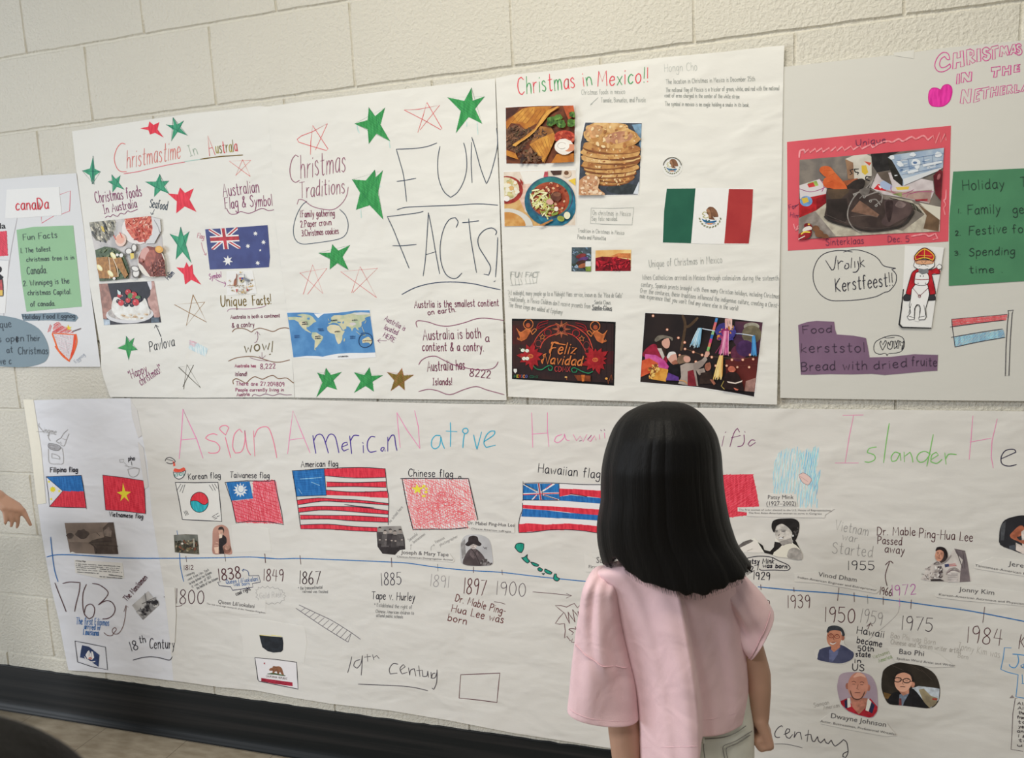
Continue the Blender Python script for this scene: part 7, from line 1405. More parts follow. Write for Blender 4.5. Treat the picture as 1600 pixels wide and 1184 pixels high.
def hair_mat(name, c, rough=0.36):
    m, b, nt = _bsdf(name, rough, 0.15); L = nt.links.new
    b.inputs['Base Color'].default_value = c + (1,)
    tc = nt.nodes.new('ShaderNodeTexCoord'); mp = nt.nodes.new('ShaderNodeMapping'); mp.inputs['Scale'].default_value = (1, 1, 0.02)
    nz = nt.nodes.new('ShaderNodeTexNoise'); nz.inputs['Scale'].default_value = 420; nz.inputs['Detail'].default_value = 3
    bp = nt.nodes.new('ShaderNodeBump'); bp.inputs['Strength'].default_value = 0.35; bp.inputs['Distance'].default_value = 0.002
    L(tc.outputs['Object'], mp.inputs[0]); L(mp.outputs[0], nz.inputs['Vector']); L(nz.outputs['Fac'], bp.inputs['Height']); L(bp.outputs[0], b.inputs['Normal'])
    return m
class Body:
    """closed tapered capsules that a voxel remesh fuses into one continuous skin"""
    def __init__(s): s.v = []; s.f = []
    def cap(s, a, ra, b, rb, n=14):
        a = Vector(a); b = Vector(b); d = (b - a); L = d.length or 1e-6; d /= L
        u = d.cross(Vector((0.3, 0.9, 0.2))).normalized(); w = d.cross(u)
        rows = []
        for k in range(5): t = -PI/2 + PI/2*k/4; rows.append((ra*math.sin(t), max(ra*math.cos(t), 1e-4)))
        for k in range(1, 5): t = PI/2*k/4; rows.append((L + rb*math.sin(t), max(rb*math.cos(t), 1e-4)))
        rows[4:5] = [(0.0, ra), (L, rb)]
        o = len(s.v)
        for x, r in rows:
            for k in range(n):
                q = 2*PI*k/n; s.v.append(a + d*x + u*(r*math.cos(q)) + w*(r*math.sin(q)))
        R = len(rows)
        for i in range(R - 1):
            for k in range(n): s.f.append([o + i*n + k, o + i*n + (k+1) % n, o + (i+1)*n + (k+1) % n, o + (i+1)*n + k])
        s.f.append([o + k for k in range(n - 1, -1, -1)]); s.f.append([o + (R-1)*n + k for k in range(n)])
    def chain(s, pts):
        for (a, ra), (b, rb) in zip(pts, pts[1:]): s.cap(a, ra, b, rb)
    def ball(s, c, r, rot=None, n=18):
        c = Vector(c); o = len(s.v); m = n // 2
        for i in range(m + 1):
            t = PI*i/m
            for k in range(n):
                p = 2*PI*k/n; q = Vector((r[0]*max(math.sin(t), 1e-3)*math.cos(p), r[1]*max(math.sin(t), 1e-3)*math.sin(p), r[2]*math.cos(t)))
                if rot: q = rot @ q
                s.v.append(c + q)
        for i in range(m):
            for k in range(n): s.f.append([o + i*n + k, o + (i+1)*n + k, o + (i+1)*n + (k+1) % n, o + i*n + (k+1) % n])
        s.f.append([o + k for k in range(n)]); s.f.append([o + m*n + k for k in range(n - 1, -1, -1)])
    def build(s, mat, root, voxel=0.0042, it=4, label=None):
        o = mesh_obj('body', s.v, s.f, [mat], None, root, worg(root), True, label)
        r = o.modifiers.new('fuse', 'REMESH'); r.mode = 'VOXEL'; r.voxel_size = voxel; r.use_smooth_shade = True
        k = o.modifiers.new('soften', 'SMOOTH'); k.factor = 0.5; k.iterations = it
        return o
def worg(o):
    v = Vector((0, 0, 0))
    while o is not None: v = v + Vector(o.location); o = o.parent
    return v
def grid_obj(name, rows, mat, root, closed=True, label=None, sub=1, solid=0.0):
    n = len(rows[0]); vs = [p for r in rows for p in r]; fs = []
    for i in range(len(rows) - 1):
        for k in range(n if closed else n - 1): fs.append([i*n + k, i*n + (k+1) % n, (i+1)*n + (k+1) % n, (i+1)*n + k])
    o = mesh_obj(name, vs, fs, [mat], None, root, worg(root), True, label)
    if solid: q = o.modifiers.new('thickness', 'SOLIDIFY'); q.thickness = solid; q.offset = -1
    if sub: q = o.modifiers.new('round', 'SUBSURF'); q.levels = sub; q.render_levels = sub
    return o
def tube_obj(name, paths, r, mat, root, label=None, n=6):
    vs, fs = [], []
    for p in paths:
        p = [Vector(q) for q in p]; o = len(vs)
        for i, q in enumerate(p):
            d = (p[min(i+1, len(p)-1)] - p[max(i-1, 0)]).normalized(); u = d.cross(Vector((0.21, 0.4, 0.9))).normalized(); w = d.cross(u)
            for k in range(n): a = 2*PI*k/n; vs.append(q + u*(r*math.cos(a)) + w*(r*math.sin(a)))
        for i in range(len(p) - 1):
            for k in range(n): fs.append([o + i*n + k, o + i*n + (k+1) % n, o + (i+1)*n + (k+1) % n, o + (i+1)*n + k])
    return mesh_obj(name, vs, fs, [mat], None, root, worg(root), True, label)
SKIN = skin_mat('skin', (0.47, 0.27, 0.185), (0.55, 0.33, 0.235))
HAIR = hair_mat('black_hair', (0.0058, 0.0055, 0.0054), 0.52)
EYEW = M((225, 222, 218)); EYEB = M((30, 22, 20)); LIP = M((170, 96, 92))
def head(bd, H, f, R=1.0):
    """skull, jaw, nose, ears; f = facing direction (unit, horizontal)"""
    f = Vector(f).normalized(); r = Vector((f.y, -f.x, 0)); up = Vector((0, 0, 1))
    rot = Matrix((r, f, up)).transposed()
    bd.ball(H + up*0.018*R, (0.068*R, 0.082*R, 0.078*R), rot); bd.ball(H + f*0.018*R - up*0.040*R, (0.052*R, 0.058*R, 0.055*R), rot)
    bd.cap(H + f*0.080*R + up*0.0*R, 0.006*R, H + f*0.090*R - up*0.02*R, 0.010*R, 8)
    for s in (-1, 1): bd.ball(H + r*s*0.070*R - f*0.006*R - up*0.008*R, (0.007*R, 0.016*R, 0.024*R), rot, 10)
    bd.cap(H - up*0.05*R - f*0.012*R, 0.036*R, H - up*0.135*R - f*0.022*R, 0.038*R)
def face_parts(root, H, f, R=1.0):
    f = Vector(f).normalized(); r = Vector((f.y, -f.x, 0)); up = Vector((0, 0, 1)); rot = Matrix((r, f, up)).transposed()
    for s in (-1, 1):
        b = Body(); b.ball(H + r*s*0.029*R + f*0.068*R + up*0.008*R, (0.0125*R, 0.0095*R, 0.0085*R), rot, 14); e = mesh_obj('eye', b.v, b.f, [EYEW], None, root, root.location, True)
        b = Body(); b.ball(H + r*s*0.029*R + f*0.0755*R + up*0.008*R, (0.0055*R, 0.003*R, 0.0058*R), rot, 12); mesh_obj('iris', b.v, b.f, [EYEB], None, e, worg(e), True)
        b = Body(); b.cap(H + r*s*0.014*R + f*0.078*R + up*0.030*R, 0.0028*R, H + r*s*0.044*R + f*0.066*R + up*0.029*R, 0.002*R, 8); mesh_obj('eyebrow', b.v, b.f, [EYEB], None, root, root.location, True)
    b = Body(); b.cap(H + r*-0.018*R + f*0.070*R - up*0.052*R, 0.004*R, H + f*0.077*R - up*0.053*R, 0.0062*R, 8); b.cap(H + f*0.077*R - up*0.053*R, 0.0062*R, H + r*0.018*R + f*0.070*R - up*0.052*R, 0.004*R, 8)
    mesh_obj('mouth', b.v, b.f, [LIP], None, root, root.location, True)

# ------------------------------------------------------------------ the girl in pink
def girl():
    YC = -0.55
    def Y(px): return YC - 0.055*(1040 - px)/130.0
    def W(px, py, dy=0.0): p = hit_y(px, py, Y(px)); return Vector((p.x, p.y + dy, p.z))
    base = hit_y(1050, 900, YC); root = empty('person', (base.x, YC, 0.0), 'girl in a pink t-shirt with long straight black hair facing the posters', 'person')
    f = Vector((-0.36, 1, 0)).normalized(); rr = Vector((f.y, -f.x, 0)); up = Vector((0, 0, 1))
    H = W(1037, 752, 0.0)
    bd = Body(); head(bd, H, f)
    nk = W(1042, 872, -0.005); ch = W(1058, 960, 0.006); pv = W(1083, 1165, 0.01); pv.z = 0.55
    bd.chain([(nk, 0.036), (nk - up*0.05, 0.042), (ch, 0.052), (pv + up*0.06, 0.054), (pv, 0.06)])
    LS, RS = W(948, 930, 0.008), W(1140, 928, 0.008)
    bd.chain([(nk - up*0.03, 0.034), (LS, 0.027)]); bd.chain([(nk - up*0.03, 0.034), (RS, 0.026)])
    for s in (-1, 1): bd.chain([(ch + rr*s*0.034, 0.047), (pv + rr*s*0.038, 0.054)])
    # left arm, hidden below the elbow by the frame
    LE, LW = W(970, 1098, 0.012), W(984, 1262, 0.0)
    bd.chain([(LS, 0.027), (lerp(LS, LE, 0.5), 0.031), (LE, 0.0285), (lerp(LE, LW, 0.3), 0.0275), (LW, 0.019)])
    def fingers(wrist, d, side, back, curl, s=1.0):
        """palm and five fingers; d along the hand, side across it, back = back of the hand"""
        d = d.normalized(); side = side.normalized(); back = back.normalized()
        for i, (o, l) in enumerate(((-0.021, 0.040), (-0.007, 0.047), (0.007, 0.051), (0.020, 0.046))):
            k = wrist + d*0.052*s + side*o*s
            bd.chain([(wrist + side*o*0.55*s, 0.0125*s), (k, 0.0095*s)])
            p, a, dd = k, 0.0, l*s
            for j, fr in enumerate((0.45, 0.32, 0.23)):
                a += curl[j]; q = p + (d*math.cos(a) - back*math.sin(a))*dd*fr*1.05
                bd.cap(p, (0.0078 - 0.0009*j)*s, q, (0.0069 - 0.0009*j)*s, 10); p = q
        t0 = wrist + d*0.014*s + side*0.016*s - back*0.006*s; t1 = t0 + (d*0.6 + side*0.75 - back*0.4).normalized()*0.026*s
        a2 = 0.3 + 0.5*min(1.0, curl[0]); t2 = t1 + (d*0.9 + side*(0.3 - 0.3*a2) - back*(0.3 + 0.4*a2)).normalized()*0.020*s; t3 = t2 + (d*0.8 - side*0.3*a2 - back*(0.3 + 0.3*a2)).normalized()*0.015*s
        bd.cap(t0, 0.0115*s, t1, 0.0092*s, 10); bd.cap(t1, 0.0088*s, t2, 0.0078*s, 10); bd.cap(t2, 0.0078*s, t3, 0.0062*s, 10)
    fingers(LW, Vector((0.03, 0.12, -1)), f, -rr, (0.35, 0.4, 0.3))
    RE, RW = W(1182, 1050, 0.0), W(1186, 1120, 0.0)
    bd.chain([(RS, 0.026), (lerp(RS, RE, 0.5), 0.027), (RE, 0.0235), (lerp(RE, RW, 0.35), 0.023), (RW, 0.0175)])
    fingers(RW, (W(1203, 1160) - RW), Vector((-0.1, 1, 0.05)), rr*1.0 + Vector((0, -0.1, 0.15)), (1.35, 1.5, 1.0), 0.88)
    # legs
    feet = []
    for s in (-1, 1):
        hp = pv + rr*s*0.038; kn = Vector((hp.x + rr.x*s*0.004, hp.y + 0.01, 0.31)); an = Vector((kn.x, kn.y - 0.01, 0.065))
        bd.chain([(hp, 0.050), (lerp(hp, kn, 0.5), 0.047), (kn, 0.039), (lerp(kn, an, 0.3), 0.041), (an, 0.026)])
        bd.cap(an - up*0.02, 0.026, an - up*0.03 + f*0.08, 0.024); feet.append(an)
    bd.build(SKIN, root); face_parts(root, H, f)
    # shoes and socks
    shoe = cloth_mat('white_canvas', (0.62, 0.62, 0.60), (0.68, 0.68, 0.66))
    for an in feet:
        rows = []
        for k, (x, w, hgt) in enumerate(((-0.052, 0.012, 0.05), (-0.045, 0.030, 0.078), (-0.02, 0.036, 0.086), (0.02, 0.038, 0.078), (0.06, 0.042, 0.056), (0.095, 0.040, 0.044), (0.118, 0.028, 0.036), (0.126, 0.010, 0.026))):
            r = []
            for q in range(16):
                a = 2*PI*q/16; r.append(Vector((an.x, an.y, 0)) + f*x + rr*(w*math.cos(a)) + up*max(0.001, hgt/2 + hgt/2*math.sin(a)*(1.0 if math.sin(a) > 0 else 1.0)))
            rows.append(r)
        o = grid_obj('shoe', rows, shoe, root, True, sub=1)
    # ---- pale denim shorts
    den = cloth_mat('pale_denim', (0.66, 0.66, 0.58), (0.78, 0.78, 0.70), 600, 0.5, 0.8)
    rows = []; wz = hit_y(1150, 1118, Y(1150)).z
    rx = lambda z: sm([(0.36, 0.100), (0.45, 0.100), (0.50, 0.097), (0.60, 0.090), (0.66, 0.084)], z)
    pc = W(1083, 1150, 0.012); ER = (W(1176, 1150) - pc).dot(rr)
    for z in (wz + 0.05, wz + 0.02, 0.58, 0.55, 0.52, 0.49, 0.475):
        r = []; e = rx(z)
        for q in range(40):
            a = 2*PI*q/40; xx = math.cos(a)*e; yy = math.sin(a)*e*0.70
            xx2 = xx + max(0.0, ER - e)*max(0, math.cos(a))*(1.0 if z < wz + 0.01 else 0.45)
            r.append(Vector((pc.x, pc.y, 0)) + rr*xx2 + f*yy + up*z)
        rows.append(r)
    tops = rows
    o = grid_obj('shorts', tops, den, root, True, sub=1, solid=0.003, label='pale denim shorts')
    for s in (-1, 1):
        rr_ = []
        for z, e in ((0.50, 0.056), (0.47, 0.060), (0.42, 0.066), (0.37, 0.068), (0.35, 0.069)):
            c = Vector((pv.x, pv.y, 0)) + rr*s*0.042
            rr_.append([c + rr*(e*math.cos(2*PI*q/24)) + f*(e*math.sin(2*PI*q/24)) + up*z for q in range(24)])
        grid_obj('shorts_leg', rr_, den, o, True, sub=1, solid=0.003)
    st = M((96, 94, 92)); seam = M((150, 146, 134))
    def onhip(px, py):
        """point on the back of the shorts"""
        c = Vector((pc.x, pc.y, 0)); lo, hi = None, None
        v = RM @ Vector(((px - 800.0)/FPX, -(py - 592.0)/FPX, -1.0)); best = None
        t = 0.9
        while t < 1.6:
            p = CAM + v*t; q = p - c; a = q.dot(rr); b_ = q.dot(f); e = rx(p.z)
            e2 = max(e, ER) if a > 0 else e
            if (a/e2)**2 + (b_/(e*0.70))**2 <= 1.0: return p - v.normalized()*0.008
            t += 0.002
        return hit_y(px, py, YC - 0.06)
    K(860, 880, 3.895)
    ln = lambda t: [onhip(x, y) for x, y in smooth_line(P(t), 3)]
    tube_obj('stitching', [ln('912 1068 980 1066 1060 1056 1130 1030 1190 988'), ln('1060 1184 1050 1130 1062 1106 1130 1080 1226 1020'), ln('1078 1184 1070 1140 1080 1118 1140 1094 1228 1036'), ln('936 1070 932 1120 940 1184')], 0.0007, st, root, 'dark stitching of the shorts')
    tube_obj('belt_loop', [ln('928 1050 932 1092')], 0.0028, den, root)
    # ---- t-shirt
    pink = cloth_mat('pink_cotton', (0.80, 0.555, 0.585), (0.85, 0.605, 0.63), 500, 0.5)
    rowsLR = [((1000, 872), (1085, 872)), ((958, 884), (1128, 884)), ((930, 897), (1152, 896)), ((948, 925), (1163, 925)), ((962, 968), (1166, 970)), ((980, 1030), (1169, 1030)), ((993, 1090), (1170, 1070)), ((998, 1140), (1170, 1098)), ((1000, 1194), (1168, 1126))]
    tl = [(i/8, a[0][0]) for i, a in enumerate(rowsLR)]; tly = [(i/8, a[0][1]) for i, a in enumerate(rowsLR)]
    tr = [(i/8, a[1][0]) for i, a in enumerate(rowsLR)]; tr_y = [(i/8, a[1][1]) for i, a in enumerate(rowsLR)]
    dep = [(0, 0.035), (0.12, 0.05), (0.25, 0.064), (0.5, 0.070), (0.8, 0.074), (1, 0.078)]
    NA, NB, NF = 26, 22, 26; rows = []; NV = 44
    for i in range(NV + 1):
        v = i/NV; lx, ly, rx_, ry = sm(tl, v), sm(tly, v), sm(tr, v), sm(tr_y, v); D = sm(dep, v); fr = 0.50 + 0.055*v
        amp = 0.034*min(1.0, max(0.0, (v - 0.16)/0.5)); ring = []
        for k in range(NA + NB):
            if k < NA: a = k/(NA - 1); u = fr*a; ex = amp*a**2.2; pe = 34*a*max(0, (v - 0.45)/0.55)**1.5
            else: a = (k - NA)/(NB - 1); u = fr + 0.012 + (1 - fr - 0.012)*a; ex = 0.0; pe = -5*(1 - a)*max(0, (v - 0.45)/0.55)
            s_ = 2*u - 1; px = lerp(lx, rx_, u); py = lerp(ly, ry, u) + pe
            if v > 0.85 and k >= NA: py += 8*math.sin(PI*a)*(v - 0.85)/0.15
            b_ = D*max(0.0, 1 - s_*s_)**0.55
            w = 0.0045*math.sin(11*u + 3.0*v + 1.2)*min(1, v*2) + 0.0028*math.sin(27*u - 5*v)*min(1, v*1.5)
            w += 0.0045*math.exp(-((u - 0.16 - 0.12*v)/0.045)**2)*min(1, v*3)*max(0, 1.1 - v) - 0.004*math.exp(-((u - 0.70 + 0.1*v)/0.06)**2)*max(0, 1 - 1.6*v)
            p = hit_y(px, py, Y(px) - b_ - ex - w); ring.append(p)
        for k in range(NF):
            u = 1 - (k + 1)/(NF + 1); s_ = 2*u - 1; px = lerp(lx, rx_, u); py = lerp(ly, ry, u)
            p = hit_y(px, py, Y(px)); p.y += (D*1.0)*max(0.0, 1 - s_*s_)**0.5; p.z += 0.0; ring.append(p)
        rows.append(ring)
    sh = grid_obj('t_shirt', rows, pink, root, True, sub=1, solid=0.0016, label='pink t-shirt')
    def sleeve(secs, name, dback, dfront, ph):
        rows = []; n = len(secs); ts = [(i/(n-1), s_) for i, s_ in enumerate(secs)]
        N = 26; C = 36
        for i in range(N + 1):
            v = i/N
            a = [sm([(t, q[j]) for t, q in ts], v) for j in range(4)]; ring = []
            for k in range(C):
                q = 2*PI*k/C; u = 0.5 - 0.5*math.cos(q); s_ = math.copysign(abs(math.sin(q))**0.62, math.sin(q))
                px, py = lerp(a[0], a[2], u), lerp(a[1], a[3], u); p = hit_y(px, py, Y(px))
                w = 0.0055*math.sin(9*u + 5*v + ph)*min(1, 3*v)*min(1, 3*(1 - v)) + 0.0035*math.sin(19*u - 7*v + ph)*min(1, 2*(1 - v))
                if v > 0.93: w += 0.0012
                mv = min(1.0, 0.15 + v*5.0); p.y += -(dback*mv + w)*s_ if s_ > 0 else -dfront*mv*s_
                ring.append(p)
            rows.append(ring)
        o = grid_obj(name, rows, pink, sh, True, sub=1, solid=0.0016); o.location = (0, 0, 0)
        return rows
    a = sleeve([(940, 889, 985, 892), (926, 893, 976, 902), (914, 915, 975, 925), (908, 950, 978, 975), (902, 988, 986, 1022), (900, 1006, 992, 1045), (896, 1035, 996, 1068), (892, 1080, 998, 1100), (889.5, 1101, 999.5, 1117)], 'sleeve', 0.046, 0.042, 0.5)
    b = sleeve([(1120, 892, 1128, 930), (1140, 892, 1145, 960), (1158, 898, 1152, 985), (1178, 917, 1157, 1003), (1197, 938, 1165, 1016), (1210, 960, 1171.5, 1024)], 'sleeve', 0.040, 0.040, 2.0)
    # seams: dropped shoulder seam, hems
    def ringpath(rows, i, c0, c1, off=0.0012):
        out = []
        for k in range(c0, c1):
            p = rows[i][k % len(rows[i])].copy(); p.y -= off; out.append(p)
        return out
    seam_m = cloth_mat('pink_seam', (0.70, 0.45, 0.49), (0.75, 0.50, 0.535))
    t = tube_obj('seam', [ringpath(a, 14, 2, 17, 0.0022)], 0.0010, seam_m, sh); t.location = (0, 0, 0)
    t = tube_obj('hem_stitching', [ringpath(a, 24, 1, 18, 0.0016)], 0.0007, seam_m, sh); t.location = (0, 0, 0)
    t = tube_obj('hem_stitching', [ringpath(b, 23, 1, 18, 0.0016)], 0.0007, seam_m, sh); t.location = (0, 0, 0)
    t = tube_obj('hem_stitching', [ringpath(rows, 41, 1, NA - 1, 0.0014), ringpath(rows, 40, NA + 1, NA + NB, 0.0014)], 0.0007, seam_m, sh); t.location = (0, 0, 0)
    # ---- hair
    Lt = [(631.8, 1036), (633.5, 1022), (637, 1006), (647, 985), (659, 972), (671, 963.5), (683.5, 958), (708, 950.5), (732, 946), (757, 944.5), (781, 944.5), (796, 942), (818, 938.5), (843, 939), (855, 941), (880, 947), (930, 958)]
    Rt = [(631.8, 1046), (633.5, 1058), (637, 1073), (647, 1089), (659, 1100), (671, 1109), (683.5, 1115.5), (708, 1121), (732, 1123), (757, 1125), (781, 1128), (796, 1131), (818, 1135.5), (830, 1139.5), (855, 1149), (880, 1166), (900, 1178), (930, 1184)]
    hem = [(936, 872), (946, 878), (958, 884), (968, 878), (976, 870), (983, 889), (993, 901), (1014, 912), (1040, 922), (1065, 929), (1091, 930), (1117, 922), (1142, 912), (1158, 905), (1168, 894), (1180, 888)]
    PH = math.radians(128)
    def hp(t, ph, off=0.0, extra=0.0):
        """point on the fall of hair: t from crown (0) to tips (1), ph around the head (0 = back)"""
        s_ = math.sin(ph); g = lerp(1.0, 1.0, t)
        tt = t**1.25
        py = 631.8 + (905 - 631.8)*tt; lx, rx_ = sm(Lt, py), sm(Rt, py); px = lerp(lx, rx_, 0.5 + 0.5*s_)
        py = 631.8 + (interp(hem, px) + extra - 631.8)*tt; lx, rx_ = sm(Lt, py), sm(Rt, py); px = lerp(lx, rx_, 0.5 + 0.5*s_)
        half = (rx_ - lx)/2; c_ = math.cos(ph)
        D = interp([(632, 0.006), (640, 0.04), (660, 0.07), (690, 0.09), (740, 0.1), (800, 0.094), (860, 0.086), (930, 0.080)], py)
        wv = mnoise.noise(Vector((ph*5.0, t*0.8, 2.0)))*0.0035 + mnoise.noise(Vector((ph*16.0, t*1.2, 7.0)))*0.0016
        wv *= min(1, t*3)
        y = YC - 0.012 - 0.02*s_*0 - 0.05*(-s_)*0.9*min(1, t*2)*0.55
        dd = D*c_ if c_ > 0 else 0.07*c_*min(1, t*4)
        p = hit_y(px, py, y - dd - (wv + off)*max(c_, 0.0)); sx = (wv*0.6 + off)*s_
        p.x += sx*0.6; p.z += off*0.6*max(0, 1 - t*3)
        return p
    NT, NPH = 46, 150; rows = []
    for i in range(NT + 1):
        t = i/NT; rows.append([hp(max(t, 0.004), lerp(-PH, PH, k/NPH), 0.0, 6*mnoise.noise(Vector((k*0.22, 0, 3))) + 2.5*mnoise.noise(Vector((k*0.83, 5, 3))) - 2) for k in range(NPH + 1)])
    hr = grid_obj('hair', rows, HAIR, root, False, sub=1, solid=0.006, label='long straight black hair')
    # fine strands over the fall, ragged tips
    rnd = random.Random(11); vs, fs = [], []
    def strand(pts, w):
        o = len(vs); n = len(pts)
        for i, p in enumerate(pts):
            d = (pts[min(i+1, n-1)] - pts[max(i-1, 0)]).normalized(); u = d.cross(Vector((0.2, -1, 0.1))).normalized(); v = d.cross(u); ww = w*(1 - 0.8*(i/(n-1))**3)
            vs.extend([p + u*ww, p - u*ww*0.5 + v*ww*0.8, p - u*ww*0.5 - v*ww*0.8])
        for i in range(n - 1):
            for k in range(3): fs.append([o + 3*i + k, o + 3*i + (k+1) % 3, o + 3*i + 3 + (k+1) % 3, o + 3*i + 3 + k])
    for k in range(1500):
        ph = rnd.uniform(-PH*0.93, PH*0.93); t0 = rnd.uniform(0.02, 0.55); t1 = min(1.02, t0 + rnd.uniform(0.3, 0.9)); of = rnd.uniform(0.0003, 0.0022); dr = rnd.uniform(-0.05, 0.05)
        strand([hp(lerp(t0, t1, j/9), ph + dr*(j/9), of*math.sin(PI*min(1, j/9*1.15 + 0.05)) if j < 9 else 0.0005) for j in range(10)], rnd.uniform(0.00025, 0.0006))
    for k in range(1100):
        ph = rnd.uniform(-PH*0.9, PH*0.9); e = rnd.uniform(-16, 3) + 7*mnoise.noise(Vector((ph*13, 0, 0))); dr = rnd.uniform(-0.045, 0.045)
        of = rnd.uniform(-0.002, 0.003); strand([hp(lerp(0.72, 1.0, j/7), ph + dr*(j/7)**2, of, e) for j in range(8)], rnd.uniform(0.0008, 0.002))
    for k in range(46):
        ph = rnd.choice((-1, 1))*rnd.uniform(0.9, 1.6); t0 = rnd.uniform(0.03, 0.4); of = rnd.uniform(0.003, 0.009)
        strand([hp(lerp(t0, t0 + 0.35, j/9), ph, of*math.sin(PI*j/9)) for j in range(10)], 0.0002)
    s_ = mesh_obj('strands', vs, fs, [HAIR], None, hr, worg(hr), True); s_['kind'] = 'stuff'
    return fingers
fingers_girl = girl()

# ------------------------------------------------------------------ simple clothed child used for the two people who are almost out of frame
def child(label, foot, H, f, arms, shirt, shorts, R=1.0, hairlen=0.10, vox=0.0045):
    foot = Vector(foot); H = Vector(H); f = Vector(f).normalized(); rr = Vector((f.y, -f.x, 0)); up = Vector((0, 0, 1)); bd = Body()
    root = empty('person', foot, label, 'person')
    head(bd, H, f, R); nk = H - up*0.135*R - f*0.02*R
    c = Vector((foot.x, foot.y, 0)); hz = nk.z*0.55
    pv = c + up*hz; ch = Vector((nk.x*0.7 + c.x*0.3, nk.y*0.7 + c.y*0.3, nk.z - 0.12*R))
    bd.chain([(nk, 0.036*R), (ch, 0.074*R), (pv, 0.076*R)])
    for s in (-1, 1): bd.chain([(ch + rr*s*0.04*R, 0.06*R), (pv + rr*s*0.042*R, 0.068*R)])
    sleeves = []
    for s, (E, Wp, hd, curl) in zip((-1, 1), arms):
        S = ch + rr*s*0.115*R + up*0.055*R; E = Vector(E); Wp = Vector(Wp)
        bd.chain([(ch + up*0.05*R, 0.05*R), (S, 0.036*R), (lerp(S, E, 0.5), 0.030*R), (E, 0.0255*R), (lerp(E, Wp, 0.3), 0.025*R), (Wp, 0.018*R)])
        hand(bd, Wp, Vector(hd[0]), Vector(hd[1]), Vector(hd[2]), curl, 0.95*R); sleeves.append((S, E))
    for s in (-1, 1):
        hp_ = pv + rr*s*0.048*R; kn = c + rr*s*0.055*R + up*(hz*0.53); an = c + rr*s*0.055*R + up*0.065
        bd.chain([(hp_, 0.064*R), (kn, 0.039*R), (lerp(kn, an, 0.3), 0.04*R), (an, 0.026*R)]); bd.cap(an - up*0.03, 0.026, an - up*0.035 + f*0.09, 0.026)
    bd.build(SKIN, root, vox); face_parts(root, H, f, R)
    def ring(cn, a, b_, z, n=32): return [cn + rr*(a*math.cos(2*PI*q/n)) + f*(b_*math.sin(2*PI*q/n)) + up*(z - cn.z) for q in range(n)]
    rows = [ring(lerp(nk, ch, 0.1), 0.045*R, 0.045*R, nk.z - 0.005), ring(lerp(nk, ch, 0.4), 0.095*R, 0.062*R, nk.z - 0.028*R), ring(ch, 0.135*R, 0.085*R, ch.z + 0.045*R), ring(ch, 0.132*R, 0.092*R, ch.z - 0.03*R), ring(lerp(ch, pv, 0.5), 0.130*R, 0.095*R, lerp(ch.z, pv.z, 0.5)), ring(pv, 0.136*R, 0.102*R, pv.z + 0.02), ring(pv, 0.138*R, 0.104*R, pv.z - 0.02)]
    t = grid_obj('t_shirt', rows, shirt, root, True, sub=2, solid=0.002)
    for S, E in sleeves:
        d = (E - S).normalized(); u = d.cross(Vector((0.1, 0.2, 0.95))).normalized(); w = d.cross(u)
        o = grid_obj('sleeve', [[S + d*x + u*(r_*math.cos(2*PI*q/20)) + w*(r_*math.sin(2*PI*q/20)) for q in range(20)] for x, r_ in ((-0.03*R, 0.045*R), (0.0, 0.055*R), (0.05*R, 0.054*R), (0.085*R, 0.056*R))], shirt, t, True, sub=1, solid=0.002); o.location = (0, 0, 0)
    for s in (-1, 1):
        b0 = pv + rr*s*0.052*R; k0 = c + rr*s*0.056*R
        grid_obj('trouser_leg', [ring(b0, 0.084*R, 0.096*R, pv.z + 0.03, 24), ring(b0, 0.080*R, 0.090*R, pv.z - 0.06, 24), ring(k0, 0.062*R, 0.066*R, hz*0.52, 24), ring(k0, 0.055*R, 0.06*R, 0.085, 24)], shorts, root, True, sub=1, solid=0.002)
        rows = []
        for x, w, hg in ((-0.052, 0.012, 0.05), (-0.04, 0.032, 0.075), (0.0, 0.038, 0.08), (0.06, 0.043, 0.056), (0.1, 0.04, 0.044), (0.122, 0.012, 0.03)):
            rows.append([k0 - up*k0.z + f*x + rr*(w*math.cos(2*PI*q/16)) + up*max(0.001, hg/2 + hg/2*math.sin(2*PI*q/16)) for q in range(16)])
        grid_obj('shoe', rows, shorts, root, True, sub=1)
    rows = []; rnd = random.Random(4)
    for i in range(15):
        v = i/14; row = []
        for k in range(57):
            ph = lerp(-2.15, 2.15, k/56); th = min(v*2.0, 1.0)*1.62; dz = max(0.0, v - 0.5)*2*hairlen*R*(1 - 0.35*abs(ph)/2.15)
            q = 1 + 0.02*mnoise.noise(Vector((ph*9, v*2, 1))); rad = math.sin(th)*q
            row.append(H + up*(0.018*R + 0.092*R*math.cos(th) - dz) + rr*(0.081*R*rad*math.sin(ph)) - f*(0.096*R*rad*math.cos(ph)))
        rows.append(row)
    grid_obj('hair', rows, HAIR, root, False, sub=2, solid=0.006)
    return root
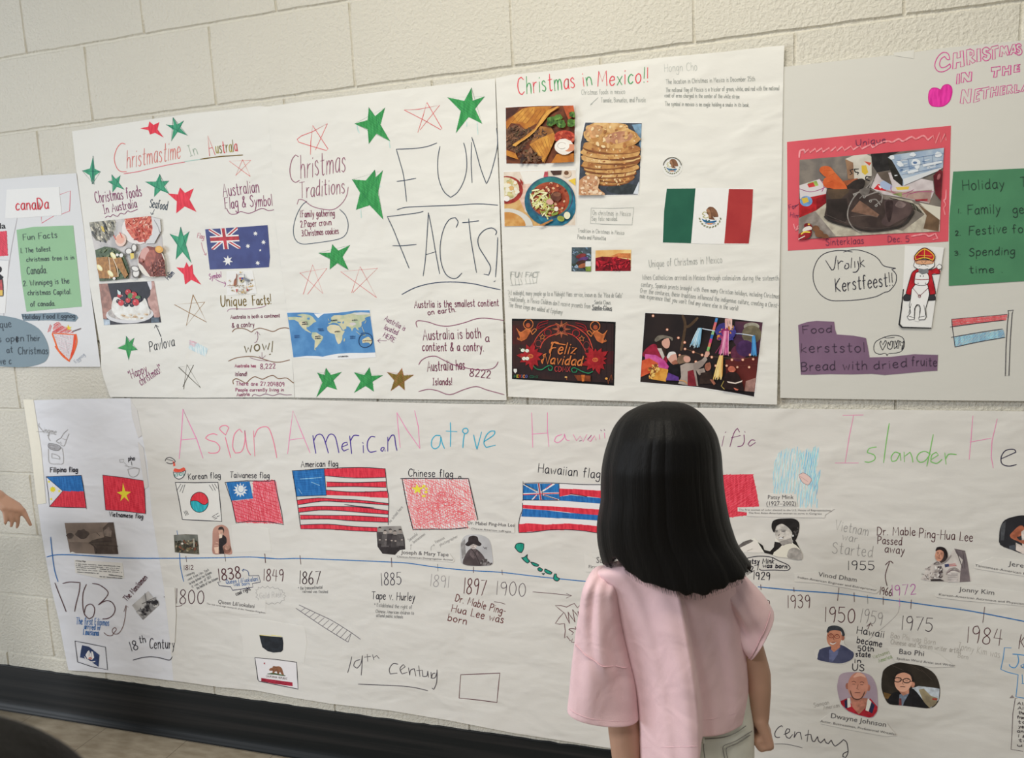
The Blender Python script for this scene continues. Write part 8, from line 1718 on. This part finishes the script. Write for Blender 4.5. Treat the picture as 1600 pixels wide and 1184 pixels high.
def hand(bd, wrist, d, side, back, curl, s=1.0):
    d = d.normalized(); side = side.normalized(); back = back.normalized()
    for i, (o, l) in enumerate(((-0.021, 0.040), (-0.007, 0.047), (0.007, 0.051), (0.020, 0.046))):
        k = wrist + d*0.052*s + side*o*s; bd.chain([(wrist + side*o*0.55*s, 0.0125*s), (k, 0.0095*s)]); p, a, dd = k, 0.0, l*s
        sp = side*o*3.0
        for j, fr in enumerate((0.45, 0.32, 0.23)):
            a += curl[j]*(1.0 + 0.25*((i*7) % 3 - 1)); q = p + (d*math.cos(a) - back*math.sin(a) + sp*4).normalized()*dd*fr*1.05
            bd.cap(p, (0.0068 - 0.0008*j)*s, q, (0.0060 - 0.0008*j)*s, 10); p = q
    t0 = wrist + d*0.014*s + side*0.016*s; t1 = t0 + (d*0.6 + side*0.8 - back*0.2).normalized()*0.026*s; t2 = t1 + (d*0.9 + side*0.25 - back*0.35).normalized()*0.020*s; t3 = t2 + (d*0.9 - back*0.4).normalized()*0.015*s
    bd.cap(t0, 0.0115*s, t1, 0.0092*s, 10); bd.cap(t1, 0.0088*s, t2, 0.0078*s, 10); bd.cap(t2, 0.0078*s, t3, 0.0062*s, 10)
def others():
    grey = cloth_mat('grey_jersey', (0.10, 0.10, 0.115), (0.13, 0.13, 0.145)); dark = cloth_mat('dark_twill', (0.03, 0.032, 0.045), (0.045, 0.047, 0.06))
    w = hit_y(-4, 776, -0.35); tip = hit_y(22, 797, -0.34); d = tip - w
    el = w + Vector((-0.165, -0.03, 0.075)); bx = w.x - 0.44
    child('child at the left edge, only one reaching hand in view', (bx, -0.42, 0), (bx, -0.42, 1.06), (0.1, 1, 0),
          (((bx - 0.16, -0.44, 0.74), (bx - 0.15, -0.38, 0.58), ((0, 0.1, -1), (0, 1, 0), (-1, 0, 0)), (0.3, 0.3, 0.2)), (tuple(el), tuple(w), (tuple(d), (0.45, 0.75, -0.35), (0.55, 0.05, 0.8)), (0.75, 0.25, 0.2))), grey, dark, vox=0.0031)
    v = RM @ Vector(((-172 - 800.0)/FPX, -(1452 - 592.0)/FPX, -1.0)); Hc = CAM + v*0.345
    child('child with dark hair, only the head showing in the lower left corner', (Hc.x - 0.02, Hc.y - 0.02, 0), Hc + Vector((0, 0, -0.02)), (-0.2, 1, 0),
          (((Hc.x - 0.2, Hc.y, Hc.z - 0.36), (Hc.x - 0.2, Hc.y + 0.05, Hc.z - 0.52), ((0, 0.1, -1), (0, 1, 0), (-1, 0, 0)), (0.3, 0.3, 0.2)), ((Hc.x + 0.16, Hc.y, Hc.z - 0.36), (Hc.x + 0.16, Hc.y + 0.05, Hc.z - 0.52), ((0, 0.1, -1), (0, 1, 0), (1, 0, 0)), (0.3, 0.3, 0.2))), dark, dark, 1.06)
others()
